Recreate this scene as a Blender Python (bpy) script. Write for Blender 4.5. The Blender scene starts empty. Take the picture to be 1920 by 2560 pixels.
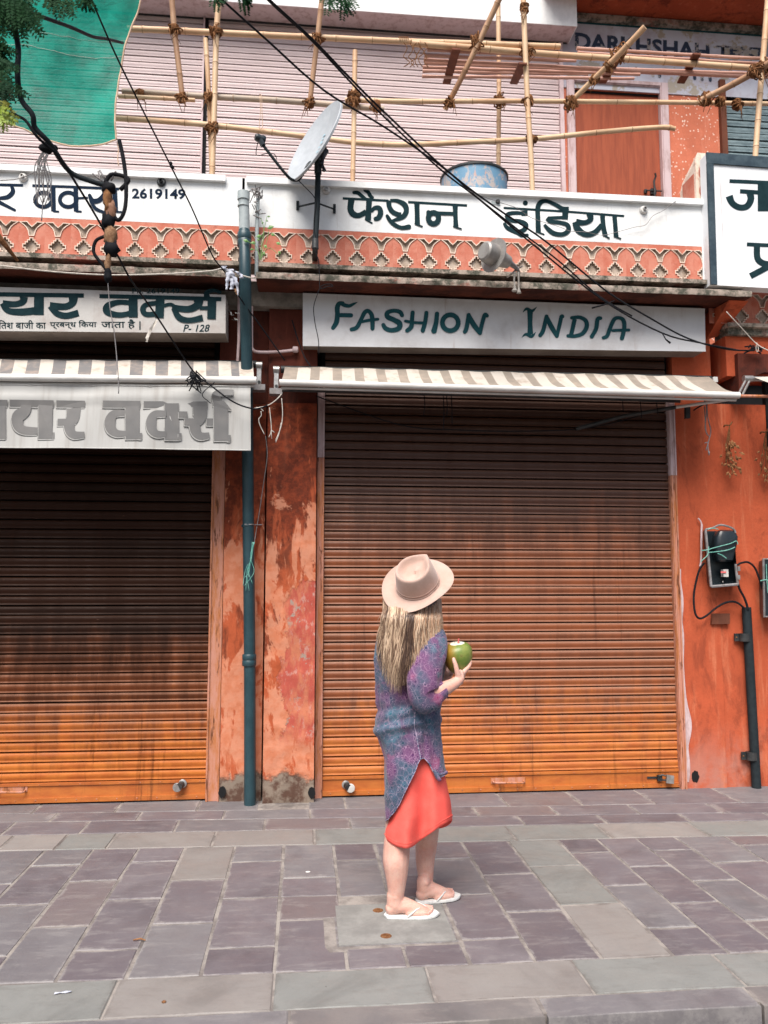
import bpy, bmesh, math, random
from mathutils import Vector, Matrix, noise, geometry
R_ = random.Random(11)
C = bpy.context.scene.collection
sc = bpy.context.scene
rad = math.radians

# ------------------------------------------------------------------ camera
FPX = 2000.0                     # focal length in pixels of the 2560 px high photograph
TILT = math.atan(190 / 2000); YAW = math.atan(.1 * math.cos(TILT)); EYE = 1.55
cr = Vector((math.cos(YAW), -math.sin(YAW), 0))
cf = Vector((math.sin(YAW) * math.cos(TILT), math.cos(YAW) * math.cos(TILT), math.sin(TILT)))
cu = Vector((-math.sin(YAW) * math.sin(TILT), -math.cos(YAW) * math.sin(TILT), math.cos(TILT)))
cam_d = bpy.data.cameras.new('camera'); cam = bpy.data.objects.new('camera', cam_d); C.objects.link(cam)
cam.matrix_world = Matrix(((cr.x, cu.x, -cf.x, 0), (cr.y, cu.y, -cf.y, 0), (cr.z, cu.z, -cf.z, EYE), (0, 0, 0, 1)))
cam_d.sensor_fit = 'VERTICAL'; cam_d.sensor_height = 36; cam_d.lens = 36 * FPX / 2560
cam_d.clip_start = .05; cam_d.clip_end = 400
cam_d.dof.use_dof = True; cam_d.dof.focus_distance = 4.6; cam_d.dof.aperture_fstop = 3.2
sc.camera = cam

# ------------------------------------------------------------------ light: bright overcast day
world = bpy.data.worlds.new('World'); sc.world = world; world.use_nodes = True
wn = world.node_tree.nodes; wl = world.node_tree.links
bg = wn['Background']; sky = wn.new('ShaderNodeTexSky'); sky.sky_type = 'NISHITA'; sky.sun_disc = False
SUN_EL = 55; SUN_AZ = 200      # azimuth of the sun, from +Y clockwise: behind the camera, slightly to the left
sky.sun_elevation = rad(SUN_EL); sky.sun_rotation = rad(SUN_AZ); sky.air_density = 1.0; sky.dust_density = 4.0; sky.ozone_density = 1.0
wl.new(sky.outputs[0], bg.inputs[0]); bg.inputs[1].default_value = .075
sun_d = bpy.data.lights.new('sun', 'SUN'); sun = bpy.data.objects.new('sun', sun_d); C.objects.link(sun)
sun_d.energy = 2.8; sun_d.angle = rad(38); sun_d.color = (1, .955, .9)
az = rad(SUN_AZ); el = rad(SUN_EL)
sd = Vector((math.sin(az) * math.cos(el), math.cos(az) * math.cos(el), math.sin(el)))
sun.rotation_euler = sd.to_track_quat('Z', 'Y').to_euler()
sc.view_settings.view_transform = 'Standard'; sc.view_settings.look = 'None'
sc.view_settings.exposure = .92; sc.view_settings.gamma = 1; sc.view_settings.use_curve_mapping = False
sc.cycles.max_bounces = 6; sc.cycles.transparent_max_bounces = 12

# ------------------------------------------------------------------ surveying: a photo pixel meets a real plane of the place
def D(x, y): return cf + cr * ((x - 960) / FPX) - cu * ((y - 1280) / FPX)
def P(x, y, Y): d = D(x, y); t = Y / d.y; return Vector((d.x * t, Y, EYE + d.z * t))
def G(x, y, z=0): d = D(x, y); t = (z - EYE) / d.z; return Vector((d.x * t, d.y * t, z))
def win(x0, y0, s): return lambda x, y: (x0 + x / s, y0 + y / s)
WA = win(0, 0, 1.728); WB = win(960, 0, 1.728); WC = win(0, 380, 1.728); WD = win(960, 380, 1.728)

# ------------------------------------------------------------------ materials
class N:
    def __init__(s, name, rough=.8, spec=.3, metal=0):
        s.m = bpy.data.materials.new(name); s.m.use_nodes = True
        s.n = s.m.node_tree.nodes; s.l = s.m.node_tree.links
        s.b = s.n['Principled BSDF']; s.b.inputs['Roughness'].default_value = rough
        s.b.inputs['Specular IOR Level'].default_value = spec; s.b.inputs['Metallic'].default_value = metal
        g = s.n.new('ShaderNodeNewGeometry'); s.pos = g.outputs['Position']; s.nrm = g.outputs['True Normal']
        t = s.n.new('ShaderNodeTexCoord'); s.obj = t.outputs['Object']; s.gen = t.outputs['Generated']
        oi = s.n.new('ShaderNodeObjectInfo'); s.rnd = oi.outputs['Random']; s.oloc = oi.outputs['Location']
    def put(s, sock, v):
        if isinstance(v, bpy.types.NodeSocket): s.l.new(v, sock)
        elif isinstance(v, (tuple, list)) and len(v) == 3 and sock.type == 'RGBA': sock.default_value = (*v, 1)
        else: sock.default_value = v
    def map(s, v, scale=(1, 1, 1), loc=(0, 0, 0)):
        m = s.n.new('ShaderNodeMapping'); s.put(m.inputs['Vector'], v); s.put(m.inputs['Scale'], scale); s.put(m.inputs['Location'], loc); return m.outputs[0]
    def noise(s, v, scale, detail=5, rough=.6, dist=0):
        m = s.n.new('ShaderNodeTexNoise'); s.put(m.inputs['Vector'], v); m.inputs['Scale'].default_value = scale
        m.inputs['Detail'].default_value = detail; m.inputs['Roughness'].default_value = rough; m.inputs['Distortion'].default_value = dist; return m.outputs[0]
    def voro(s, v, scale, feat='F1', out='Distance'):
        m = s.n.new('ShaderNodeTexVoronoi'); m.feature = feat; s.put(m.inputs['Vector'], v); m.inputs['Scale'].default_value = scale; return m.outputs[out]
    def rng(s, f, a, b, c=0, d=1):
        m = s.n.new('ShaderNodeMapRange'); m.interpolation_type = 'SMOOTHSTEP'; s.put(m.inputs[0], f)
        m.inputs[1].default_value = a; m.inputs[2].default_value = b; m.inputs[3].default_value = c; m.inputs[4].default_value = d; return m.outputs[0]
    def mix(s, f, a, b, mode='MIX'):
        m = s.n.new('ShaderNodeMix'); m.data_type = 'RGBA'; m.blend_type = mode; s.put(m.inputs[0], f); s.put(m.inputs[6], a); s.put(m.inputs[7], b); return m.outputs[2]
    def math(s, op, a, b=0):
        m = s.n.new('ShaderNodeMath'); m.operation = op; s.put(m.inputs[0], a); s.put(m.inputs[1], b); return m.outputs[0]
    def sep(s, v):
        m = s.n.new('ShaderNodeSeparateXYZ'); s.put(m.inputs[0], v); return m.outputs
    def vadd(s, a, b):
        m = s.n.new('ShaderNodeVectorMath'); m.operation = 'ADD'; s.put(m.inputs[0], a); s.put(m.inputs[1], b); return m.outputs[0]
    def vscale(s, a, k):
        m = s.n.new('ShaderNodeVectorMath'); m.operation = 'SCALE'; s.put(m.inputs[0], a); s.put(m.inputs['Scale'], k); return m.outputs[0]
    def col(s, c): s.put(s.b.inputs['Base Color'], c); return s
    def bump(s, h, strength=.3, dist=.01):
        m = s.n.new('ShaderNodeBump'); s.put(m.inputs['Height'], h); m.inputs['Strength'].default_value = strength; m.inputs['Distance'].default_value = dist
        s.l.new(m.outputs[0], s.b.inputs['Normal']); return s
    def set(s, k, v): s.put(s.b.inputs[k], v); return s
    def rndvec(s): 
        m = s.n.new('ShaderNodeCombineXYZ'); a = s.math('MULTIPLY', s.rnd, 37.); s.put(m.inputs[0], a); s.put(m.inputs[1], s.math('MULTIPLY', s.rnd, 91.)); s.put(m.inputs[2], a); return m.outputs[0]

M = {}
def simple(name, c1, c2, scale=6, rough=.8, spec=.3, metal=0, bs=40, bump=.2, bd=.003, stretch=(1, 1, 1), lo=.35, hi=.65):
    k = N(name, rough, spec, metal); v = k.map(k.pos, stretch)
    f = k.rng(k.noise(v, scale, 6, .65), lo, hi); f2 = k.noise(v, bs, 4)
    c = k.mix(f, c1, c2); c = k.mix(k.rng(f2, .3, .75, 0, .22), c, tuple(x * .55 for x in c1)); k.col(c)
    if bump: k.bump(f2, bump, bd)
    M[name] = k.m; return k
simple('white_paint', (.84, .85, .85), (.74, .75, .75), 3, .75, bs=25, stretch=(1, 1, .6))
simple('grey_pipe', (.42, .47, .48), (.30, .35, .36), 8, .45)
simple('green_pipe', (.013, .042, .055), (.022, .060, .074), 6, .42, .5, bs=60, bump=.05)
simple('dark_metal', (.028, .033, .036), (.06, .06, .06), 12, .5, .5, .4)
simple('steel', (.50, .50, .49), (.33, .31, .29), 20, .38, .5, .75, bs=80, bump=.1)
simple('white_metal', (.70, .70, .68), (.52, .50, .47), 9, .45, .5, stretch=(.3, 1, 1))
simple('rope', (.13, .055, .024), (.25, .12, .055), 60, .95, .1, bs=200, bump=.5)
simple('rope_light', (.62, .45, .33), (.50, .34, .24), 30, .9, .1)
simple('cable', (.008, .009, .012), (.016, .016, .019), 20, .75, .12)
simple('rubber_grey', (.022, .030, .034), (.016, .022, .026), 20, .7, .15)
simple('concrete', (.30, .27, .24), (.17, .155, .14), 9, .92, .1, bs=55, bump=.5, bd=.006)
simple('cloth_white', (.60, .62, .70), (.42, .44, .52), 18, .9, .1)
simple('cord_white', (.62, .58, .52), (.42, .38, .34), 30, .9)
simple('cord_green', (.10, .36, .30), (.24, .50, .42), 30, .6)
simple('wood_brown', (.16, .052, .028), (.10, .035, .02), 12, .85, bs=60, stretch=(1, 1, .2))
simple('porcelain', (.72, .71, .68), (.55, .53, .50), 15, .3, .5)
simple('skin', (.64, .34, .27), (.68, .43, .35), 12, .5, .35, bs=120, bump=.08, bd=.001)
M['skin'].node_tree.nodes['Principled BSDF'].inputs['Subsurface Weight'].default_value = .12
M['skin'].node_tree.nodes['Principled BSDF'].inputs['Subsurface Radius'].default_value = (.012, .004, .002)
simple('flipflop', (.74, .74, .72), (.62, .62, .60), 20, .55)
simple('sole_dark', (.03, .05, .09), (.03, .05, .09), 20, .6)
simple('hat', (.49, .335, .275), (.54, .38, .32), 14, .95, .1, bs=260, bump=.25, bd=.001)
M['hat'].node_tree.nodes['Principled BSDF'].inputs['Sheen Weight'].default_value = .3
simple('coral', (.86, .115, .092), (.92, .15, .12), 7, .8, .15, bs=300, bump=.15, bd=.001)
simple('letter_dark', (.008, .026, .032), (.014, .038, .045), 14, .8, .08, bs=50, bump=0)
simple('letter_navy', (.007, .017, .038), (.012, .026, .048), 14, .8, .08, bs=50, bump=0)
simple('letter_teal', (.014, .070, .085), (.018, .080, .095), 14, .75, .1, bs=50, bump=0)
simple('letter_grey', (.16, .16, .16), (.21, .205, .20), 5, .8, bump=0)
simple('letter_greydark', (.075, .08, .08), (.10, .10, .10), 5, .8, bump=0)
simple('leaf_dark', (.006, .030, .012), (.012, .050, .016), 6, .7, .08, bump=0)
simple('leaf_yellow', (.36, .36, .03), (.22, .32, .03), 6, .5, .4, bump=0)
simple('leaf_green', (.11, .25, .07), (.20, .34, .12), 20, .5, .4, bump=0)
simple('dead_leaf', (.36, .17, .07), (.15, .065, .03), 40, .9, bump=.3)
simple('black_void', (.008, .008, .009), (.012, .012, .013), 5, .9, bump=0)
simple('frame_navy', (.020, .040, .058), (.05, .08, .10), 14, .6)
simple('plastic_black', (.013, .020, .026), (.02, .028, .034), 12, .3, .5, bs=70, bump=.05)
simple('galv', (.30, .29, .30), (.20, .18, .17), 20, .6, .4, .3)
simple('cement_pale', (.27, .265, .25), (.20, .195, .185), 7, .9, bs=60)
for nm, a, b in (('hair_ash', (.28, .18, .12), (.17, .105, .07)), ('hair_blonde', (.66, .50, .36), (.48, .34, .23)),
                 ('hair_warm', (.56, .36, .24), (.40, .24, .145)), ('hair_dark', (.060, .035, .026), (.11, .065, .045))):
    k = simple(nm, a, b, 30, .38, .5, bs=10, bump=0, stretch=(1, 1, .15))
    M[nm].node_tree.nodes['Principled BSDF'].inputs['Anisotropic'].default_value = .4

# --- orange plaster with grime: all walls of the row
def plaster(name, base, pale, dark, rust=.5, zlow=None):
    k = N(name, .88, .2)
    v = k.vadd(k.pos, k.vscale(k.noise(k.pos, 3, 4), .25))
    big = k.noise(v, 1.4, 8, .68, .3); streak = k.noise(k.map(k.pos, (7, 7, .7)), 1.6, 6, .65, .2)
    fine = k.noise(k.pos, 45, 5, .7)
    c = k.mix(k.rng(big, .36, .66), base, tuple(x * .78 for x in base))
    c = k.mix(k.rng(streak, .53, .72, 0, .7), c, pale)
    c = k.mix(k.rng(k.noise(k.map(k.pos, (3, 3, 1.1), (5, 2, 9)), 1.5, 9, .72, .6), .52, .64, 0, rust), c, dark)
    c = k.mix(k.rng(fine, .35, .8, 0, .3), c, tuple(x * .5 for x in base))
    k.bk = (k, c); k.bump(k.math('ADD', fine, k.math('MULTIPLY', big, 2.)), .35, .006); M[name] = k.m
    return k, c
k, c = plaster('orange_plaster', (.52, .105, .045), (.60, .20, .105), (.24, .050, .024), .7); 
z = k.sep(k.pos)[2]
sc_ = k.math('MULTIPLY', k.rng(z, .55, .05), k.rng(k.noise(k.pos, 4, 6), .40, .62)); c = k.mix(k.math('MULTIPLY', sc_, .7), c, (.40, .20, .16))
k.col(c)

# central pier: layers of peeled paint (dark soot, orange, peach, old red, bare grey cement)
k, c = plaster('pier_plaster', (.48, .105, .042), (.60, .24, .13), (.075, .022, .014), .75)
px_, py_, pz_ = k.sep(k.pos)[0:3]
n1 = k.noise(k.map(k.pos, (2.2, 2, 1), (3, 1, 4)), 2.2, 10, .68, .5)
n2 = k.noise(k.map(k.pos, (1, 1, .6), (1, 7, 3)), 3.4, 10, .7, .3)
n3 = k.noise(k.map(k.pos, (5, 3, .8), (2, 0, 1)), 2.4, 9, .7, .4)
soot = k.rng(k.math('ADD', n3, k.rng(pz_, 1.2, 2.7, -.15, .17)), .46, .57)       # dark stains, heavier higher up
c = k.mix(k.math('MULTIPLY', soot, .85), c, k.mix(k.rng(k.noise(k.pos, 16, 8, .75), .42, .6), (.085, .020, .012), (.22, .042, .018)))
peach = k.math('MULTIPLY', k.rng(k.math('ADD', n1, k.rng(pz_, 2.6, 1.5, -.14, .06)), .50, .54), .85)
c = k.mix(peach, c, k.mix(k.rng(k.noise(k.pos, 13, 6), .4, .65), (.60, .26, .16), (.54, .19, .10)))
redm = k.math('MULTIPLY', k.rng(k.math('ADD', k.math('ADD', n2, k.rng(pz_, 1.75, 1.35, -.30, .09)), k.rng(px_, -.30, .02, -.26, .12)), .50, .53), k.rng(pz_, .35, .55))
redc = k.mix(k.rng(k.noise(k.map(k.pos, (2, 2, 1)), 9, 8, .75), .52, .62), (.42, .085, .060), (.48, .26, .22))
redc = k.mix(k.rng(k.noise(k.pos, 6, 6, .7), .60, .64), redc, (.30, .25, .21))
redc = k.mix(k.rng(k.noise(k.map(k.pos, (4, 3, 1.3), (1, 8, 1)), 3, 9, .75), .44, .62), redc, (.50, .17, .095))
c = k.mix(redm, c, redc)
cem = k.rng(k.math('ADD', k.math('MULTIPLY', k.noise(k.pos, 7, 6), .35), k.math('MULTIPLY', pz_, -1.)), -.045, .01)
c = k.mix(cem, c, k.mix(k.rng(k.noise(k.pos, 9, 8, .7), .42, .6), (.24, .19, .15), (.10, .055, .04)))
k.col(c); k.bump(k.math('ADD', k.math('ADD', k.noise(k.pos, 40, 5), k.math('MULTIPLY', cem, -2.)), k.math('MULTIPLY', redm, -1.2)), .5, .006)

# dark red stained wall under the ledge, colour deepened to paint in its shade
k, c = plaster('dark_red_plaster', (.11, .028, .018), (.20, .055, .032), (.03, .016, .013), .8); k.col(c)
k, c = plaster('upper_plaster', (.66, .20, .115), (.78, .36, .25), (.46, .12, .07), .35)
sp = k.voro(k.map(k.pos, (1, 1, 1)), 26); c = k.mix(k.math('MULTIPLY', k.rng(sp, .26, .16), k.rng(k.noise(k.pos, 2.3, 3), .42, .56)), c, (.80, .62, .52)); k.col(c)
k, c = plaster('red_soffit', (.46, .085, .035), (.56, .14, .07), (.085, .018, .012), .75); k.col(c)

# whitewashed parapet wall: dirt in patches and thin runs
k = N('whitewash', .85, .2); f = k.noise(k.map(k.pos, (1.2, 1, 1)), 2.6, 8, .68, .3); st = k.noise(k.map(k.pos, (14, 1, .8)), 2, 6, .6)
c = k.mix(k.rng(f, .42, .72, 0, .6), (.80, .82, .82), (.60, .59, .575)); c = k.mix(k.rng(st, .60, .76, 0, .45), c, (.42, .37, .33))
c = k.mix(k.rng(k.noise(k.pos, 38, 8, .8), .64, .70, 0, .7), c, (.25, .23, .22)); k.col(c); k.bump(k.noise(k.pos, 22, 8, .7), .5, .006); M['whitewash'] = k.m
k = N('lilac_wash', .88, .2); f = k.noise(k.pos, 2.2, 9, .7, .4)
c = k.mix(k.rng(f, .40, .6), (.56, .58, .66), (.47, .44, .50)); c = k.mix(k.rng(k.noise(k.map(k.pos, (1, 1, 1), (4, 4, 4)), 2.7, 9, .7), .55, .58), c, (.42, .37, .31)); k.col(c); M['lilac_wash'] = k.m
k = N('faded_letter', .8, .2); c = k.mix(k.rng(k.noise(k.map(k.pos, (1, 1, 1), (4, 4, 4)), 4.2, 9, .75), .50, .54), (.035, .05, .085), (.44, .40, .38)); k.col(c); M['faded_letter'] = k.m

# frieze red stone paint
k = N('frieze_red', .85, .2); v = k.vadd(k.pos, k.rndvec()); c = k.mix(k.rng(k.noise(v, 6, 7, .7), .36, .64), (.48, .145, .095), (.56, .225, .16)); c = k.mix(k.rng(k.noise(v, 22, 7, .7), .56, .74, 0, .7), c, (.20, .07, .045))
k.col(c); k.bump(k.noise(v, 40, 6), .4, .004); M['frieze_red'] = k.m
k = N('frieze_cream', .85, .2); c = k.mix(k.rng(k.noise(k.pos, 17, 7, .7), .44, .66), (.74, .60, .50), (.54, .38, .30)); k.col(c); M['frieze_cream'] = k.m
k = N('frieze_back', .9, .1); c = k.mix(k.rng(k.noise(k.pos, 12, 7, .7), .38, .62), (.52, .44, .37), (.36, .28, .22)); k.col(c); M['frieze_back'] = k.m
# ledge concrete with moss-black growth
k = N('ledge_concrete', .95, .1); c = k.mix(k.rng(k.noise(k.pos, 9, 8, .75), .40, .60), (.40, .33, .28), (.085, .085, .068)); c = k.mix(k.rng(k.noise(k.map(k.pos, (1, 1, 1), (3, 3, 3)), 3, 6, .7), .55, .65, 0, .6), c, (.42, .14, .11))
k.col(c); k.bump(k.noise(k.pos, 30, 8, .7), .7, .012); M['ledge_concrete'] = k.m
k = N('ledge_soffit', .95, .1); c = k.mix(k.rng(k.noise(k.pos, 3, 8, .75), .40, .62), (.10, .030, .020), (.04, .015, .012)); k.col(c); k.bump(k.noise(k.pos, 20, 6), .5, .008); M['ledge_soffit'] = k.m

# painted steel roller shutter: orange paint under brown grime, darkened upwards by soot and painted-in shade; dust lies on the upper faces
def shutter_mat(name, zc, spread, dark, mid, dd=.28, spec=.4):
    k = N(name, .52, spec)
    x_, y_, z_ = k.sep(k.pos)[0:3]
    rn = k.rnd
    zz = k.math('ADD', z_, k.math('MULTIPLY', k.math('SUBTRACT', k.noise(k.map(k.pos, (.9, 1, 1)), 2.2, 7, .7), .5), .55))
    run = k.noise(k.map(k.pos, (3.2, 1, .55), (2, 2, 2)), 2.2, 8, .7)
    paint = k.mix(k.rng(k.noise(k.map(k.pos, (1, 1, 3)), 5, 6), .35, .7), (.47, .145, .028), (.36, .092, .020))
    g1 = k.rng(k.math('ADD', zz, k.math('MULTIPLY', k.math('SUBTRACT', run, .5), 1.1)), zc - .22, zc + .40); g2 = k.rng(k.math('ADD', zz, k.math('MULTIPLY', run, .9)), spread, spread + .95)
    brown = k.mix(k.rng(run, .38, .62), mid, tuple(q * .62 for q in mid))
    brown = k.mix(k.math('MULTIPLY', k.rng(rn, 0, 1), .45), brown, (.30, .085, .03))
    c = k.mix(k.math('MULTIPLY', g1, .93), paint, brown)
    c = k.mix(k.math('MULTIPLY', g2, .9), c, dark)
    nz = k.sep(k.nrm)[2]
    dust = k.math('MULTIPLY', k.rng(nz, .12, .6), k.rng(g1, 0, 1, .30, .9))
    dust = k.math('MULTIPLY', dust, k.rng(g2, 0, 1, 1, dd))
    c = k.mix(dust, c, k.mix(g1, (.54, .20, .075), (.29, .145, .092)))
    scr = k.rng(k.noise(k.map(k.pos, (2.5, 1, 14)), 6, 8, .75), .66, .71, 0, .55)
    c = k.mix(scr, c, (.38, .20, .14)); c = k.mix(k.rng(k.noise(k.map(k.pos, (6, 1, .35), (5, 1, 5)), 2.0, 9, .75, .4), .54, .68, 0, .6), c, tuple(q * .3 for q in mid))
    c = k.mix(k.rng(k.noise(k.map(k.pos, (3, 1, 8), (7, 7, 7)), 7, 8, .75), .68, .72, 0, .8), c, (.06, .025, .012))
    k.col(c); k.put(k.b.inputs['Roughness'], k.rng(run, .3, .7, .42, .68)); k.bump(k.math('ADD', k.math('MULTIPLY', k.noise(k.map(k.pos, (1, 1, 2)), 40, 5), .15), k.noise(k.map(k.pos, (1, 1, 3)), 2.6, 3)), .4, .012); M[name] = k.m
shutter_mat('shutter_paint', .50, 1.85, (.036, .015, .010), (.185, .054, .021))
shutter_mat('shutter_paint_dark', .36, .80, (.007, .004, .003), (.105, .030, .012), .05, .12)  # near-black upper part also carries painted shade from the banner
k = N('shutter_pink', .6, .35); f = k.noise(k.map(k.pos, (.7, 1, 2)), 2.5, 7, .7)
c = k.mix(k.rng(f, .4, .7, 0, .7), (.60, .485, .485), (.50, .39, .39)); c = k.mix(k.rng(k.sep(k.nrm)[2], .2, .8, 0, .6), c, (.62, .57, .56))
c = k.mix(k.rng(k.noise(k.map(k.pos, (.6, 1, 6)), 14, 6, .8), .72, .75), c, (.16, .06, .06)); k.col(c); M['shutter_pink'] = k.m
k = N('shutter_teal', .6, .3); c = k.mix(k.rng(k.noise(k.map(k.pos, (1, 1, 3)), 9, 8, .75), .4, .65), (.20, .27, .29), (.11, .16, .18)); k.col(c); M['shutter_teal'] = k.m
k = N('pink_paint', .7, .3); c = k.mix(k.rng(k.noise(k.map(k.pos, (3, 3, 1)), 5, 7, .7), .45, .68), (.60, .47, .48), (.42, .29, .28)); k.col(c); M['pink_paint'] = k.m
k = N('guide_paint', .7, .3); nz_ = k.noise(k.map(k.pos, (6, 6, 1)), 4, 8, .75); c = k.mix(k.rng(nz_, .36, .60), (.42, .15, .05), (.50, .235, .17))
c = k.mix(k.rng(k.noise(k.map(k.pos, (6, 6, 1), (3, 3, 3)), 5, 8, .7), .54, .64), c, (.13, .045, .02)); k.col(c); M['guide_paint'] = k.m

# slate paving, three tones; patches of dried cement wash
def slate(name, a, b, wash, amt):
    k = N(name, .62, .35); v = k.vadd(k.pos, k.rndvec())
    c = k.mix(k.rng(k.noise(v, 3.2, 7, .65, .3), .36, .66), a, b)
    c = k.mix(k.math('MULTIPLY', k.rnd, .35), c, tuple(q * .72 for q in a))
    c = k.mix(k.rng(k.noise(k.map(v, (1, 1, 1), (9, 9, 9)), 2.4, 10, .72, .5), .70 - amt, .78 - amt * .6, 0, .75), c, wash)
    g_ = k.sep(k.gen); e1_ = k.math('MINIMUM', k.math('MINIMUM', g_[0], k.math('SUBTRACT', 1., g_[0])), k.math('MINIMUM', g_[1], k.math('SUBTRACT', 1., g_[1])))
    ed_ = k.math('ADD', e1_, k.math('MULTIPLY', k.math('SUBTRACT', k.noise(v, 7, 8, .75), .5), .34)); c = k.mix(k.rng(ed_, .035, -.01, 0, .8), c, wash)
    c = k.mix(k.rng(k.noise(k.map(v, (1, 1, 1), (2, 5, 1)), 1.7, 9, .7, .8), .48, .70, 0, .55), c, tuple(q * .60 for q in a))
    c = k.mix(k.rng(k.noise(v, 60, 5, .75), .55, .8, 0, .35), c, tuple(q * .45 for q in a))
    c = k.mix(k.rng(k.voro(v, 9), .035, .02, 0, .8), c, (.05, .04, .035)); c = k.mix(k.rng(k.noise(k.map(v, (1, 3.5, 1), (7, 7, 1)), 5, 9, .75, .4), .50, .66, 0, .45), c, wash)
    k.col(c); k.put(k.b.inputs['Roughness'], k.rng(k.noise(v, 6, 5), .3, .7, .45, .72)); k.bump(k.math('ADD', k.noise(v, 14, 9, .7), k.math('MULTIPLY', k.noise(v, 70, 4), .3)), .3, .006); M[name] = k.m
slate('slate_purple', (.150, .130, .142), (.180, .160, .170), (.26, .24, .235), .05)
slate('slate_dark', (.130, .111, .123), (.158, .138, .148), (.25, .23, .225), .02)
slate('slate_grey', (.160, .148, .157), (.188, .176, .180), (.26, .245, .24), .06)
slate('slate_red', (.168, .136, .140), (.19, .162, .162), (.26, .235, .225), .06)
slate('stone_green', (.215, .218, .208), (.245, .245, .232), (.16, .155, .145), .05)
slate('stone_beige', (.242, .222, .210), (.265, .245, .230), (.19, .17, .158), .06)
slate('stone_kerb', (.150, .138, .138), (.19, .172, .165), (.25, .225, .21), .05)
k = N('mortar', .95, .1); c = k.mix(k.rng(k.noise(k.pos, 5, 9, .7), .38, .62), (.31, .28, .255), (.17, .15, .14)); c = k.mix(k.rng(k.noise(k.pos, 2.6, 5), .56, .66, 0, .7), c, (.10, .088, .085)); k.col(c); k.bump(k.noise(k.pos, 50, 6), .5, .004); M['mortar'] = k.m
simple('asphalt', (.055, .052, .05), (.075, .07, .065), 8, .9, bs=120, bump=.6)

# bamboo: skin tint drifts along each pole, dark specks
def bamboo_mat(name, a, b, d):
    k = N(name, .5, .35); v = k.vadd(k.pos, k.rndvec()); c = k.mix(k.rng(k.noise(v, 2.2, 6), .36, .64), a, b); c = k.mix(k.rng(k.noise(v, 14, 8, .78), .58, .72, 0, .8), c, d)
    k.col(c); k.bump(k.noise(v, 50, 4), .15, .002); M[name] = k.m
bamboo_mat('bamboo', (.64, .46, .29), (.56, .345, .20), (.26, .13, .07))
bamboo_mat('bamboo_old', (.36, .20, .115), (.50, .31, .19), (.14, .065, .035))
bamboo_mat('bamboo_grey', (.36, .30, .25), (.46, .35, .26), (.16, .11, .09))
bamboo_mat('cane', (.56, .335, .27), (.46, .25, .19), (.20, .09, .06))
simple('bamboo_node', (.20, .10, .05), (.34, .20, .11), 60, .8)
simple('bamboo_inside', (.70, .52, .36), (.55, .38, .24), 60, .8)

# sheet metal sign face, rust at its edges and rain streaks from the top
def sign_mat(name, a, b, rusty):
    k = N(name, .55, .35); st = k.noise(k.map(k.pos, (11, 1, .7)), 2, 6, .7); c = k.mix(k.rng(k.noise(k.pos, 2.4, 8, .7), .42, .7), a, b); c = k.mix(k.rng(st, .58, .75, 0, .5), c, (.34, .25, .21))
    c = k.mix(k.rng(k.noise(k.map(k.pos, (1.5, 1, 1)), 13, 8, .8), rusty, rusty + .03), c, (.32, .12, .05)); k.col(c); k.bump(k.noise(k.pos, 3, 3), .3, .02); M[name] = k.m
sign_mat('sign_white', (.60, .61, .63), (.48, .47, .475), .70)
sign_mat('sign_grimy', (.52, .51, .49), (.40, .355, .33), .66)  # greyer, more rust-flecked face of the left box sign
sign_mat('sign_panel', (.78, .80, .82), (.70, .72, .75), .76)
simple('sign_under', (.28, .24, .21), (.20, .165, .145), 4, .8)
k = N('banner_cloth', .75, .2); c = k.mix(k.rng(k.noise(k.map(k.pos, (8, 1, .6)), 2, 6, .6), .45, .75), (.46, .46, .445), (.36, .345, .325)); k.col(c); M['banner_cloth'] = k.m
k = N('awning_light', .9, .15); c = k.mix(k.rng(k.noise(k.map(k.pos, (1, 1, 1)), 7, 8, .7), .5, .72), (.52, .475, .42), (.34, .27, .215)); k.col(c); M['awning_light'] = k.m
k = N('awning_dark', .9, .15); c = k.mix(k.rng(k.noise(k.map(k.pos, (1, 1, 1)), 6, 8, .75), .44, .66), (.175, .17, .17), (.30, .25, .22)); k.col(c); M['awning_dark'] = k.m
k = N('awning_tan', .9, .15); c = k.mix(k.rng(k.noise(k.map(k.pos, (1, 1, 1)), 6, 8, .75), .40, .66), (.26, .225, .19), (.34, .285, .235)); k.col(c); M['awning_tan'] = k.m
# door
k = N('door_ply', .7, .3); c = k.mix(k.rng(k.noise(k.map(k.pos, (9, 1, .7)), 2.5, 8, .7), .38, .64), (.36, .085, .038), (.27, .06, .028)); c = k.mix(k.rng(k.noise(k.map(k.pos, (22, 1, 1)), 3, 8, .8), .66, .70, 0, .7), c, (.55, .28, .19)); k.col(c); M['door_ply'] = k.m
k = N('drum_paint', .5, .4); c = k.mix(k.rng(k.noise(k.map(k.pos, (1, 1, .8)), 8, 8, .75, .6), .48, .56), (.13, .27, .40), (.42, .37, .35)); c = k.mix(k.rng(k.noise(k.map(k.pos, (2.5, 2.5, .5), (4, 0, 0)), 9, 8, .75), .56, .64), c, (.52, .30, .22)); k.col(c); M['drum_paint'] = k.m
# coconut husk
k = N('husk', .38, .45); x_, y_, z_ = k.sep(k.obj)[0:3]; c = k.mix(k.rng(k.noise(k.obj, 22, 6, .7), .38, .62), (.125, .19, .035), (.22, .25, .06)); c = k.mix(k.rng(x_, -.01, -.06), c, (.30, .17, .025)); c = k.mix(k.rng(k.noise(k.obj, 45, 7, .75), .60, .68), c, (.09, .06, .02)); k.col(c); M['husk'] = k.m
simple('coconut_flesh', (.78, .74, .64), (.66, .56, .42), 30, .7); simple('straw', (.75, .16, .16), (.75, .16, .16), 5, .4)
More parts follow.
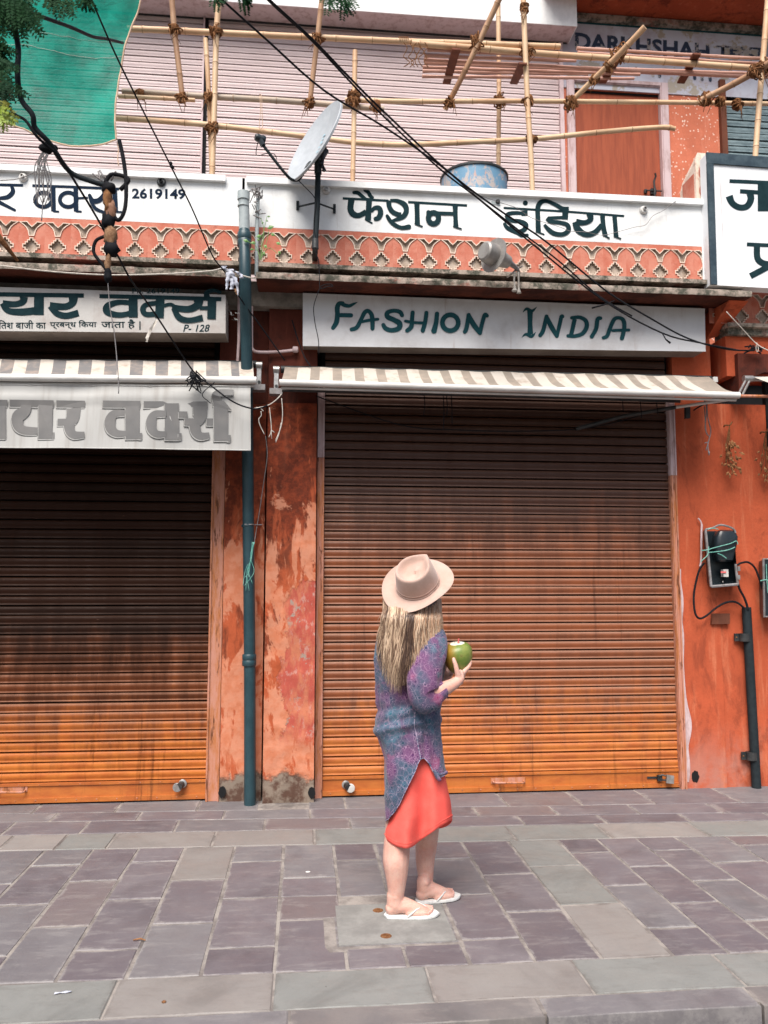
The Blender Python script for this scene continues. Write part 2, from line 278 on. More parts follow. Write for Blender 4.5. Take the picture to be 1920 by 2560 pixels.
# green scaffold net, slightly see-through
k = N('net', .85, .1); k.col(k.mix(k.rng(k.noise(k.map(k.pos, (1, 1, .5)), 3.2, 7, .7), .36, .66), (.004, .25, .185), (.002, .17, .125)))
fn = k.noise(k.map(k.pos, (60, 1, 60)), 6, 2); k.put(k.b.inputs['Alpha'], k.rng(k.noise(k.map(k.pos, (1, 1, 1), (2, 0, 2)), 1.6, 3), .35, .65, .86, .965)); k.bump(k.noise(k.pos, 9, 7, .65, .5), .5, .03)
k.b.inputs['Transmission Weight'].default_value = 0; M['net'] = k.m
# printed blouse: rings and little medallions in teal, plum, rose
k = N('print_fabric', .75, .2); v = k.map(k.obj, (1, 1, 1)); wob = k.vadd(v, k.vscale(k.noise(v, 9, 2), .022))
d1 = k.voro(wob, 38); d2 = k.voro(k.map(wob, (1, 1, 1), (3, 1, 2)), 120); e1 = k.voro(wob, 38, 'DISTANCE_TO_EDGE')
ring = k.math('SINE', k.math('MULTIPLY', d1, 44.)); ring2 = k.math('SINE', k.math('MULTIPLY', d2, 20.))
zone = k.noise(v, 4.5, 3, .5); zone2 = k.noise(k.map(v, (1, 1, 1), (5, 5, 5)), 6, 3)
base = k.mix(k.rng(zone, .49, .60), (.011, .055, .085), (.082, .020, .085)); base = k.mix(k.rng(zone2, .56, .66), base, (.24, .035, .10)); base = k.mix(k.rng(zone2, .42, .34), base, (.015, .12, .155))
c = k.mix(k.rng(ring, .35, .8, 0, .7), base, k.mix(k.rng(zone, .4, .6), (.20, .28, .38), (.42, .24, .36)))
c = k.mix(k.rng(ring2, .3, .9, 0, .5), c, (.075, .035, .13)); c = k.mix(k.rng(e1, .05, .01, 0, .35), c, (.44, .30, .40)); k.col(c); k.bump(k.noise(v, 30, 4), .2, .003)
k.b.inputs['Sheen Weight'].default_value = .15; M['print_fabric'] = k.m

# ------------------------------------------------------------------ object helpers
BASE = {}
def thing(name, label, cat, loc=(0, 0, 0), group=None, kind=None):
    o = bpy.data.objects.new(name, None); C.objects.link(o); o.location = loc; o.empty_display_size = .1
    o['label'] = label; o['category'] = cat
    if group: o['group'] = group
    if kind: o['kind'] = kind
    BASE[o] = Vector(loc); return o
def tag(o, label=None, cat=None, group=None, kind=None):
    if label: o['label'] = label
    if cat: o['category'] = cat
    if group: o['group'] = group
    if kind: o['kind'] = kind
    return o
def link(name, me, parent=None, loc=(0, 0, 0)):
    """loc is in world axes; parents are never rotated, so an offset is enough"""
    o = bpy.data.objects.new(name, me); C.objects.link(o); w = Vector(loc); BASE[o] = w
    if parent is not None: o.parent = parent; o.location = w - BASE[parent]
    else: o.location = w
    return o
def cr_spline(pts, n=6, closed=False):
    out = []; L = len(pts)
    if L < 3: return [tuple(p) for p in pts]
    rngs = range(L if closed else L - 1)
    for i in rngs:
        if closed: a, b, c, d = pts[(i - 1) % L], pts[i], pts[(i + 1) % L], pts[(i + 2) % L]
        else: a, b, c, d = pts[max(i - 1, 0)], pts[i], pts[i + 1], pts[min(i + 2, L - 1)]
        for j in range(n):
            t = j / n
            out.append(tuple(.5 * (2 * b[k] + (c[k] - a[k]) * t + (2 * a[k] - 5 * b[k] + 4 * c[k] - d[k]) * t * t + (3 * b[k] - a[k] - 3 * c[k] + d[k]) * t ** 3) for k in range(len(b))))
    if not closed: out.append(tuple(pts[-1]))
    return out

class MB:
    def __init__(s): s.v = []; s.f = []; s.mi = []; s.mats = []
    def mat(s, m):
        if m not in s.mats: s.mats.append(m)
        return s.mats.index(m)
    def add(s, vs, fs, m=None):
        o = len(s.v); s.v += [Vector(p) for p in vs]; k = s.mat(m) if m else 0
        for f in fs: s.f.append([i + o for i in f]); s.mi.append(k)
        return s
    def box(s, x0, x1, y0, y1, z0, z1, m=None):
        return s.add([(x0, y0, z0), (x1, y0, z0), (x1, y1, z0), (x0, y1, z0), (x0, y0, z1), (x1, y0, z1), (x1, y1, z1), (x0, y1, z1)],
                     [(0, 1, 5, 4), (1, 2, 6, 5), (2, 3, 7, 6), (3, 0, 4, 7), (4, 5, 6, 7), (3, 2, 1, 0)], m)
    def hexa(s, q, depth, m=None):
        """four front corners (bottom-left, bottom-right, top-right, top-left) and a depth vector"""
        q = [Vector(p) for p in q]; b = [p + Vector(depth) for p in q]
        return s.add(q + b, [(0, 1, 2, 3), (1, 5, 6, 2), (5, 4, 7, 6), (4, 0, 3, 7), (3, 2, 6, 7), (4, 5, 1, 0)], m)
    def tube(s, pts, r, seg=8, m=None, caps=True, flat=1.0):
        pts = [Vector(p) for p in pts]; n = len(pts); rr = r if isinstance(r, (list, tuple)) else [r] * n
        up = None; vs = []; fs = []
        for i, p in enumerate(pts):
            t = (pts[min(i + 1, n - 1)] - pts[max(i - 1, 0)])
            if t.length < 1e-9: t = Vector((0, 0, 1))
            t.normalize()
            if up is None: up = t.orthogonal().normalized()
            up = (up - t * up.dot(t)); up = up.normalized() if up.length > 1e-6 else t.orthogonal().normalized()
            sd_ = t.cross(up)
            for j in range(seg):
                a = 2 * math.pi * j / seg; vs.append(p + (up * math.cos(a) * flat + sd_ * math.sin(a)) * rr[i])
        for i in range(n - 1):
            for j in range(seg): fs.append((i * seg + j, i * seg + (j + 1) % seg, (i + 1) * seg + (j + 1) % seg, (i + 1) * seg + j))
        if caps: fs.append(tuple(range(seg))[::-1]); fs.append(tuple((n - 1) * seg + j for j in range(seg)))
        return s.add(vs, fs, m)
    def lathe(s, o, axis, prof, seg=20, m=None, capa=True, capb=True):
        """prof: (distance along axis, radius)"""
        o = Vector(o); ax = Vector(axis).normalized(); u = ax.orthogonal().normalized(); w = ax.cross(u); vs = []; fs = []
        for h, r in prof:
            for j in range(seg): a = 2 * math.pi * j / seg; vs.append(o + ax * h + (u * math.cos(a) + w * math.sin(a)) * r)
        n = len(prof)
        for i in range(n - 1):
            for j in range(seg): fs.append((i * seg + j, i * seg + (j + 1) % seg, (i + 1) * seg + (j + 1) % seg, (i + 1) * seg + j))
        if capa: fs.append(tuple(range(seg))[::-1])
        if capb: fs.append(tuple((n - 1) * seg + j for j in range(seg)))
        return s.add(vs, fs, m)
    def grid(s, rows, m=None, closed=False):
        nr = len(rows); nc = len(rows[0]); vs = [p for r in rows for p in r]; fs = []
        for i in range(nr - 1):
            for j in range(nc if closed else nc - 1): fs.append((i * nc + j, i * nc + (j + 1) % nc, (i + 1) * nc + (j + 1) % nc, (i + 1) * nc + j))
        return s.add(vs, fs, m)
    def ell(s, c, r, m=None, u=12, v=8, rot=None):
        c = Vector(c); vs = []; fs = []
        for i in range(v + 1):
            ph = math.pi * i / v
            for j in range(u):
                a = 2 * math.pi * j / u; q = Vector((r[0] * math.sin(ph) * math.cos(a), r[1] * math.sin(ph) * math.sin(a), r[2] * math.cos(ph)))
                if rot: q = rot @ q
                vs.append(c + q)
        for i in range(v):
            for j in range(u): fs.append((i * u + j, (i + 1) * u + j, (i + 1) * u + (j + 1) % u, i * u + (j + 1) % u))
        return s.add(vs, fs, m)
    def mesh(s, name, mat=None, smooth=False, fix=False):
        me = bpy.data.meshes.new(name); me.from_pydata([tuple(v) for v in s.v], [], s.f)
        ms = s.mats if s.mats else [mat]
        for m in ms: me.materials.append(M[m] if isinstance(m, str) else m)
        if s.mats:
            for p, k in zip(me.polygons, s.mi): p.material_index = k
        if fix:
            bm = bmesh.new(); bm.from_mesh(me); bmesh.ops.remove_doubles(bm, verts=bm.verts, dist=1e-5); bmesh.ops.recalc_face_normals(bm, faces=bm.faces); bm.to_mesh(me); bm.free()
        if smooth:
            me.polygons.foreach_set('use_smooth', [True] * len(me.polygons))
            if smooth == 'auto': me.set_sharp_from_angle(angle=rad(38))
        me.update(); return me
    def build(s, name, mat=None, parent=None, smooth=False, fix=False):
        """the mesh is in world coordinates; its origin is put at its parent's base or at the middle of its foot"""
        me = s.mesh(name, mat, smooth, fix)
        if parent is not None: off = BASE[parent]
        else:
            xs = [v.x for v in s.v]; ys = [v.y for v in s.v]; zs = [v.z for v in s.v]; off = Vector(((min(xs) + max(xs)) / 2, (min(ys) + max(ys)) / 2, min(zs)))
        me.transform(Matrix.Translation(-off)); return link(name, me, parent, off)

# painted lettering: round or flat brush strokes laid on a vertical plane, each 0.2 mm above the last
class Paint:
    def __init__(s, w, Y, mat, off=.0015, shift=(0, 0)): s.w = w; s.Y = Y; s.mb = MB(); s.mat = mat; s.k = 0; s.off = off; s.sh = shift
    def pt(s, x, y):
        a, b = s.w(x + s.sh[0], y + s.sh[1]); p = P(a, b, s.Y); return Vector((p.x, s.Y - s.off - s.k * .000012, p.z))
    def st(s, pts, w, n=6, cap=True):
        """stroke through window points; w: one width or one per point"""
        ws = w if isinstance(w, (list, tuple)) else [w] * len(pts)
        q = cr_spline([(p[0], p[1], ws[i]) for i, p in enumerate(pts)], n) if len(pts) > 2 else [(pts[i][0], pts[i][1], ws[i]) for i in range(len(pts))]
        L = []; Rr = []
        for i, (x, y, ww) in enumerate(q):
            a = q[max(i - 1, 0)]; b = q[min(i + 1, len(q) - 1)]; dx, dy = b[0] - a[0], b[1] - a[1]; l = math.hypot(dx, dy) or 1
            nx, ny = -dy / l * ww / 2, dx / l * ww / 2; s.k += 1; L.append(s.pt(x + nx, y + ny)); Rr.append(s.pt(x - nx, y - ny))
        s.mb.grid([L, Rr])
        if cap:
            for (x, y, ww) in (q[0], q[-1]):
                s.k += 2; c = s.pt(x, y); ring = [s.pt(x + math.cos(t * math.pi / 7) * ww / 2, y + math.sin(t * math.pi / 7) * ww / 2) for t in range(14)]
                s.mb.add([c] + ring, [(0, 1 + i, 1 + (i + 1) % 14) for i in range(14)])
        s.k += 3; return s
    def flat(s, pts, w, n=6): return s.st(pts, w, n, cap=False)
    def dot(s, x, y, r): s.k += 2; ring = [s.pt(x + math.cos(t * math.pi / 8) * r, y + math.sin(t * math.pi / 8) * r) for t in range(16)]; s.mb.add(ring, [tuple(range(16))]); return s
    def poly(s, pts): s.k += 2; s.mb.add([s.pt(*p) for p in pts], [tuple(range(len(pts)))]); return s
    def ring(s, cx, cy, rx, ry, w, rot=0):
        pts = []
        for t in range(25): a = t * math.pi / 12; x, y = rx * math.cos(a), ry * math.sin(a); pts.append((cx + x * math.cos(rot) - y * math.sin(rot), cy + x * math.sin(rot) + y * math.cos(rot)))
        L = []; Rr = []
        for i, (x, y) in enumerate(pts):
            a = pts[i - 1 if i else 23]; b = pts[(i + 1) if i < 24 else 1]; dx, dy = b[0] - a[0], b[1] - a[1]; l = math.hypot(dx, dy); nx, ny = -dy / l * w / 2, dx / l * w / 2
            L.append(s.pt(x + nx, y + ny)); Rr.append(s.pt(x - nx, y - ny))
        s.k += 3; s.mb.grid([L, Rr]); return s
    def build(s, name, parent): return s.mb.build(name, s.mat, parent)

def text_obj(body, w, x0, x1, y0, y1, Y, mat, parent, bold=.0, shear=0, off=.002, slope=0):
    """flat printed text filling a window rectangle (baseline y1), slope follows the sign's edge"""
    cu_ = bpy.data.curves.new('lettering', 'FONT'); cu_.body = body; cu_.size = 1; cu_.offset = bold; cu_.shear = shear; cu_.resolution_u = 3
    t = bpy.data.objects.new('lettering', cu_); C.objects.link(t); dg = bpy.context.evaluated_depsgraph_get(); me = bpy.data.meshes.new_from_object(t.evaluated_get(dg)); bpy.data.objects.remove(t)
    xs = [v.co.x for v in me.vertices]; ys = [v.co.y for v in me.vertices]
    if not xs: return None
    ax, bx, ay, by = min(xs), max(xs), min(ys), max(ys)
    off_ = BASE[parent]
    for v in me.vertices:
        u = (v.co.x - ax) / (bx - ax); q = (v.co.y - ay) / (by - ay)
        X = x0 + (x1 - x0) * u; a, b = w(X, y1 + (y0 - y1) * q + slope * (X - x0)); p = P(a, b, Y); v.co = Vector((p.x, Y - off, p.z)) - off_
    me.materials.clear(); me.materials.append(M[mat]); o = link('lettering', me, parent, off_); return o
simple('grey_dish', (.46, .49, .52), (.40, .43, .46), 5, .5, .4, bs=30, bump=.03)
simple('faded_blue', (.30, .52, .62), (.38, .50, .56), 30, .6)
simple('lamp_grey', (.36, .35, .33), (.27, .25, .235), 9, .5, .5, .35, bs=60, bump=.1)
simple('cloth_grey', (.40, .37, .34), (.26, .24, .22), 30, .9)
simple('wood_pale', (.36, .20, .13), (.26, .13, .08), 20, .9)
simple('nail', (.80, .50, .44), (.80, .50, .44), 5, .25)
k = N('hem_print', .8, .2); k.col(k.mix(k.rng(k.noise(k.pos, 120, 2), .4, .6), (.07, .13, .2), (.45, .36, .48))); M['hem_print'] = k.m

# ================================================================== GROUND
YW = 6.15                        # plane of the shutters and ground floor walls
mb = MB(); mb.add([(-60, -60, -.152), (60, -60, -.152), (60, 2.985, -.152), (-60, 2.985, -.152)], [(0, 1, 2, 3)])
road = mb.build('road', 'asphalt'); tag(road, 'dark asphalt road below the pavement kerb', kind='structure')
mb = MB(); mb.box(-6, 9, 3.02, 9.5, -.16, -.0035)
pave = mb.build('pavement', 'mortar'); tag(pave, 'slate paved footway in front of the shuttered shops', kind='structure')
def Lr(k, x):     # the course lines of the paving, depth as a function of x
    return [6.32, 5.83 - .045 * x, 5.607 - .055 * x, 5.356 - .033 * x, 5.045 - .033 * x, 3.425 - .010 * x, 3.132, 2.99][k]
STN = [0]
def stone(x0, x1, y0f, y1f, mat, h=.0, gap=.006, jit=.004, front=0):
    """one flag: corners slightly uneven, arrises worn; y0f (near) and y1f (far) are functions of x"""
    g = lambda: R_.uniform(-jit, jit)
    n = max(2, int((x1 - x0) / .12)); near = []; far = []
    for i in range(n + 1):
        x = x0 + (x1 - x0) * i / n; e = gap * (1 if i in (0, n) else 0) * (1 if i == 0 else -1)
        near.append(Vector((x + e + g() * .6, y0f(x) + gap + g() * .7, 0))); far.append(Vector((x + e + g() * .6, y1f(x) - gap + g() * .7, 0)))
    outer = near + far[::-1]; cx = sum((p for p in outer), Vector()) / len(outer)
    zt = h + R_.uniform(-.0015, .0015); tx, ty = R_.uniform(-.003, .003), R_.uniform(-.003, .003)
    top = lambda p, k: Vector((cx.x + (p.x - cx.x) * k, cx.y + (p.y - cx.y) * k, zt + (p.x - cx.x) * tx + (p.y - cx.y) * ty))
    b = .004
    vs = [Vector((p.x, p.y, -.14 if front else -.012)) for p in outer]
    vs += [Vector((p.x, p.y, zt - b + (p.x - cx.x) * tx)) for p in outer]
    for p in outer:
        d = (cx - p); d.z = 0; d = d.normalized() * b * 1.4; vs.append(Vector((p.x + d.x, p.y + d.y, zt + (p.x - cx.x) * tx + (p.y - cx.y) * ty)))
    m = len(outer); fs = []
    for L in range(2):
        for i in range(m): fs.append((L * m + i, L * m + (i + 1) % m, (L + 1) * m + (i + 1) % m, (L + 1) * m + i))
    for i in range(n): fs.append((2 * m + i, 2 * m + i + 1, 2 * m + m - 2 - i, 2 * m + m - 1 - i))
    mb = MB(); mb.add(vs, fs); o = mb.build('paving_stone', mat, pave); STN[0] += 1; return o
PUR = ['slate_purple', 'slate_purple', 'slate_dark', 'slate_grey', 'slate_purple', 'slate_red']
def row(k, joints, mats, **kw):
    for i in range(len(joints) - 1):
        stone(joints[i], joints[i + 1], lambda x, k=k: Lr(k + 1, x), lambda x, k=k: Lr(k, x), mats[i % len(mats)] if mats else R_.choice(PUR), **kw)
gx = lambda w, x, y: G(*w(x, y)).x
WE = win(0, 1920, 1.728); WF = win(960, 1920, 1.728)
row(0, [-3.4, -2.7, gx(WE, 165, 170), gx(WE, 515, 165), gx(WE, 860, 160), gx(WE, 1118, 165)], ['slate_grey', 'slate_grey', 'slate_dark', 'slate_grey', 'slate_grey'])
row(0, [gx(WE, 1330, 150), gx(WE, 1490, 150), gx(WF, 130, 130), gx(WF, 505, 130), gx(WF, 815, 125), gx(WF, 1120, 120), gx(WF, 1430, 95), 4.1, 4.8, 5.4], ['slate_grey', 'slate_grey', 'slate_purple', 'slate_red', 'slate_purple', 'slate_purple', 'slate_grey'])
row(1, [-3.3, -2.6, gx(WE, 235, 210), gx(WE, 600, 210), gx(WE, 965, 205), gx(WE, 1340, 200), gx(WF, 50, 190), gx(WF, 395, 185), gx(WF, 730, 180), gx(WF, 1060, 165), gx(WF, 1385, 150), 4.0, 4.7, 5.4], ['slate_purple', 'slate_grey', 'slate_dark', 'slate_purple', 'slate_grey', 'slate_purple', 'slate_dark', 'slate_red', 'slate_purple', 'slate_purple', 'slate_dark', 'slate_grey'])
row(2, [-3.0, -2.3, gx(WE, 30, 265), gx(WE, 365, 258), gx(WE, 760, 255), gx(WE, 1142, 250), gx(WE, 1515, 245), gx(WF, 240, 230), gx(WF, 592, 225), gx(WF, 935, 215), gx(WF, 1275, 200), gx(WF, 1610, 180), 4.3, 5.], ['slate_grey', 'slate_dark', 'slate_purple', 'slate_dark', 'slate_grey', 'slate_red', 'slate_grey', 'slate_purple', 'slate_dark', 'slate_dark', 'slate_purple', 'slate_grey'])
row(3, [-3.0, -2.2, gx(WE, 30, 320), gx(WE, 265, 318), gx(WE, 480, 318), gx(WE, 925, 305), gx(WE, 1358, 300), gx(WF, 130, 290), gx(WF, 548, 280), gx(WF, 945, 270), gx(WF, 1335, 250), 3.3, 4.1, 4.9], ['stone_beige', 'stone_beige', 'stone_beige', 'stone_green', 'stone_beige', 'stone_beige', 'stone_green', 'stone_green', 'stone_green', 'stone_beige', 'stone_green', 'stone_beige'], jit=.003)
# the field: columns running away from the kerb
CX = [-1.512 - .285 * 3, -1.512 - .285 * 2, -1.512 - .285, -1.512, -1.231, -.967, -.694, -.400, -.106, .191, .440, .700, .975, 1.263, 1.573, 1.819, 2.067, 2.320, 2.633, 2.91, 3.20, 3.5]
def dy_(w, x, y): return G(*w(x, y)).y
COL = {2: (WE, 60, [500, 700], ['slate_grey', 'slate_purple', 'slate_grey']), 3: (WE, 180, [422, 588, 805], ['slate_grey', 'slate_purple', 'slate_grey', 'slate_dark']),
       4: (WE, 330, [490, 683], ['slate_dark', 'slate_red', 'slate_grey']), 5: (WE, 500, [410, 570, 785], ['slate_purple', 'slate_purple', 'slate_purple', 'slate_dark']),
       6: (WE, 780, [485, 672], ['stone_beige', 'slate_purple', 'slate_grey']), 7: (WE, 1050, [405, 562, 775], ['slate_grey', 'slate_purple', 'slate_purple', 'slate_dark']),
       8: (WE, 1300, [475, 555, 655], ['slate_grey', 'slate_purple', 'slate_red', 'slate_purple']), 9: (WE, 1550, [395, 552, 778], ['slate_dark', 'slate_grey', None, 'slate_purple']),
       10: (WF, 60, [465, 560, 768], ['slate_purple', 'slate_dark', None, 'slate_dark']), 11: (WF, 400, [388, 545, 742], ['slate_purple', 'slate_grey', 'slate_dark', 'slate_purple']),
       12: (WF, 600, [455, 620], ['slate_dark', 'slate_purple', 'slate_dark']), 13: (WF, 800, [420, 590], ['stone_green', 'stone_green', 'stone_beige']),
       14: (WF, 1000, [360, 508, 700], ['slate_dark', 'slate_purple', 'slate_grey', 'slate_dark']), 15: (WF, 1200, [422, 586], ['slate_purple', 'slate_dark', 'slate_dark']),
       16: (WF, 1350, [350, 488, 668], ['slate_dark', 'slate_purple', 'slate_grey', 'slate_red']), 17: (WF, 1500, [405, 600], ['slate_grey', 'slate_purple', 'slate_grey']),
       18: (WF, 1600, [330, 480], ['slate_red', 'slate_grey', 'slate_purple'])}
for i in range(len(CX) - 1):
    if i in COL: w_, x_, br, ms = COL[i]; ys = [dy_(w_, x_, b) for b in br]
    else: ys = [4.6 + R_.uniform(-.1, .1), 4.1 + R_.uniform(-.1, .1)]; ms = ['slate_grey', 'slate_purple', 'slate_dark']
    edges = [lambda x: Lr(4, x)] + [(lambda x, y=y: y) for y in ys] + [lambda x: Lr(5, x)]
    for j in range(len(edges) - 1):
        if ms[j % len(ms)] is None: continue
        stone(CX[i], CX[i + 1], edges[j + 1], edges[j], ms[j % len(ms)], gap=.007, jit=.005)
row(5, [-2.6, -1.9, gx(WE, 475, 1000) - .62, gx(WE, 475, 1000), gx(WE, 1183, 950), gx(WF, 205, 940), gx(WF, 865, 910), gx(WF, 1495, 875), 2.35, 3.0], ['stone_green', 'stone_beige', 'stone_green', 'stone_beige', 'stone_green', 'stone_beige', 'stone_green', 'stone_green', 'stone_beige'], gap=.004)
row(6, [-2.4, -1.6, -.9, gx(WE, 1248, 1080), gx(WF, 685, 1040), gx(WF, 1600, 990), 2.2, 2.9], ['stone_kerb', 'slate_grey', 'slate_grey', 'stone_kerb', 'slate_grey', 'stone_kerb'], gap=.004, front=1)
# manhole cover with its mortar surround
mc = thing('manhole_cover', 'square grey cement manhole cover under the near foot', 'manhole cover', (.43, 3.85, 0))
a, b, c_, d = G(822, 2365), G(1107, 2358), G(1098, 2258), G(820, 2262)
x0, x1, y0, y1 = .16, .69, G(960, 2362).y, G(960, 2260).y
mb = MB(); mb.box(x0 - .055, x1 + .06, y0 - .05, y1 + .055, -.012, -.0005, 'mortar'); mb.build('surround', 'mortar', mc)
mb = MB(); mb.box(x0 + .006, x1 - .006, y0 + .006, y1 - .006, -.011, .0035); mb.build('cover', 'cement_pale', mc)
mb = MB(); mb.box(x0 - .003, x1 + .003, y0 - .003, y1 + .003, -.010, .0006); mb.build('joint', 'galv', mc)
for (px, py) in ((945, 2278), (965, 2342)):
    q = G(px, py); mb = MB(); mb.lathe((q.x, q.y, .0037), (0, 0, 1), [(0, .026), (.002, .024), (.003, .012)], 14); o = mb.build('lifting_eye', 'rope', mc)
# small litter
for k_, (px, py, lb) in enumerate([(600 / 1.728, 1920 + 748 / 1.728, 'dry brown twig lying on a joint of the paving left of the manhole'), (708 / 1.728, 1920 + 1015 / 1.728, 'small dark crumb on the beige kerb-side slab'), (268 / 1.728, 1920 + 981 / 1.728, 'pale scrap of paper on the greenish slab near the lower left corner'), (1330 / 1.728, 1920 + 449 / 1.728, 'white blob of spilt paint on a slate flag left of the woman')]):
    q = G(px, py); mb = MB()
    if k_ == 0: mb.tube([(q.x - .025, q.y, .006), (q.x + .005, q.y + .004, .009), (q.x + .03, q.y - .008, .006)], [.003, .004, .002], 6)
    elif k_ == 1: mb.ell((q.x, q.y, .004), (.009, .008, .005), None, 8, 5)
    elif k_ == 2: mb.grid([[Vector((q.x - .03 + .02 * i, q.y + .012 * j + .003 * i, .004 + .003 * ((i + j) % 2))) for i in range(4)] for j in range(2)])
    else: mb.ell((q.x, q.y, .001), (.014, .010, .003), None, 10, 4)
    o = mb.build(['twig', 'crumb', 'paper_scrap', 'paint_blob'][k_], ['dead_leaf', 'rope', 'cloth_white', 'porcelain'][k_]); tag(o, lb, ['twig', 'litter', 'paper scrap', 'paint'][k_])

# ================================================================== BUILDINGS
shop = thing('shop_building', 'orange plastered shop with brown roller shutter, Hindi lettered white parapet and red carved frieze', 'building', (1.5, 6.4, 0))
lshop = thing('shop_building', 'left neighbouring shop with darker roller shutter under a grey lettered banner', 'building', (-1.5, 6.4, 0))
rshop = thing('shop_building', 'right neighbouring shop, only its frieze and dark arched doorway edge in view', 'building', (3.6, 6.4, 0))
X = lambda px, py, Y=YW: P(px, py, Y).x
Z = lambda px, py, Y=YW: P(px, py, Y).z
SR = (.150, 2.915); SL = (-3.1, -.705)       # clear widths of the two shutters
zhead = 3.62
# walls
mb = MB(); mb.box(SR[1] + .055, 3.30, YW - .03, YW + .5, -.05, 3.80); mb.build('wall', 'orange_plaster', shop)
# the wall steps forward very slightly by the service pipes
mb = MB(); mb.box(3.303, 4.6, YW - .018, YW + .5, -.05, 3.05); mb.build('wall', 'orange_plaster', rshop)
def relief(x0, x1, z0, z1, Y, amp, nx, nz, sc_, mat, name, par, back=.3, seed=0):
    rows = []
    for j in range(nz + 1):
        z = z0 + (z1 - z0) * j / nz; r = []
        for i in range(nx + 1):
            x = x0 + (x1 - x0) * i / nx; r.append(Vector((x, Y - amp * (noise.fractal(Vector((x * sc_ + seed, z * sc_, seed)), .8, 2., 5) + .2), z)))
        rows.append(r)
    mb = MB(); mb.grid(rows)
    e0 = [Vector((x0, Y + back, z0 + (z1 - z0) * j / nz)) for j in range(nz + 1)]; mb.grid([e0, [r[0] for r in rows]]); mb.grid([[r[-1] for r in rows], [Vector((x1, Y + back, v.z)) for v in e0]])
    return mb.build(name, mat, par, smooth='auto')
relief(-.285, .085, -.03, 2.95, YW - .13, .012, 30, 160, 3.1, 'pier_plaster', 'pier', shop, .4)
relief(-.285, .085, 2.95, 3.80, YW - .11, .010, 20, 30, 3.1, 'dark_red_plaster', 'pier_head', shop, .4)
relief(-.600, -.30, -.02, 2.95, YW - .06, .008, 24, 150, 3.1, 'pier_plaster', 'pier', lshop, .4, 3.3)
mb = MB(); mb.box(-.66, -.29, YW - .05, YW + .4, 2.955, 3.80); mb.build('pier_head', 'dark_red_plaster', lshop)
# broken lower corners: black plates painting in the shade of hollows at the frame feet
for (x, z, r, par) in ((-.578, .07, .030, lshop), (.070, .07, .030, shop), (3.045, .09, .032, shop)):
    mb = MB(); n = 18
    ring = [Vector((x + math.cos(t * 2 * math.pi / n) * r * R_.uniform(.75, 1.05), YW - (.147 if par is shop and x < 1 else .075 if par is lshop else .034), z + math.sin(t * 2 * math.pi / n) * r * 1.5 * R_.uniform(.8, 1.05))) for t in range(n)]
    bk_ = [p + Vector((0, .012, 0)) for p in ring]; mb.add(ring + bk_, [tuple(range(n))] + [(i, (i + 1) % n, n + (i + 1) % n, n + i) for i in range(n)]); mb.build('cavity_shade', 'black_void', par)
# frame guides of the shutters
def guide(x0, x1, z1, par, Y=YW - .03, mat='guide_paint', z0=0.0, name='guide_rail'):
    mb = MB(); mb.box(x0, x1, Y, Y + .11, z0, z1); mb.box(x0 + .004, x0 + .014, Y - .012, Y, z0, z1); mb.box(x1 - .014, x1 - .004, Y - .012, Y, z0, z1); mb.build(name, mat, par)
guide(.092, .148, 2.55, shop, YW - .035); guide(.092, .148, 3.1, shop, YW - .035, 'pink_paint', 2.552)
guide(2.917, 2.968, 2.45, shop, YW - .045); guide(2.917, 2.972, 3.2, shop, YW - .045, 'pink_paint', 2.452)
guide(-.703, -.602, 3.2, lshop, YW - .04)
# wavy edge of crumbled plaster beside the right guide
mb = MB(); L = []; Rr = []
for i in range(60):
    z = .05 + i * .028; wv = .012 + .03 * abs(noise.noise(Vector((z * 3.1, 1, 4)))) + .035 * math.exp(-((z - .5) / .18) ** 2)
    L.append(Vector((2.969, YW - .036, z))); Rr.append(Vector((2.969 + wv, YW - .0335, z)))
mb.grid([L, Rr]); mb.build('plaster_edge', 'pink_paint', shop)

# roller shutters, slat by slat
def slat_mesh(x0, x1, pitch, name, mat, bulge=.012, n=7):
    prof = [(.022, 1.03), (.003, 1.0), (-bulge * .30, .95), (-bulge * .72, .86), (-bulge * 1.0, .72), (-bulge * 1.0, .56), (-bulge * .80, .42), (-bulge * .62, .33), (-bulge * .66, .25), (-bulge * .98, .17), (-bulge * .98, .125), (.003, .11), (.022, .10)]
    rows = [[Vector((x, y, z * pitch)) for (y, z) in prof] for x in (x0, x1)]
    mb = MB(); mb.grid(rows); return mb.mesh(name, mat, 'auto')
def shutter(par, name, x0, x1, zb, zt, pitch, mat, Y, bulge=.012, rail=True):
    sh = MB(); sh.box(x0 - .03, x1 + .03, Y + .030, Y + .045, zb, zt); sh = sh.build(name, 'black_void', par)
    me = slat_mesh(x0, x1, pitch, 'slat', mat, bulge); k = 0; z = zb
    while z < zt:
        o_ = link('slat', me, sh, (R_.uniform(-.002, .002), Y + R_.uniform(-.002, .002), z + R_.uniform(-.0012, .0012))); o_.rotation_euler.y = R_.uniform(-.0007, .0007) * (3 if R_.random() < .1 else 1); o_.rotation_euler.x = R_.uniform(-.05, .05); z += pitch
    return sh
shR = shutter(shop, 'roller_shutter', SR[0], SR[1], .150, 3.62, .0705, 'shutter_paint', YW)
shL = shutter(lshop, 'roller_shutter', SL[0], SL[1], .150, 3.62, .0705, 'shutter_paint_dark', YW + .01)
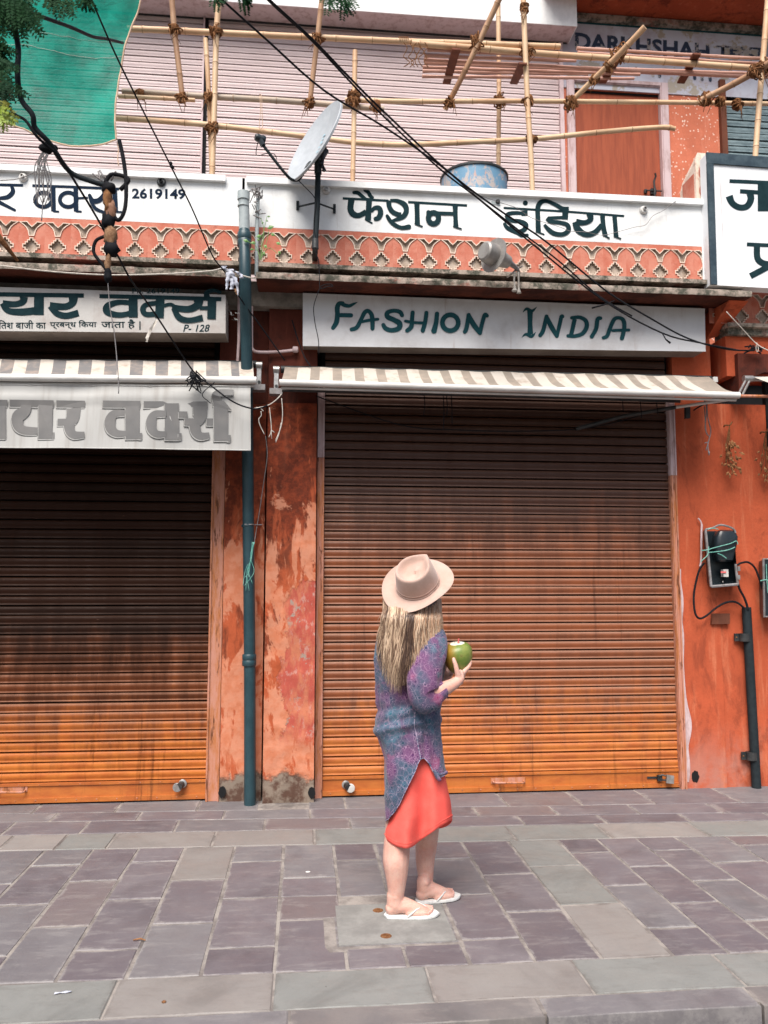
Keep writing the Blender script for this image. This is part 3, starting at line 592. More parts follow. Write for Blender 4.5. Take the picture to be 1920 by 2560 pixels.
def bottom_rail(sh, x0, x1, Y):
    mb = MB(); mb.box(x0, x1, Y - .012, Y + .02, .022, .128); mb.box(x0, x1, Y - .026, Y - .0125, .012, .045); mb.box(x0, x1, Y - .022, Y - .0125, .130, .148)
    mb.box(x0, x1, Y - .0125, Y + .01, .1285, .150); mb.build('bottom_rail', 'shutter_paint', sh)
    mb = MB(); x = x0 + .06
    while x < x1:
        mb.ell((x, Y - .027, .030), (.005, .003, .005), None, 6, 4); mb.ell((x + .02, Y - .023, .139), (.004, .003, .004), None, 6, 4); x += .142
    mb.build('rivets', 'guide_paint', sh)
bottom_rail(shR, SR[0], SR[1], YW); bottom_rail(shL, SL[0], SL[1], YW + .01)
def handle(sh, px0, px1, py, Y):
    a = P(px0, py, Y); b = P(px1, py, Y); mb = MB()
    mb.tube([a + Vector((0, -.012, 0)), a + Vector((.004, -.045, -.004)), a + Vector((.02, -.052, -.006)), b + Vector((-.02, -.052, -.006)), b + Vector((-.004, -.045, -.004)), b + Vector((0, -.012, 0))], .0075, 8)
    mb.box(a.x - .012, b.x + .012, Y - .0165, Y - .0125, a.z - .02, a.z + .022); mb.build('handle', 'guide_paint', sh, smooth='auto')
handle(shR, 1230, 1308, 1951, YW); handle(shL, -70, 66, 1974, YW + .01)
# locks
def round_lock(px, py, Y, dx, label, matf='steel', par=None):
    c = P(px, py, Y); t = thing('shutter_lock', label, 'lock', (c.x, Y - .02, c.z), 'locks on the shutter bottom rails')
    mb = MB(); mb.lathe(c + Vector((-dx * .65, -.016, .018)), (0, -1, 0), [(0, .030), (.006, .030), (.008, .026)], 18); mb.build('escutcheon', 'steel', t, smooth='auto')
    mb = MB(); mb.lathe(c + Vector((-dx * .55, -.022, .014)), (dx * 6, -1, -.15), [(0, .024), (.045, .024)], 18); mb.build('barrel', 'dark_metal', t, smooth='auto')
    mb = MB(); mb.lathe(c + Vector((0, -.045, .0)), (dx * 2., -1, -.05), [(-.004, .027), (0, .032), (.012, .033), (.016, .030), (.017, .012)], 22); mb.build('lock_cap', matf, t, smooth='auto')
round_lock(446, 1964, YW, -.05, 'round steel shutter lock at the right end of the darker left shutter')
round_lock(875, 1966, YW, .05, 'round white capped shutter lock at the left end of the right shutter', 'white_metal')
c = P(1662, 1942, YW); t = thing('padlock', 'square steel padlock hanging from a hasp at the right end of the right shutter', 'padlock', (c.x, YW - .02, c.z))
mb = MB(); mb.hexa([c + Vector(v) for v in ((-.022, -.075, -.030), (.034, -.080, -.036), (.040, -.078, .022), (-.016, -.073, .030))], (.004, .026, 0)); mb.build('lock_body', 'steel', t)
mb = MB(); mb.tube([c + Vector(v) for v in ((-.018, -.06, .02), (-.045, -.055, .028), (-.065, -.045, .018), (-.062, -.04, -.002), (-.03, -.045, -.014), (-.01, -.058, -.01))], .0065, 8); mb.build('shackle', 'dark_metal', t, smooth='auto')
mb = MB(); mb.box(c.x - .15, c.x - .03, YW - .020, YW - .0135, c.z - .007, c.z + .008); mb.box(c.x - .075, c.x - .04, YW - .045, YW - .0205, c.z - .022, c.z + .022); mb.build('hasp', 'dark_metal', t)
# scratches of dark rust on the rail, a plaster scrap at its corner
# ------------------------------------------------ ledges, parapets, frieze
YP = 5.80; YLF = 5.66
zt = Z(1200, 474.7, YP); zc = Z(1200, 489, YP); zw = Z(1200, 592, YP); zf = Z(1200, 683, YP)
zl1 = Z(1200, 699, YLF); zl0 = Z(1200, 716, YLF)
xg0 = X(600, 560, YP); xg1 = X(638, 560, YP); xe = X(1768, 560, YP)
def parapet(par, x0, x1, cap=True, capx=None):
    mb = MB(); mb.box(x0, x1, YP, YP + .18, zw, zt - .001 if cap else zt); w = mb.build('parapet', 'whitewash', par)
    if cap:
        mb = MB(); a, b = capx or (x0, x1); mb.box(a, b, YP - .035, YP + .21, zc, zt); o = mb.build('coping', 'whitewash', w)
    return w
pR = parapet(shop, X(655, 560, YP) - .15, xe, True, (X(617, 450, YP), xe))
pL = parapet(lshop, -3.2, xg0 + .03, True, (-3.2, X(565, 450, YP)))
# frieze tiles: carved plate with pierced spandrel and stepped cross, cream painted arrises, weathered ground behind
pit = (X(1761, 670, YP) - X(648, 605, YP)) / 19.0
p_ = pit; fh = zw - zf
SP = [(-.43, .225), (-.2, .213), (-.13, .30), (0, .42), (.13, .30), (.2, .213), (.43, .225), (.30, .31), (.19, .42), (.12, .55), (.075, .745), (-.075, .745), (-.12, .55), (-.19, .42), (-.30, .31)]
q_ = [(.045, -.31), (.045, -.225), (.125, -.225), (.125, -.135), (.205, -.135), (.205, -.05), (.30, -.05)]
CRS = q_ + [(x, -y) for x, y in q_[::-1]] + [(-x, -y) for x, y in q_] + [(-x, y) for x, y in q_[::-1]]
CRS = [(x, y + 1.19) for x, y in CRS]
def offset_poly(pl, d):
    out = []; n = len(pl); ar = sum(pl[i][0] * pl[(i + 1) % n][1] - pl[(i + 1) % n][0] * pl[i][1] for i in range(n)); sg = 1 if ar > 0 else -1
    for i in range(n):
        a, b, c = Vector(pl[i - 1]), Vector(pl[i]), Vector(pl[(i + 1) % n]); e1 = (b - a).normalized(); e2 = (c - b).normalized()
        n1 = Vector((e1.y, -e1.x)) * sg; n2 = Vector((e2.y, -e2.x)) * sg; m = n1 + n2; m = m.normalized() if m.length > 1e-6 else n1; k = d / max(.45, m.dot(n1)); out.append((b.x + m.x * k, b.y + m.y * k))
    return out
def tile_mesh(H):
    mb = MB(); o = .036
    SPo = offset_poly(SP, o); SPo = [(max(-.499, min(.499, x)), max(.15, y)) for x, y in SPo]; CRo = offset_poly(CRS, o)
    def plate(outer, holes, y, mat):
        loops = [outer] + holes; fl = [v for l in loops for v in l]; tris = geometry.tessellate_polygon([[Vector((v[0], -v[1], 0)) for v in l] for l in loops])
        mb.add([Vector((v[0] * p_, y, -v[1] * p_)) for v in fl], [tuple(t) for t in tris], mat)
    def wall(loop, ya, yb, mat):
        n = len(loop); mb.add([Vector((v[0] * p_, ya, -v[1] * p_)) for v in loop] + [Vector((v[0] * p_, yb, -v[1] * p_)) for v in loop], [(i, (i + 1) % n, n + (i + 1) % n, n + i) for i in range(n)], mat)
    R4 = [(-.5, 0), (.5, 0), (.5, H), (-.5, H)]
    plate(R4, [SPo, CRo], 0, 'frieze_red'); wall(SPo, 0, -.006, 'frieze_cream'); wall(CRo, 0, -.006, 'frieze_cream')
    plate(SPo, [SP], -.006, 'frieze_cream'); plate(CRo, [CRS], -.006, 'frieze_cream'); wall(SP, -.006, .019, 'frieze_back'); wall(CRS, -.006, .019, 'frieze_back')
    return mb.mesh('frieze_tile')
tm = tile_mesh(fh / p_ - .02)
def frieze(par, x0, n, Y=YP - .002, z=None, x_a=None, x_b=None):
    z = zw if z is None else z
    xa = x0 - p_ / 2 if x_a is None else x_a; xb = x0 + (n - .5) * p_ if x_b is None else x_b
    mb = MB(); mb.box(xa, xb, Y + .018, Y + .20, z - fh - .002, z - .001); f = mb.build('frieze', 'frieze_back', par)
    for i in range(n): link('frieze_tile', tm, f, (x0 + i * p_, Y, z - .002))
    return f
xc0 = X(648, 605, YP); frieze(shop, xc0, 20)
mb = MB(); mb.box(xe - .055, xe, YP - .01, YP + .18, zf, zw - .001); mb.build('end_post', 'whitewash', shop)
xl = X(590, 620, YP); nL = 17; frieze(lshop, xl - (nL - 1) * p_, nL)
# sill under the frieze and the projecting ledge
def ledge(par, x0, x1, zl0, zl1, YF, Yb, seed=0, ends=True):
    mb = MB(); mb.box(x0, x1, YP - .055, YP + .2, zf - .035, zf - .002); mb.build('frieze_sill', 'ledge_concrete', par)
    nx = int((x1 - x0) / .035); prof = [(YP - .05, zl1 + .018), (YF + .03, zl1 + .006), (YF, zl1 - .006), (YF - .003, (zl1 + zl0) / 2), (YF + .004, zl0)]
    rows = []
    for i in range(nx + 1):
        x = x0 + (x1 - x0) * i / nx; r = []
        for k, (y, z) in enumerate(prof):
            a = noise.noise(Vector((x * 6 + seed, k * 1.7, 1))) * .007 + noise.noise(Vector((x * 25 + seed, k * 1.7, 5))) * .003
            r.append(Vector((x, y + a, z + noise.noise(Vector((x * 9 + seed, k, 9))) * .005 * (k > 0))))
        rows.append(r)
    mb = MB(); mb.grid(rows, 'ledge_concrete')
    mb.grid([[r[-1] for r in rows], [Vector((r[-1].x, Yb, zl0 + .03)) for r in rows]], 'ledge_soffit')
    for r, sgn in ((rows[0], 1), (rows[-1], -1)): mb.add(r + [Vector((r[0].x, Yb, zl0 + .03)), Vector((r[0].x, Yb, r[0].z))], [tuple(range(len(r) + 2))], 'ledge_concrete')
    return mb.build('ledge', None, par, smooth='auto')
ledge(shop, X(640, 690, YLF), X(1880, 735, YLF), zl0, zl1, YLF, YW + .05)
ledge(lshop, -3.2, X(601, 690, YLF), zl0, zl1, YLF, YW + .05, 7)
# terrace floor closing the shop ceiling, and dark backing
mb = MB(); mb.box(-3.2, xe + .02, YP + .181, 8.05, zf - .25, zf - .06); mb.build('terrace_floor', 'concrete', shop)
mb = MB(); mb.box(-3.2, 3.2, YW + .12, YW + .16, -.05, 3.95); mb.build('inner_wall', 'black_void', shop)
# white end wall piece of the parapet by the gap (behind the down pipe)
mb = MB(); mb.box(xg0 + .031, X(655, 560, YP) - .151, YP + .02, YP + .17, zw - .25, zt - .02); mb.build('gap_wall', 'whitewash', shop)
# little dividing wall at the right end of the terrace
a = P(1738, 400, YP + .03); mb = MB(); x1_ = X(1764, 400, YP + .03)
zt2 = Z(1750, 382, YP + .03); zt3 = Z(1738, 400, YP + .03)
mb.add([(a.x, YP + .03, zt - .02), (x1_, YP + .03, zt - .02), (x1_, YP + .03, zt2), (a.x + .02, YP + .03, zt2), (a.x, YP + .03, zt3)] + [(a.x, YP + .30, zt - .02), (x1_, YP + .30, zt - .02), (x1_, YP + .30, zt2 - .12), (a.x + .02, YP + .30, zt2 - .12), (a.x, YP + .30, zt3 - .14)],
       [(0, 1, 2, 3, 4), (0, 4, 9, 5), (4, 3, 8, 9), (3, 2, 7, 8), (1, 6, 7, 2), (5, 9, 8, 7, 6)])
mb.build('dividing_wall', 'frieze_cream', shop)
mb = MB(); mb.box(a.x - .004, a.x - .001, YP + .06, YP + .25, zt, zt3 - .10); mb.build('red_panel', 'frieze_red', shop)
mb = MB()
for k_ in range(2):
    cz = zt + .10 + k_ * .15; mb.ell(((a.x + x1_) / 2 + .01, YP + .030, cz), (.030, .004, .055), None, 12, 8)
mb.build('painted_petals', 'frieze_red', shop)

# ------------------------------------------------ upper storey, set back behind the terrace
YU = 8.0
zfloor = zf - .06
ux0, ux1 = X(518, 250, YU), X(1398, 330, YU)      # clear width of the large pink shutter
uz1 = Z(1000, 85, YU)
pitU = .0655
shutter(shop, 'upper_roller_shutter', ux0, ux1, zfloor + .1, uz1 + .02, pitU, 'shutter_pink', YU, .010)
lx0, lx1 = -4.2, X(505, 250, YU)
shutter(lshop, 'upper_roller_shutter', lx0, lx1, zfloor + .13, uz1 + .0, pitU, 'shutter_pink', YU, .010)
for (a_, b_, par) in ((lx1 + .002, X(517, 250, YU) - .03, lshop), (ux1 + .002, X(1408, 330, YU), shop)):
    mb = MB(); mb.box(a_, b_, YU - .05, YU + .08, zfloor, uz1); mb.build('guide_rail', 'pink_paint', par)
mb = MB(); mb.box(X(517, 250, YU) - .028, ux0 - .002, YU - .02, YU + .08, zfloor, uz1); mb.build('guide_gap', 'black_void', shop)
# dark slot and shutter hood, then the projecting white slab
mb = MB(); mb.box(-4.2, ux1 + .1, YU - .03, YU + .1, uz1 + .005, uz1 + .13); mb.build('shutter_hood', 'dark_metal', shop)
YS = 7.72
zs0 = Z(1443, 66, YS); zs1 = zs0 + .9
mb = MB(); mb.box(-4.2, X(1443, 66, YS), YS, YU + .3, zs0, zs1); mb.build('roof_slab', 'white_paint', shop)
mb = MB(); mb.box(-4.2, X(1441, 80, YS), YS + .002, YU + .3, zs0 - .004, zs0 - .001); mb.box(-4.2, X(1405, 104, YU), YU - .06, YU + .3, uz1 + .131, zs0 - .005); mb.build('slab_soffit', 'pink_paint', shop)
# wall right of the large shutter: door, painted band
dzt = Z(1540, 215, YU)
dl, dr = X(1437, 360, YU), X(1652, 360, YU)       # door leaf
fl, fr = X(1418, 360, YU), X(1672, 360, YU)       # frame, outside
wx0, wx1 = X(1408, 330, YU) + .002, X(1797, 300, YU)
zb_ = Z(1600, 232, YU); 
mb = MB(); mb.box(wx0, fl, YU, YU + .2, zfloor, zb_); mb.box(fr, wx1, YU, YU + .2, zfloor, zb_); mb.box(fl, fr, YU + .001, YU + .2, dzt + .06, zb_); mb.build('upper_wall', 'upper_plaster', shop)
mb = MB(); mb.box(wx0, 7.5, YU - .012, YU + .2, zb_ + .002, Z(1600, 68, YU)); mb.build('painted_band', 'lilac_wash', shop)
mb = MB(); mb.box(wx0, 7.5, YU - .07, YU + .2, Z(1600, 68, YU) + .002, Z(1600, 54, YU)); mb.build('cornice', 'ledge_concrete', shop)
mb = MB(); mb.box(wx0, 7.5, YU - .016, YU - .0125, Z(1600, 72, YU), Z(1600, 68, YU)); mb.build('blue_line', 'letter_teal', shop)
zso = Z(1600, 54, YU)
mb = MB(); mb.add([(wx0 - .3, 7.35, zso + .02), (7.5, 7.35, zso + .02), (7.5, 8.3, zso + .01), (wx0 - .3, 8.3, zso + .01), (wx0 - .3, 7.35, zso + .25), (7.5, 7.35, zso + .25), (7.5, 8.3, zso + .25), (wx0 - .3, 8.3, zso + .25)], [(0, 1, 5, 4), (1, 2, 6, 5), (2, 3, 7, 6), (3, 0, 4, 7), (4, 5, 6, 7), (3, 2, 1, 0)])
mb.build('balcony_slab', 'red_soffit', shop)
mb = MB(); mb.box(-4.4, 7.6, YU + .201, YU + .3, zfloor - .4, 9.5); mb.build('rear_wall', 'black_void', shop)
door = MB(); door.box(dl + .003, dr - .003, YU + .03, YU + .06, zfloor, dzt - .003); door = door.build('door', 'door_ply', shop)
mb = MB()
for (a_, b_) in ((fl + .001, dl), (dr, fr - .001)):
    mb.box(a_, b_, YU - .03, YU + .12, zfloor, dzt + .055); mb.box(a_ + .012, b_ - .012, YU - .042, YU - .0305, zfloor, dzt + .045)
mb.box(dl + .001, dr - .001, YU - .03, YU + .12, dzt, dzt + .055); mb.box(dl + .001, dr - .001, YU - .042, YU - .0305, dzt + .01, dzt + .045); mb.build('door_frame', 'pink_paint', door)
mb = MB(); mb.box(dl + .004, dr - .004, YU + .02, YU + .029, dzt - .085, dzt - .003); mb.build('dark_gap', 'black_void', door)
hb = P(1634, 478, YU); mb = MB(); mb.tube([hb + Vector((-.09, -.01, 0)), hb + Vector((.09, -.01, .0))], .008, 8); mb.tube([hb + Vector((0, -.015, -.10)), hb + Vector((0, -.03, .0)), hb + Vector((-.002, -.02, .10)), hb + Vector((.012, -.04, .15)), hb + Vector((.0, -.05, .18))], .011, 8)
mb.box(hb.x - .03, hb.x + .03, YU - .005, YU + .029, hb.z - .03, hb.z + .03); mb.box(hb.x - .1, hb.x - .07, YU, YU + .029, hb.z - .02, hb.z + .02); mb.build('bolt', 'dark_metal', door, smooth='auto')
# right teal shutter and its dark transom
tx0 = X(1813, 330, YU); mb = MB(); mb.box(wx1 + .002, tx0 - .002, YU - .05, YU + .1, zfloor, Z(1800, 205, YU)); mb.build('timber_post', 'wood_brown', rshop)
shutter(rshop, 'upper_roller_shutter', tx0, 7.5, zfloor, Z(1860, 262, YU), .075, 'shutter_teal', YU + .03, .010)
mb = MB(); mb.box(tx0, 7.5, YU - .02, YU + .1, Z(1860, 262, YU) + .07, zb_); mb.build('transom', 'black_void', rshop)
# faded sign writing on the band
WG = win(1400, 0, 3.19)
text_obj('DARKHSHAH', WG, 118, 1192, 258, 392, YU - .012, 'faded_letter', shop, bold=.035, off=.004, slope=.085)
text_obj('TEXT', WG, 1245, 1640, 362, 430, YU - .012, 'faded_letter', shop, bold=.035, off=.004, slope=.06)
pt = Paint(win(1360, 60, 2.9625), YU - .012, 'faded_letter', .004)
for (x, y) in ((680, 375), (800, 385), (850, 390), (1110, 405), (1165, 412), (1225, 418)): pt.st([(x, y - 45), (x + 6, y)], 22)
pt.build('lettering', shop)

# ------------------------------------------------ the right neighbour: lower frieze, arched doorway
YR = 5.98; zr = Z(1880, 740, YR)
xr0 = X(1853, 790, YR) - p_
frieze(rshop, xr0, 9, YR, Z(1880, 726, YR), x_a=X(1818, 790, YR))
zrs = Z(1880, 726, YR) - fh
mb = MB(); mb.box(X(1812, 820, YR), 4.9, YR - .05, YR + .2, zrs - .035, zrs - .003); mb.box(X(1818, 820, YR), 4.9, YR - .01, YR + .2, zrs - .09, zrs - .0355); mb.build('frieze_sill', 'ledge_concrete', rshop)
mb = MB(); mb.box(X(1818, 840, YR), 4.9, YR + .03, YR + .3, zrs - .42, zrs - .0905); mb.build('upper_wall', 'orange_plaster', rshop)
# doorway: thick red-brown lintel with a round corner, darkness below
ax0 = X(1838, 900, 6.0); za = Z(1880, 884, 5.96); mb = MB()
outl = [(ax0, za), (5.0, za - .005), (5.0, za - .17), (ax0 + .22, za - .15), (ax0 + .12, za - .19), (ax0 + .06, za - .27), (ax0, za - .34)]
n = len(outl); fr_ = [Vector((x, 5.96, z)) for x, z in outl]; bk_ = [Vector((x, 6.3, z)) for x, z in outl]
mb.add(fr_ + bk_, [tuple(range(n))] + [(i, (i + 1) % n, n + (i + 1) % n, n + i) for i in range(n)]); mb.build('door_lintel', 'dark_red_plaster', rshop)
mb = MB(); mb.box(X(1905, 1100, 6.2), 5.0, YW - .03, YW + .02, 2.0, za - .1); mb.build('doorway', 'black_void', rshop)
# heavy brackets under the ledge end
mb = MB(); c = P(1800, 790, 6.0); mb.add([(c.x - .06, 5.75, zl0 + .0), (c.x + .10, 5.75, zl0 + .0), (c.x + .06, 6.12, zl0 - .16), (c.x - .06, 6.12, zl0 - .2), (c.x - .06, 6.12, zl0 + .02), (c.x + .1, 6.12, zl0 + .02)], [(0, 1, 2, 3), (0, 3, 4), (1, 5, 2), (2, 5, 4, 3), (0, 4, 5, 1)])
mb.build('bracket', 'orange_plaster', shop)

# painted lettering on the parapet walls
pt = Paint(win(820, 440, 3.607), YP, 'letter_dark', .002)
pt.flat([(133, 202), (545, 224)], 21); pt.flat([(722, 236), (1254, 267)], 22)
pt.st([(235, 150), (268, 152), (300, 178), (335, 205)], [32, 34, 34, 28]); pt.st([(335, 130), (360, 145), (380, 178), (400, 195)], [32, 34, 34, 28])
pt.flat([(212, 212), (205, 255), (203, 305), (228, 345), (278, 357), (345, 325)], [58, 56, 55, 55, 48, 50]).flat([(372, 200), (366, 300), (360, 400)], [56, 50, 56]).st([(345, 398), (395, 425)], 15)
pt.st([(395, 315), (420, 290), (460, 292), (474, 335), (455, 378), (430, 388)], [30, 36, 46, 50, 46, 40])
pt.flat([(550, 222), (550, 270), (575, 318), (620, 345), (660, 350)], [48, 44, 44, 44, 40]); pt.flat([(560, 222), (625, 226), (690, 262), (705, 320), (670, 372), (580, 405)], [26, 34, 50, 46, 44, 22])
pt.st([(533, 362), (560, 405), (605, 445), (665, 468), (728, 460)], [30, 36, 38, 36, 44])
pt.flat([(800, 248), (803, 340), (805, 440)], [48, 44, 48]).st([(785, 434), (848, 458)], 15)
pt.flat([(890, 335), (1010, 338), (1130, 342)], 32); pt.ring(950, 383, 46, 50, 48); pt.st([(905, 330), (905, 375)], 40)
pt.flat([(1145, 262), (1148, 360), (1152, 460)], [48, 40, 46]).st([(1132, 457), (1200, 480)], 15)
pt.build('lettering', pR)
pt = Paint(win(1200, 460, 3.607), YP, 'letter_dark', .002)
pt.flat([(213, 216), (750, 248), (1300, 290)], 20); pt.dot(408, 172, 23)
pt.flat([(400, 240), (402, 288)], 56); pt.flat([(425, 272), (340, 262), (265, 268), (245, 295), (290, 330), (360, 338), (412, 368), (395, 415), (340, 430)], [30, 34, 38, 44, 40, 38, 46, 44, 30])
pt.st([(220, 362), (245, 395), (290, 418), (340, 440), (375, 465), (425, 462)], [28, 38, 44, 42, 34, 28])
pt.flat([(525, 440), (522, 330), (520, 220), (545, 168), (600, 155), (680, 188), (740, 222), (800, 222)], [48, 44, 44, 44, 32, 36, 38, 30]).st([(512, 432), (575, 456)], 14)
pt.flat([(770, 225), (765, 320)], 54); pt.flat([(790, 300), (690, 305), (610, 308)], 28); pt.flat([(600, 310), (640, 340), (720, 350), (785, 370), (795, 420), (745, 455), (670, 448), (620, 415), (578, 368)], [36, 38, 36, 40, 44, 40, 42, 40, 26])
pt.flat([(985, 268), (995, 320), (945, 350), (865, 345)], [60, 50, 44, 60]); pt.flat([(850, 345), (880, 410), (950, 455), (1030, 440), (1095, 370)], [42, 60, 50, 48, 40])
pt.flat([(1102, 275), (1110, 380), (1128, 470)], [44, 42, 46]).st([(1112, 462), (1162, 490)], 14); pt.flat([(1210, 285), (1218, 380), (1225, 480)], [42, 40, 44]).st([(1212, 474), (1266, 496)], 14)
pt.build('lettering', pR)
pt = Paint(win(0, 420, 3.456), YP, 'letter_navy', .002)
pt.flat([(-60, 145), (200, 150)], 24); pt.flat([(98, 150), (112, 205), (70, 250), (0, 262), (-40, 262)], [24, 40, 40, 30, 30]); pt.st([(-30, 285), (40, 320), (128, 365)], [36, 30, 22])
pt.flat([(-120, 150), (-122, 370)], 40)
pt.flat([(280, 153), (640, 165), (1030, 182)], 22)
for cx, st_ in ((375, 460), (590, 655)): pt.ring(cx, 275, 72, 62, 34); pt.flat([(st_, 165), (st_ + 3, 375)], 40); pt.st([(st_ + 5, 375), (st_ + 45, 378)], 16)
pt.flat([(670, 262), (760, 258)], 18); pt.st([(775, 238), (800, 285), (855, 280), (905, 230), (902, 190)], [30, 44, 44, 46, 46]); pt.st([(785, 290), (830, 355), (915, 388)], [24, 32, 20]); pt.flat([(990, 180), (1000, 380)], 42); pt.st([(1005, 380), (1050, 382)], 16); pt.flat([(905, 270), (990, 275)], 18)
pt.build('lettering', pL)
text_obj('2619149', win(0, 420, 3.456), 1140, 1602, 176, 266, YP, 'letter_navy', pL, bold=.03, slope=.012)

# ================================================================== SIGNS
def sign_box(name, label, q, depth, face, under, slope_back=.03, cat='sign'):
    """q: four px corners bl, br, tr, tl on plane Y"""
    pts = [P(x, y, Y) for x, y, Y in q]; c = sum(pts, Vector()) / 4
    t = thing(name, label, cat, (c.x, c.y + depth / 2, min(p.z for p in pts)))
    mb = MB(); mb.hexa(pts, (0, depth, .0), face); mb.hexa([pts[0] + Vector((.004, .004, -.002)), pts[1] + Vector((-.004, .004, -.002)), pts[1] + Vector((-.004, .004, -.0005)), pts[0] + Vector((.004, .004, -.0005))], (0, depth - .006, 0), under)
    mb.build('sign_box', None, t); return t, pts
YS1 = 5.92
s1, p1 = sign_box('shop_sign', 'white box sign with FASHION INDIA in dark teal brush letters under the ledge', [(757, 862, YS1), (1764, 868 + 8, YS1), (1762, 772, YS1), (757, 733, YS1)], .19, 'sign_white', 'sign_under')
# the box is straight: recompute from its left and right ends
mb = MB(); e = Vector((0, -.003, 0))
for (a_, b_) in ((p1[3], p1[2]), (p1[0], p1[1])):
    mb.hexa([a_ + Vector((0, -.004, -.010)), b_ + Vector((0, -.004, -.010)), b_ + Vector((0, -.004, .001)), a_ + Vector((0, -.004, .001))], (0, .0035, 0))
mb.build('metal_edge', 'sign_white', s1)
pt = Paint(win(800, 720, 3.318), YS1, 'letter_teal', .002)
pt.st([(188, 128), (158, 132), (143, 165), (144, 220), (136, 285), (108, 332)], [34, 38, 42, 40, 42, 34]); pt.flat([(165, 122), (200, 142), (240, 150), (275, 135), (312, 118)], [30, 34, 30, 22, 4]); pt.st([(160, 226), (257, 228)], 36)
pt.st([(262, 345), (305, 328), (338, 268), (370, 205), (400, 192), (428, 225), (435, 285), (435, 338)], [34, 36, 34, 36, 34, 38, 38, 34]); pt.st([(325, 287), (400, 270), (480, 260)], [22, 26, 24])
pt.st([(680, 228), (662, 200), (612, 190), (560, 205), (560, 240), (612, 266), (660, 296), (650, 338), (590, 352), (542, 335), (525, 308)], [34, 36, 34, 38, 42, 42, 46, 42, 38, 38, 34])
pt.st([(768, 205), (762, 270), (755, 325), (722, 355)], [34, 36, 38, 34]); pt.st([(882, 208), (872, 280), (852, 355)], [34, 36, 36]); pt.st([(708, 276), (780, 288), (860, 292)], 24)
pt.st([(970, 215), (962, 290), (944, 358)], [36, 38, 46]); pt.ring(1080, 290, 66, 66, 40, .1)
pt.st([(1200, 365), (1215, 330), (1232, 225)], [34, 36, 34]); pt.st([(1232, 228), (1270, 300), (1325, 374)], [34, 44, 36]); pt.st([(1325, 374), (1345, 290), (1366, 225), (1384, 232)], [34, 34, 34, 30])
pt.build('lettering', s1)
pt = Paint(win(1250, 720, 3.016), YS1, 'letter_teal', .002)
pt.flat([(226, 172), (226, 262), (228, 352)], [44, 36, 44]); pt.flat([(172, 184), (200, 158), (240, 174), (278, 142)], [3, 22, 24, 2]); pt.flat([(163, 374), (195, 350), (238, 366), (270, 332)], [2, 22, 24, 2])
pt.st([(302, 358), (325, 320), (350, 215)], [30, 32, 30]); pt.st([(350, 218), (385, 290), (428, 363)], [30, 38, 30]); pt.st([(428, 363), (448, 280), (462, 218), (472, 216)], [28, 30, 30, 26])
pt.st([(540, 226), (600, 222), (645, 248), (652, 295), (620, 345), (560, 364), (512, 362)], [26, 28, 32, 34, 32, 28, 26]); pt.flat([(562, 235), (548, 300), (535, 355)], 32)
pt.st([(756, 229), (735, 238), (722, 310), (690, 368)], [28, 32, 32, 30]); pt.st([(778, 376), (806, 362), (830, 300), (860, 238), (895, 226), (928, 245), (936, 300), (918, 380)], [26, 30, 30, 30, 26, 32, 32, 32]); pt.st([(848, 322), (970, 318)], 22)
pt.build('lettering', s1)
YS2 = 5.80
s2, p2 = sign_box('shop_sign', 'grimy white box sign with bold dark Hindi letters above the left awning', [(-330, 824, YS2), (564, 833, YS2), (564, 737, YS2), (-330, 706, YS2)], .22, 'sign_grimy', 'sign_under')
w4 = win(0, 700, 2.765); pt = Paint(w4, YS2, 'letter_dark', .002)
pt.flat([(-300, 95), (580, 108)], 30); pt.flat([(165, 118), (158, 150), (110, 168), (20, 165)], [56, 48, 42, 50]); pt.flat([(20, 160), (55, 212), (150, 222), (250, 212)], [46, 42, 50, 52]); pt.flat([(270, 112), (269, 243)], 68)
pt.flat([(507, 118), (500, 160), (450, 185), (345, 178)], [66, 52, 46, 50]); pt.flat([(345, 182), (395, 232), (460, 248), (543, 228)], [36, 44, 44, 46])
pt.flat([(-150, 100), (-150, 240)], 66); pt.flat([(-260, 140), (-255, 200), (-150, 215)], 46)
pt.flat([(688, 112), (1140, 122), (1530, 133)], 28); pt.flat([(915, 160), (820, 155), (745, 180), (742, 222), (825, 243), (915, 228)], [34, 36, 46, 46, 38, 38]); pt.flat([(920, 118), (922, 260)], 62)
pt.flat([(1080, 160), (1010, 172), (988, 205), (1010, 238), (1080, 235)], [32, 34, 40, 36, 36]); pt.flat([(1108, 125), (1102, 264)], 60); pt.flat([(1130, 180), (1180, 170), (1215, 188)], 24)
pt.flat([(1372, 135), (1365, 175), (1300, 203), (1190, 190)], [70, 54, 46, 40]); pt.flat([(1200, 195), (1240, 262), (1310, 280), (1402, 262)], [34, 44, 38, 44]); pt.flat([(1380, 195), (1450, 195)], 26); pt.flat([(1466, 130), (1462, 272)], 60); pt.flat([(1432, 125), (1432, 88), (1480, 74), (1530, 90)], [44, 34, 26, 22])
pt.build('lettering', s2)
text_obj('\u093f\u0924\u0936 \u092c\u093e\u091c\u0940 \u0915\u093e', w4, -10, 318, 278, 338, YS2, 'letter_dark', s2, bold=.012)
text_obj('\u092a\u094d\u0930\u092c\u0928\u094d\u0927 \u093f\u0915\u092f\u093e', w4, 345, 668, 278, 340, YS2, 'letter_dark', s2, bold=.012)
text_obj('\u091c\u093e\u0924\u093e \u0939\u0948 |', w4, 700, 972, 272, 345, YS2, 'letter_dark', s2, bold=.012)
text_obj('P- 128', w4, 1266, 1450, 308, 358, YS2, 'letter_dark', s2, bold=.012, shear=.25)
text_obj('Ph. 2619149', w4, 915, 1242, 58, 94, YS2, 'letter_dark', s2, bold=.012)
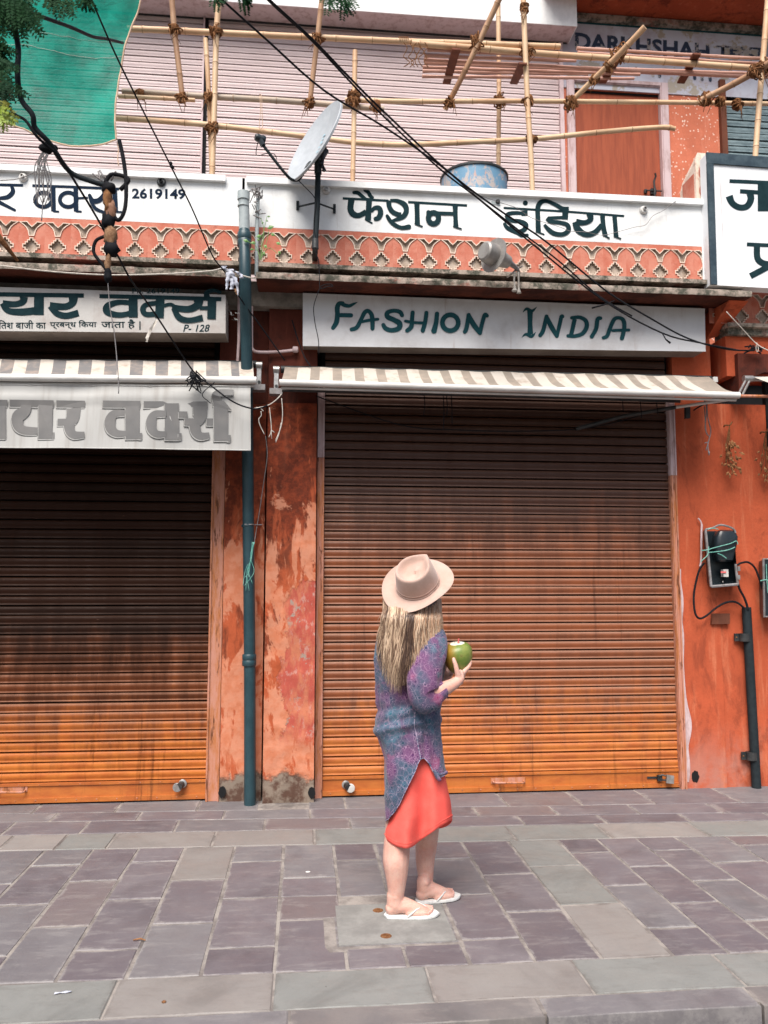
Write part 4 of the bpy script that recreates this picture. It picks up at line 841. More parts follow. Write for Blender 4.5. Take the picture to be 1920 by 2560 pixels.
# framed board at the right edge
YB = 5.70
bo = thing('shop_sign', 'white painted board with navy border and dark Hindi letters at the right edge', 'sign', (3.9, YB + .05, 3.9))
b0 = [P(1776, 712, YB), P(2240, 738, YB), P(2240, 420, YB), P(1765, 384, YB)]
mb = MB(); mb.hexa(b0, (0, .10, 0)); mb.build('board', 'sign_panel', bo)
fw = .062
mb = MB(); mb.hexa([b0[3] + Vector((0, -.014, -fw * 1.35)), b0[2] + Vector((0, -.014, -fw * 1.35)), b0[2] + Vector((0, -.014, .004)), b0[3] + Vector((-.003, -.014, .004))], (0, .0135, 0)); mb.build('frame_bar', 'frame_navy', bo)
mb = MB(); mb.hexa([b0[0] + Vector((-.003, -.013, 0)), b0[0] + Vector((fw * .8, -.013, 0)), b0[3] + Vector((fw * .85, -.013, -fw * 1.36)), b0[3] + Vector((-.003, -.013, -fw * 1.36))], (0, .0125, 0)); mb.build('frame_bar', 'frame_navy', bo)
pt = Paint(win(1700, 360, 3.687), YB, 'letter_dark', .002)
pt.flat([(455, 342), (1150, 372)], 34); pt.flat([(552, 436), (735, 448)], 38); pt.flat([(640, 445), (652, 510), (615, 575), (545, 585), (480, 545), (452, 480)], [64, 62, 58, 56, 58, 68]); pt.flat([(820, 355), (820, 620)], 210); pt.flat([(1000, 360), (1000, 560)], 60)
pt.flat([(615, 925), (1150, 950)], 34); pt.flat([(708, 935), (712, 1050), (760, 1098), (850, 1115)], 58); pt.flat([(648, 1218), (850, 1112)], 56); pt.flat([(960, 940), (960, 1160)], 60)
pt.build('lettering', bo)

# ================================================================== AWNINGS
def awning(name, label, YR_, YF_, xr0, xr1, yr, xf0, xf1, yf, stripes, mats, bar_r, roll, sag=.02):
    """rear edge px (xr,yr(x)) on plane YR_, front edge on YF_"""
    t = thing(name, label, 'awning', (P((xr0 + xr1) / 2, yr[0], YR_).x, (YR_ + YF_) / 2, P((xr0 + xr1) / 2, yf[1], YF_).z))
    ra, rb = P(xr0, yr[0], YR_), P(xr1, yr[1], YR_); fa, fb = P(xf0, yf[0], YF_), P(xf1, yf[1], YF_)
    bnd = [0] + stripes + [1]
    for i in range(len(bnd) - 1):
        rows = []
        for k in range(3):
            u = bnd[i] + (bnd[i + 1] - bnd[i]) * k / 2; r = []
            for j in range(9):
                v = j / 8; p = (ra.lerp(rb, u)).lerp(fa.lerp(fb, u), v); p.z -= sag * math.sin(v * math.pi) + .004 * math.sin(u * 60 + j); r.append(p)
            rows.append(r)
        mb = MB(); mb.grid(rows); mb.build('canopy_stripe', mats[i % len(mats)], t, smooth=True)
    mb = MB(); d = (fb - fa).normalized(); mb.tube([fa - d * .012 + Vector((0, -.005, -bar_r * .6)), fb + d * .012 + Vector((0, -.005, -bar_r * .6))], bar_r, 12)
    mb.tube([fa + Vector((0, .02, -bar_r * 1.9)), fb + Vector((0, .02, -bar_r * 1.9))], bar_r * .4, 8); mb.build('front_bar', 'white_metal', t, smooth='auto')
    mb = MB(); mb.tube([ra + Vector((-roll, .03, -.012)), rb + Vector((roll, .03, -.012))], .028, 12); mb.build('roller_tube', 'dark_metal', t, smooth='auto')
    return t, ra, rb, fa, fb
aw1, ra, rb, fa, fb = awning('awning', 'beige and taupe striped awning half wound over the right shutter', 5.93, 5.56, 712, 1772, (917, 942), 703, 1843, (952, 984),
    [.03 + .0245 * i + (.004 if i % 2 else 0) for i in range(38)], ['awning_tan', 'awning_light'], .024, .03)
aw2, ra2, rb2, fa2, fb2 = awning('awning', 'weathered grey striped awning above the lettered banner on the left', 5.93, 5.52, -430, 632, (896, 904), -455, 637, (933, 946),
    [.0305 * i for i in range(1, 32)] + [.965], ['awning_light', 'awning_dark'], .026, .03, .03)
def bracket(t, p, q):
    mb = MB(); mb.hexa([Vector((p.x - .016, p.y - .01, q.z)), Vector((p.x + .016, p.y - .01, q.z)), Vector((p.x + .016, p.y - .01, p.z)), Vector((p.x - .016, p.y - .01, p.z))], (0, .016, 0)); mb.lathe((p.x, p.y + .004, p.z - .004), (1, 0, 0), [(-.022, .03), (.022, .03)], 14)
    mb.build('bracket', 'steel', t, smooth='auto')
    mb = MB(); mb.box(q.x - .05, q.x + .045, q.y - .03, q.y + .05, q.z - .045, q.z - .002); mb.build('bracket_foot', 'galv', t)
    mb = MB(); mb.lathe((q.x, q.y - .012, q.z + .018), (0, -1, 0), [(0, .012), (.006, .012), (.006, .006)], 6); mb.build('bolt', 'dark_metal', t)
bracket(aw2, P(648, 912, 5.90), P(648, 962, 5.90)); bracket(aw1, P(691, 923, 5.90), P(691, 972, 5.90))
# right end of the awning: small hood and the folding arm below
mb = MB(); mb.hexa([P(1783, 955, 5.95), P(1795, 955, 5.95), P(1794, 942, 5.95), P(1783, 942, 5.95)], (0, .06, 0)); mb.build('bracket', 'white_metal', aw1)
mb = MB(); a_ = P(1842, 996, 5.58); b_ = P(1690, 1018, 5.75); c_ = P(1560, 1040, 5.95); d_ = P(1440, 1072, 6.02)
mb.tube([a_, b_], .012, 8); mb.build('folding_arm', 'white_metal', aw1, smooth='auto'); mb = MB(); mb.tube([b_, c_, d_], .016, 8); mb.hexa([P(1715, 1045, 5.9), P(1726, 1045, 5.9), P(1726, 1012, 5.9), P(1715, 1012, 5.9)], (0, .03, 0)); mb.build('folding_arm', 'dark_metal', aw1, smooth='auto')
mb = MB(); mb.tube([P(705, 975, 5.8), P(900, 979, 5.8), P(1300, 990, 5.8), P(1700, 1003, 5.8)], .014, 8); mb.build('rear_rail', 'dark_metal', aw1)
# a third awning, barely entering at the right edge, with its forked arm
aw3 = thing('awning', 'folded awning arm and grey canopy corner cut by the right edge', 'awning', (3.75, 5.9, 3.0))
mb = MB(); a_ = P(1868, 950, 5.86); b_ = P(1849, 988, 5.75)
for dx in (-.012, .022): mb.tube([a_ + Vector((dx, 0, 0)), b_ + Vector((dx, 0, 0))], .010, 8)
mb.lathe(a_ + Vector((0, 0, .01)), (1, 0, 0), [(-.03, .026), (.045, .026), (.05, .02), (.13, .022)], 12); mb.build('arm_bracket', 'steel', aw3, smooth='auto')
mb = MB(); mb.grid([[P(1885, 943, 5.85), P(1960, 940, 5.85), P(2150, 945, 5.85)], [P(1925, 958, 5.6), P(1990, 965, 5.5), P(2180, 972, 5.5)]]); mb.build('canopy', 'awning_light', aw3)
mb = MB(); mb.tube([P(1851, 990, 5.75), P(1990, 992, 5.75)], .012, 8); mb.build('rail', 'guide_paint', aw3)

# banner under the left awning
YBn = 5.50
ban = thing('banner', 'grey white cloth banner with bold grey Hindi letters hung below the left awning', 'banner', (-1.5, YBn, 2.62))
rows = []
for j in range(15):
    v = j / 14; r = []
    for i in range(61):
        u = i / 60; x = -380 + u * (626 - (-380)); yt = 957 + 10 * u - (2 if i % 9 else 0); yb_ = 1113 + 11 * u
        p = P(x, yt + (yb_ - yt) * v, YBn); wob_ = .014 * math.sin(u * 9 + v * 2) + .006 * math.sin(u * 31 + 4 * v) + .02 * math.exp(-((v - .20 + .12 * (u - .5)) / .05) ** 2)
        p.y = YBn + .02 - wob_ * .8; r.append(p)
    rows.append(r)
mb = MB(); mb.grid(rows); cl = mb.build('banner_cloth', 'banner_cloth', ban, smooth=True)
mb = MB()
for rr in (rows[0], rows[-1]): mb.tube([p + Vector((0, -.002, 0)) for p in rr], .004, 5)
mb.build('hem', 'banner_cloth', ban, smooth=True)
w5 = win(0, 880, 2.37)
def banner_letters(pt):
    pt.flat([(-120, 298), (40, 300)], 38); pt.flat([(0, 300), (0, 510)], 56)
    pt.flat([(52, 300), (312, 302)], 40); pt.flat([(150, 305), (140, 345), (100, 378), (100, 430), (135, 458), (215, 464)], [60, 64, 72, 62, 50, 44]); pt.flat([(262, 300), (262, 512)], 84); pt.flat([(300, 492), (318, 492)], 38)
    pt.flat([(328, 302), (500, 306)], 40); pt.flat([(432, 310), (428, 380), (415, 410)], [86, 80, 70]); pt.flat([(335, 412), (430, 412)], 42); pt.flat([(405, 410), (412, 462), (440, 490), (500, 488)], [70, 60, 48, 34])
    pt.flat([(608, 306), (830, 308)], 40); pt.flat([(745, 360), (680, 362), (652, 400), (655, 450), (690, 480), (745, 482)], [34, 44, 62, 60, 44, 32]); pt.flat([(782, 302), (785, 516)], 84); pt.flat([(826, 498), (842, 498)], 38)
    pt.flat([(850, 310), (1230, 312)], 40); pt.flat([(985, 365), (920, 368), (897, 405), (900, 455), (930, 485), (985, 486)], [34, 44, 60, 58, 42, 32]); pt.flat([(1018, 304), (1018, 520)], 84); pt.flat([(1055, 498), (1075, 498)], 38); pt.flat([(1058, 370), (1110, 370)], 36)
    pt.flat([(1185, 320), (1182, 380), (1160, 405)], [84, 78, 60]); pt.flat([(1092, 412), (1170, 414)], 42); pt.flat([(1150, 415), (1160, 470), (1190, 495), (1240, 490)], [66, 60, 46, 34]); pt.flat([(1222, 412), (1280, 412)], 42)
    pt.flat([(1308, 310), (1308, 524)], 84); pt.poly([(1262, 290), (1262, 318), (1372, 342), (1325, 285)]); pt.flat([(1290, 295), (1282, 258), (1310, 240), (1384, 238)], [56, 52, 42, 34]); pt.flat([(1345, 508), (1366, 508)], 38)
def soft(pt):       # the print lies on the cloth
    pts_ = pt.mb.v
    for p in pts_:
        # follow the folds of the cloth
        u = (p.x - rows[0][0].x) / (rows[0][-1].x - rows[0][0].x); zt_ = rows[0][0].z + (rows[0][-1].z - rows[0][0].z) * u; zb__ = rows[-1][0].z + (rows[-1][-1].z - rows[-1][0].z) * u; v = (zt_ - p.z) / (zt_ - zb__)
        fi = max(0, min(59.999, u * 60)); fj = max(0, min(13.999, v * 14)); i, j = int(fi), int(fj); a, b = fi - i, fj - j
        yy = (rows[j][i].y * (1 - a) + rows[j][i + 1].y * a) * (1 - b) + (rows[j + 1][i].y * (1 - a) + rows[j + 1][i + 1].y * a) * b
        p.y = yy - (YBn - p.y) - .001
for mt, sh_, of in (('letter_greydark', (-5, 10), .0006), ('banner_cloth', (-3, 6), .0022), ('letter_grey', (0, 0), .0038)):
    pt = Paint(w5, YBn, mt, of, sh_); banner_letters(pt); soft(pt); pt.build('lettering' if mt != 'banner_cloth' else 'letter_outline', ban)

# ================================================================== PIPES
dp = thing('drain_pipe', 'tall dark green drain pipe between the two shop fronts with a grey top', 'pipe', (-.37, 5.99, 0))
pth = [(609, 484, 5.66), (611, 577, 5.67), (613, 700, 5.62), (616, 860, 5.80), (619, 1120, 5.90), (621, 1330, 5.94), (624, 1640, 5.97), (625, 2000, 5.99)]
pp = [P(*q) for q in pth]; pp[-1].z = .0; rp = .042
mb = MB(); mb.tube([pp[0], pp[1]], rp - .003, 16); mb.tube([pp[0] + Vector((0, 0, .01)), pp[0] + Vector((0, 0, -.05))], rp + .003, 16); mb.tube([pp[0] + Vector((0, 0, -.09)), pp[0] + Vector((0, 0, -.10))], rp + .001, 16); mb.build('upper_pipe', 'grey_pipe', dp, smooth='auto')
mb = MB(); mb.tube(cr_spline([tuple(p) for p in pp[1:]], 5), rp, 16); mb.build('pipe', 'green_pipe', dp, smooth='auto')
def coll(mb, px, py, Y, h, r): c = P(px, py, Y); mb.lathe(c - Vector((0, 0, h / 2)), (0, 0, 1), [(0, r - .004), (.006, r), (h * .45, r), (h * .5, r - .003), (h * .55, r), (h - .006, r), (h, r - .004)], 18)
mb = MB(); coll(mb, 611, 600, 5.66, .11, rp + .009); coll(mb, 612, 650, 5.645, .03, rp + .006); coll(mb, 623, 1650, 5.97, .085, rp + .009); coll(mb, 619, 1315, 5.94, .02, rp + .004); mb.build('collar', 'green_pipe', dp, smooth='auto')
c = P(620, 1312, 5.94); mb = MB(); mb.tube([c + Vector((-.045, .02, 0)), c + Vector((-.02, -.04, 0)), c + Vector((.03, -.042, 0)), c + Vector((.05, .0, 0)), c + Vector((.1, .03, .004))], .004, 6); mb.build('wire_clip', 'galv', dp, smooth='auto')
tp = thing('conduit_pipe', 'thin pale conduit stub beside the top of the drain pipe', 'pipe', (-.3, 5.75, 4.1))
mb = MB(); mb.tube([P(645, 490, 5.74), P(642, 590, 5.74), P(641, 690, 5.74)], .014, 10); mb.build('tube', 'grey_pipe', tp, smooth='auto')
mb = MB()
for k_ in range(26): c = P(645 + R_.uniform(-13, 13), 480 + R_.uniform(-12, 14) + (k_ > 18) * R_.uniform(20, 60), 5.72); mb.tube([c, c + Vector([R_.uniform(-.03, .03) for _ in range(3)]), c + Vector([R_.uniform(-.04, .04) for _ in range(3)])], .004, 4)
mb.build('wire_clump', 'galv', tp)
tp2 = thing('conduit_pipe', 'thin pinkish conduit running down left of the drain pipe', 'pipe', (-.45, 5.95, 3))
mb = MB(); mb.tube([P(597, 740, 5.95), P(597, 850, 5.95), P(594, 905, 5.95), P(597, 1120, 6.0)], .011, 8); mb.build('tube', 'pink_paint', tp2, smooth='auto')
tp3 = thing('conduit_pipe', 'rusty bent pipe ending in a socket on the dark wall above the awnings', 'pipe', (-.2, 5.98, 3.1))
mb = MB(); mb.tube(cr_spline([tuple(P(x, y, 6.0)) for x, y in ((629, 745), (629, 850), (631, 872), (645, 880), (690, 880), (730, 876), (741, 874))], 5), .012, 10); mb.lathe(P(741, 874, 6.0) + Vector((-.03, 0, 0)), (1, 0, 0), [(0, .012), (.005, .024), (.04, .024), (.045, .016)], 12); mb.build('tube', 'pink_paint', tp3, smooth='auto')
tp4 = thing('cable_pipe', 'grey green steel pipe with cable entering it on the right wall', 'pipe', (3.25, 6.08, 0))
mb = MB(); a_ = P(1866, 1518, 6.09); b_ = P(1891, 1962, 6.09); b_.z = 0; mb.tube([a_, a_.lerp(b_, .5), b_], .035, 14, caps=True); mb.build('pipe', 'rubber_grey', tp4, smooth='auto'); tp4_m = M['rubber_grey']
for (px, py) in ((1866, 1594), (1884, 1892)):
    c = P(px, py, 6.06); mb = MB(); mb.box(c.x - .075, c.x + .07, 6.098, 6.112, c.z - .03, c.z + .03); mb.lathe(c + Vector((0, .03, -.03)), (0, 0, 1), [(0, .043), (.06, .043)], 16); mb.build('saddle_clamp', 'dark_metal', tp4, smooth='auto')
    mb = MB()
    for dx in (-.062, .058): mb.ell((c.x + dx, 6.096, c.z), (.007, .005, .007), None, 8, 5)
    mb.build('bolt', 'rope', tp4)

# ================================================================== METER BOXES
WM = win(1700, 1280, 6.914); YM = 6.115
m1 = thing('meter_box', 'open broken meter box with its black meter tied in by green cord', 'meter box', (P(1810, 1470, YM).x, YM, P(1810, 1470, YM).z))
pm = lambda x, y, Y: P(*WM(x, y), Y)
bx = [pm(540, 1290, 5.99), pm(1000, 1250, 5.99), pm(935, 300, 5.99), pm(440, 300, 5.99)]
mb = MB(); bk_ = [pm(470, 1230, YM), pm(930, 1200, YM), pm(880, 330, YM), pm(400, 330, YM)]
mb.add(bx + bk_, [(4, 5, 6, 7), (0, 1, 5, 4), (1, 2, 6, 5), (3, 0, 4, 7)]); mb.build('box', 'plastic_black', m1)
mb = MB(); top_ = cr_spline([tuple(pm(x, y, 5.99)) for x, y in ((440, 300), (560, 275), (690, 225), (830, 250), (930, 300), (960, 360))], 4)
mb.tube([bx[3], bx[0]], .011, 6); mb.tube([bx[0], bx[1]], .011, 6); mb.tube([bx[1], pm(960, 900, 5.99)], .010, 6); mb.tube(top_, .008, 6); mb.build('rim', 'galv', m1, smooth='auto')
mb = MB(); c = pm(775, 600, 5.97)
rings = []
for k_, (yy, hw, dd) in enumerate(((310, 90, .01), (340, 150, .045), (430, 195, .055), (560, 190, .055), (700, 165, .052), (830, 140, .05), (860, 120, .02))):
    r = []
    for i in range(16):
        a = math.pi * 2 * i / 16; ca, sa = math.cos(a), math.sin(a); sx = abs(ca) ** .6 * (1 if ca > 0 else -1); sy = abs(sa) ** .6 * (1 if sa > 0 else -1)
        p = pm(785 - (yy - 310) * .06 + sx * hw, yy, 6.03); r.append(Vector((p.x, 6.03 + sy * dd, p.z)))
    rings.append(r)
mb.grid(rings, closed=True); mb.add(rings[0], [tuple(range(16))]); mb.add(rings[-1], [tuple(range(16))]); mb.build('meter', 'plastic_black', m1, smooth='auto')
mb = MB(); mb.box(*[v for v in (pm(705, 1000, 6.07).x, pm(790, 1000, 6.07).x)], 6.03, 6.07, pm(700, 1120, 6.03).z, pm(700, 990, 6.03).z); mb.build('fuse_switch', 'porcelain', m1)
mb = MB(); mb.box(pm(700, 1000, 6.03).x, pm(790, 1000, 6.03).x, 6.024, 6.029, pm(700, 1055, 6.03).z, pm(700, 1025, 6.03).z); mb.build('red_switch', 'straw', m1)
mb = MB(); mb.ell(pm(740, 1210, 6.0), (.006, .006, .006), None, 8, 6); mb.build('screw', 'steel', m1)
for yy in (980, 1130):
    mb = MB(); c = pm(1000, yy, 5.985); mb.box(c.x - .006, c.x + .014, 5.975, 5.99, c.z - .018, c.z + .018); mb.build('hinge', 'steel', m1)
mb = MB()
for q in ([(370, 668), (470, 655), (560, 628), (720, 585), (870, 545), (975, 502), (1000, 560)], [(490, 700), (600, 690), (760, 670), (880, 640), (950, 605)], [(360, 860), (420, 800), (480, 735), (495, 600)], [(650, 715), (730, 750), (800, 800)], [(480, 300), (560, 280), (660, 300)]):
    mb.tube(cr_spline([tuple(pm(x, y, 5.965)) for x, y in q], 4), .0035, 6)
mb.build('cord', 'cord_green', m1, smooth='auto')
mb = MB(); mb.tube(cr_spline([tuple(pm(x, y, 6.09)) for x, y in ((315, 110), (350, 150), (375, 220), (372, 320), (368, 600), (362, 860), (345, 940))], 4), [.006] * 8 + [.008] * 17, 8); mb.build('side_conduit', 'pink_paint', m1, smooth='auto')
mc_ = thing('cable', 'thick black cable looping from the meter box into the steel pipe', 'cable', (P(1730, 1500, 6.08).x, 6.08, P(1730, 1560, 6.08).z))
mb = MB(); mb.tube(cr_spline([tuple(pm(x, y, 6.05)) for x, y in ((420, 880), (345, 980), (290, 1150), (240, 1420), (245, 1650), (280, 1790), (350, 1840), (460, 1790), (620, 1660), (780, 1570), (930, 1550), (1040, 1600), (1120, 1680))], 5), .0085, 8); mb.build('loop', 'cable', mc_, smooth=True)
mb = MB(); mb.tube(cr_spline([tuple(pm(x, y, 6.06)) for x, y in ((1000, 1240), (1040, 1350), (1110, 1480), (1160, 1620), (1170, 1700))], 5), .0095, 8); mb.build('lead', 'cable', mc_, smooth=True)
mb = MB(); mb.tube(cr_spline([tuple(pm(x, y, 6.05)) for x, y in ((990, 920), (1060, 880), (1180, 870), (1290, 960), (1370, 1150), (1430, 1350))], 5), .0085, 8); mb.build('bridge', 'cable', mc_, smooth=True)
mb = MB(); mb.hexa([pm(550, 1940, 6.095), pm(862, 1935, 6.095), pm(865, 1755, 6.095), pm(558, 1755, 6.095)], (0, .03, 0)); o = mb.build('switch_plate', 'wood_brown'); tag(o, 'small dark brown rectangular plate on the wall under the meter box', 'plate')
m2 = thing('meter_box', 'second black meter box cut by the right edge, grey rim', 'meter box', (3.62, YM, 1.4))
q2 = [pm(1460, 1810, 5.99), pm(2100, 1790, 5.99), pm(2080, 800, 5.99), pm(1440, 815, 5.99)]; b2 = [pm(1380, 1750, YM), pm(2050, 1750, YM), pm(2020, 840, YM), pm(1360, 860, YM)]
mb = MB(); mb.add(q2 + b2, [(4, 5, 6, 7), (0, 1, 5, 4), (3, 0, 4, 7), (2, 3, 7, 6), (0, 1, 2, 3)]); mb.build('box', 'plastic_black', m2)
mb = MB(); mb.tube([q2[2], q2[3], q2[0], q2[1]], .010, 6); mb.build('rim', 'galv', m2, smooth='auto')
mb = MB(); mb.tube([pm(1390, 1190, 5.98), pm(1480, 1170, 5.975), pm(1560, 1190, 5.975)], .004, 6); mb.tube([pm(1490, 900, 5.975), pm(1500, 1170, 5.975), pm(1520, 1400, 5.975)], .003, 6); mb.build('cord', 'cord_green', m2)

# ================================================================== THINGS ON THE PARAPET
def lamp_holder(px, py, label, dark=False):
    c = P(px, py, YP); t = thing('lamp_holder', label, 'lamp holder', (c.x, YP - .03, c.z - .03), 'bare lamp holders along the parapets')
    r = .032; mb = MB(); mb.lathe(c + Vector((0, -.001, 0)), (0, -1, 0), [(0, r), (.012, r), (.022, r * .8), (.024, r * .45)], 20); mb.build('ceramic_base', 'dark_metal' if dark else 'porcelain', t, smooth='auto')
    mb = MB(); mb.lathe(c + Vector((0, -.025, 0)), (0, -1, 0), [(0, r * .42), (.018, r * .42), (.018, r * .28), (.006, r * .26)], 14, capb=True); mb.build('socket', 'steel' if not dark else 'black_void', t, smooth='auto')
    mb = MB()
    for dx in (-.6, .6): mb.ell(c + Vector((dx * r, -.023, .002)), (.003, .002, .003), None, 6, 4)
    mb.build('screw', 'dark_metal', t)
lamp_holder(59, 445, 'white ceramic lamp holder at the left end of the parapet, above the Hindi word')
lamp_holder(404, 457, 'blackened lamp holder above the telephone number', True)
lamp_holder(816, 477, 'white ceramic lamp holder just right of the satellite dish pole')
lamp_holder(1608, 526, 'white ceramic lamp holder at the right end of the parapet beyond the lettering')
c = P(1244, 505, YP); t = thing('lamp_holder', 'small broken lamp holder behind the crossing cables between the two Hindi words', 'lamp holder', (c.x, YP - .02, c.z - .02), 'bare lamp holders along the parapets')
mb = MB(); mb.lathe(c, (0, -1, 0), [(0, .018), (.01, .018), (.02, .010), (.03, .010)], 12); mb.build('ceramic_base', 'dark_metal', t, smooth='auto'); mb = MB(); mb.hexa([c + Vector(v) for v in ((-.05, -.004, -.02), (.02, -.004, -.03), (.02, -.004, -.005), (-.05, -.004, .004))], (0, .003, 0)); mb.build('mounting_plate', 'grey_pipe', t)

# satellite dish
YD = 5.52; dc = P(783, 352, YD); dsh = thing('satellite_dish', 'pale grey satellite dish on a steel pole fixed to the parapet', 'satellite dish', (P(787, 620, YD).x, YD, P(787, 620, YD).z))
nrm = Vector((-.80, -.47, .36)).normalized(); rx = .325
ux_ = Vector((.0, 1, 0)); ux_ = (ux_ - nrm * ux_.dot(nrm)).normalized(); uy_ = nrm.cross(ux_)
if uy_.z < 0: uy_ = -uy_
def dish_ring(r, d): return [dc + ux_ * (math.cos(a) * r * .93) + uy_ * (math.sin(a) * r) - nrm * d for a in [2 * math.pi * i / 40 for i in range(40)]]
rows = [dish_ring(.004, .062)] + [dish_ring(rx * q, .062 * (1 - q * q)) for q in (.25, .5, .75, .92, 1)] + [dish_ring(rx * 1.012, .003), dish_ring(rx * 1.012, .018)]
mb = MB(); mb.grid(rows, closed=True); rows2 = [dish_ring(rx * 1.0, .018), dish_ring(rx * .75, .040), dish_ring(rx * .4, .066), dish_ring(.004, .074)]; mb.grid([rows[-1]] + rows2, closed=True); mb.build('reflector', 'grey_dish' if 'grey_dish' in M else 'white_metal', dsh, smooth='auto')
mb = MB()
for i, (a, b, w_) in enumerate(((-.05, -.06, .016), (-.01, -.05, .012), (.03, -.045, .02), (.07, -.03, .012), (.10, -.02, .016))):
    q = dc + uy_ * (a - .02) + ux_ * (b * .8 + .0) - nrm * .052; mb.add([q, q + uy_ * w_, q + uy_ * w_ + ux_ * .03, q + ux_ * .035], [(0, 1, 2, 3)])
mb.build('faded_mark', 'faded_blue' if 'faded_blue' in M else 'cord_green', dsh)
bk = dc - nrm * .11; pole_top = P(795, 435, YD + .03)
mb = MB(); mb.tube([pole_top, P(793, 520, YD + .03), P(788, 612, YD + .03)], .021, 12); mb.build('pole', 'rubber_grey', dsh, smooth='auto')
mb = MB(); mb.tube([dc - nrm * .07, bk, P(795, 405, YD + .03)], .028, 8); mb.tube([P(795, 400, YD + .03), pole_top], .027, 10); mb.tube([bk + Vector((.0, 0, .07)), P(805, 412, YD), P(812, 428, YD)], .012, 6); mb.tube([P(765, 418, YD), bk], .008, 6)
for k_ in range(5): c = P(800 + 3 * k_ - 4, 400 + 9 * k_ - 10, YD - .01); mb.ell(c, (.010, .008, .010), None, 8, 5)
mb.build('mount', 'dark_metal', dsh, smooth='auto')
mb = MB(); mb.tube(cr_spline([tuple(P(x, y, yy)) for x, y, yy in ((654, 358, YD - .10), (690, 405, YD - .08), (716, 437, YD - .05), (730, 449, YD), (745, 450, YD + .02), (756, 437, YD + .03), (770, 412, YD + .03), (778, 405, YD + .03))], 4), .0105, 8); mb.build('feed_arm', 'rubber_grey', dsh, smooth=True)
l_ = P(650, 347, YD - .1); mb = MB(); mb.lathe(l_ + Vector((.03, .02, 0)), (-1, -.5, .1), [(0, .022), (.0, .030), (.02, .032), (.03, .026), (.055, .028), (.07, .02)], 16); mb.tube([l_, P(658, 364, YD - .1)], .02, 8); mb.build('receiver_head', 'plastic_black', dsh, smooth='auto')
mb = MB(); mb.tube(cr_spline([tuple(P(x, y, YD - .08)) for x, y in ((646, 350), (640, 380), (645, 389), (665, 384), (685, 385), (692, 398))], 4), .003, 5)
mb.tube(cr_spline([tuple(P(x, y, YD + .01)) for x, y in ((748, 453), (770, 475), (785, 492), (791, 510), (786, 540), (785, 570), (790, 600), (788, 625), (797, 655), (799, 712), (802, 722), (820, 716), (832, 716), (824, 710), (803, 716), (792, 740), (784, 770), (788, 810), (796, 850), (797, 885))], 4), .0032, 5); mb.build('coax_cable', 'cable', dsh, smooth=True)
mb = MB(); mb.tube([P(745, 517, YP), P(789, 507, YD + .03)], .007, 6); mb.tube([P(836, 523, YP), P(794, 508, YD + .03)], .007, 6)
for q in ((744, 515), (836, 523)): c = P(*q, YP); mb.box(c.x - .01, c.x + .01, YP - .012, YP - .002, c.z - .035, c.z + .035)
mb.build('stay_bracket', 'rubber_grey', dsh, smooth='auto')
c = P(788, 615, YD + .03); mb = MB(); mb.lathe(c, (0, .0, -1), [(-.05, .024), (.02, .026), (.03, .018)], 12); mb.box(c.x - .02, c.x + .02, YD + .04, YP, c.z - .01, c.z + .03); mb.build('pole_foot', 'dark_metal', dsh, smooth='auto')

# flood lamp
YL = 5.50; t = thing('flood_lamp', 'dusty bell shaped flood lamp leaning out from the ledge', 'lamp', (P(1290, 690, YL).x, YL, P(1290, 690, YL).z))
WLp = win(1180, 560, 10.37); a_ = P(*WLp(420, 740), YL - .10); b_ = P(*WLp(1010, 1030), YL + .02); ax_ = (b_ - a_).normalized(); Lz = (b_ - a_).length
mb = MB(); mb.lathe(a_, ax_, [(0, .075), (.05 * 1, .078), (.052, .125), (.057, .125), (.060, .078), (.075, .070), (Lz * .62, .055), (Lz * .86, .045), (Lz * .90, .03)], 28, capa=False, capb=False); mb.build('shade', 'lamp_grey' if 'lamp_grey' in M else 'steel', t, smooth='auto')
mb = MB(); mb.lathe(a_ - ax_ * .045, ax_, [(0, .058), (.01, .070), (.045, .0745)], 24); mb.build('lens', 'lamp_grey' if 'lamp_grey' in M else 'steel', t, smooth='auto')
mb = MB(); mb.tube([a_ + ax_ * Lz * .86, b_, P(*WLp(1180, 1170), YL + .05), P(*WLp(1210, 1260), YL + .10), P(*WLp(1200, 1330), YLF)], [.032, .022, .014, .013, .012], 10); mb.tube([P(*WLp(1220, 1140), YL + .06), P(*WLp(1310, 1090), YL + .03)], .006, 6); mb.build('neck', 'galv', t, smooth='auto')
mb = MB(); mb.tube([P(*WLp(1110, 1250), YL + .05), P(*WLp(1090, 1450), YL + .05), P(*WLp(1110, 1640), YL + .05), P(*WLp(1105, 1740), YL + .05)], [.010, .006, .008, .022], 8); mb.tube([P(*WLp(1200, 1250), YL + .05), P(*WLp(1210, 1450), YL + .05), P(*WLp(1210, 1650), YL + .05), P(*WLp(1215, 1790), YL + .05)], [.010, .006, .006, .018], 8)
mb.tube([P(*WLp(920, 1370), YLF - .01), P(*WLp(1040, 1280), YL + .05), P(*WLp(1130, 1200), YL + .06)], .008, 6); mb.build('rag_ends', 'cloth_grey' if 'cloth_grey' in M else 'galv', t, smooth='auto')

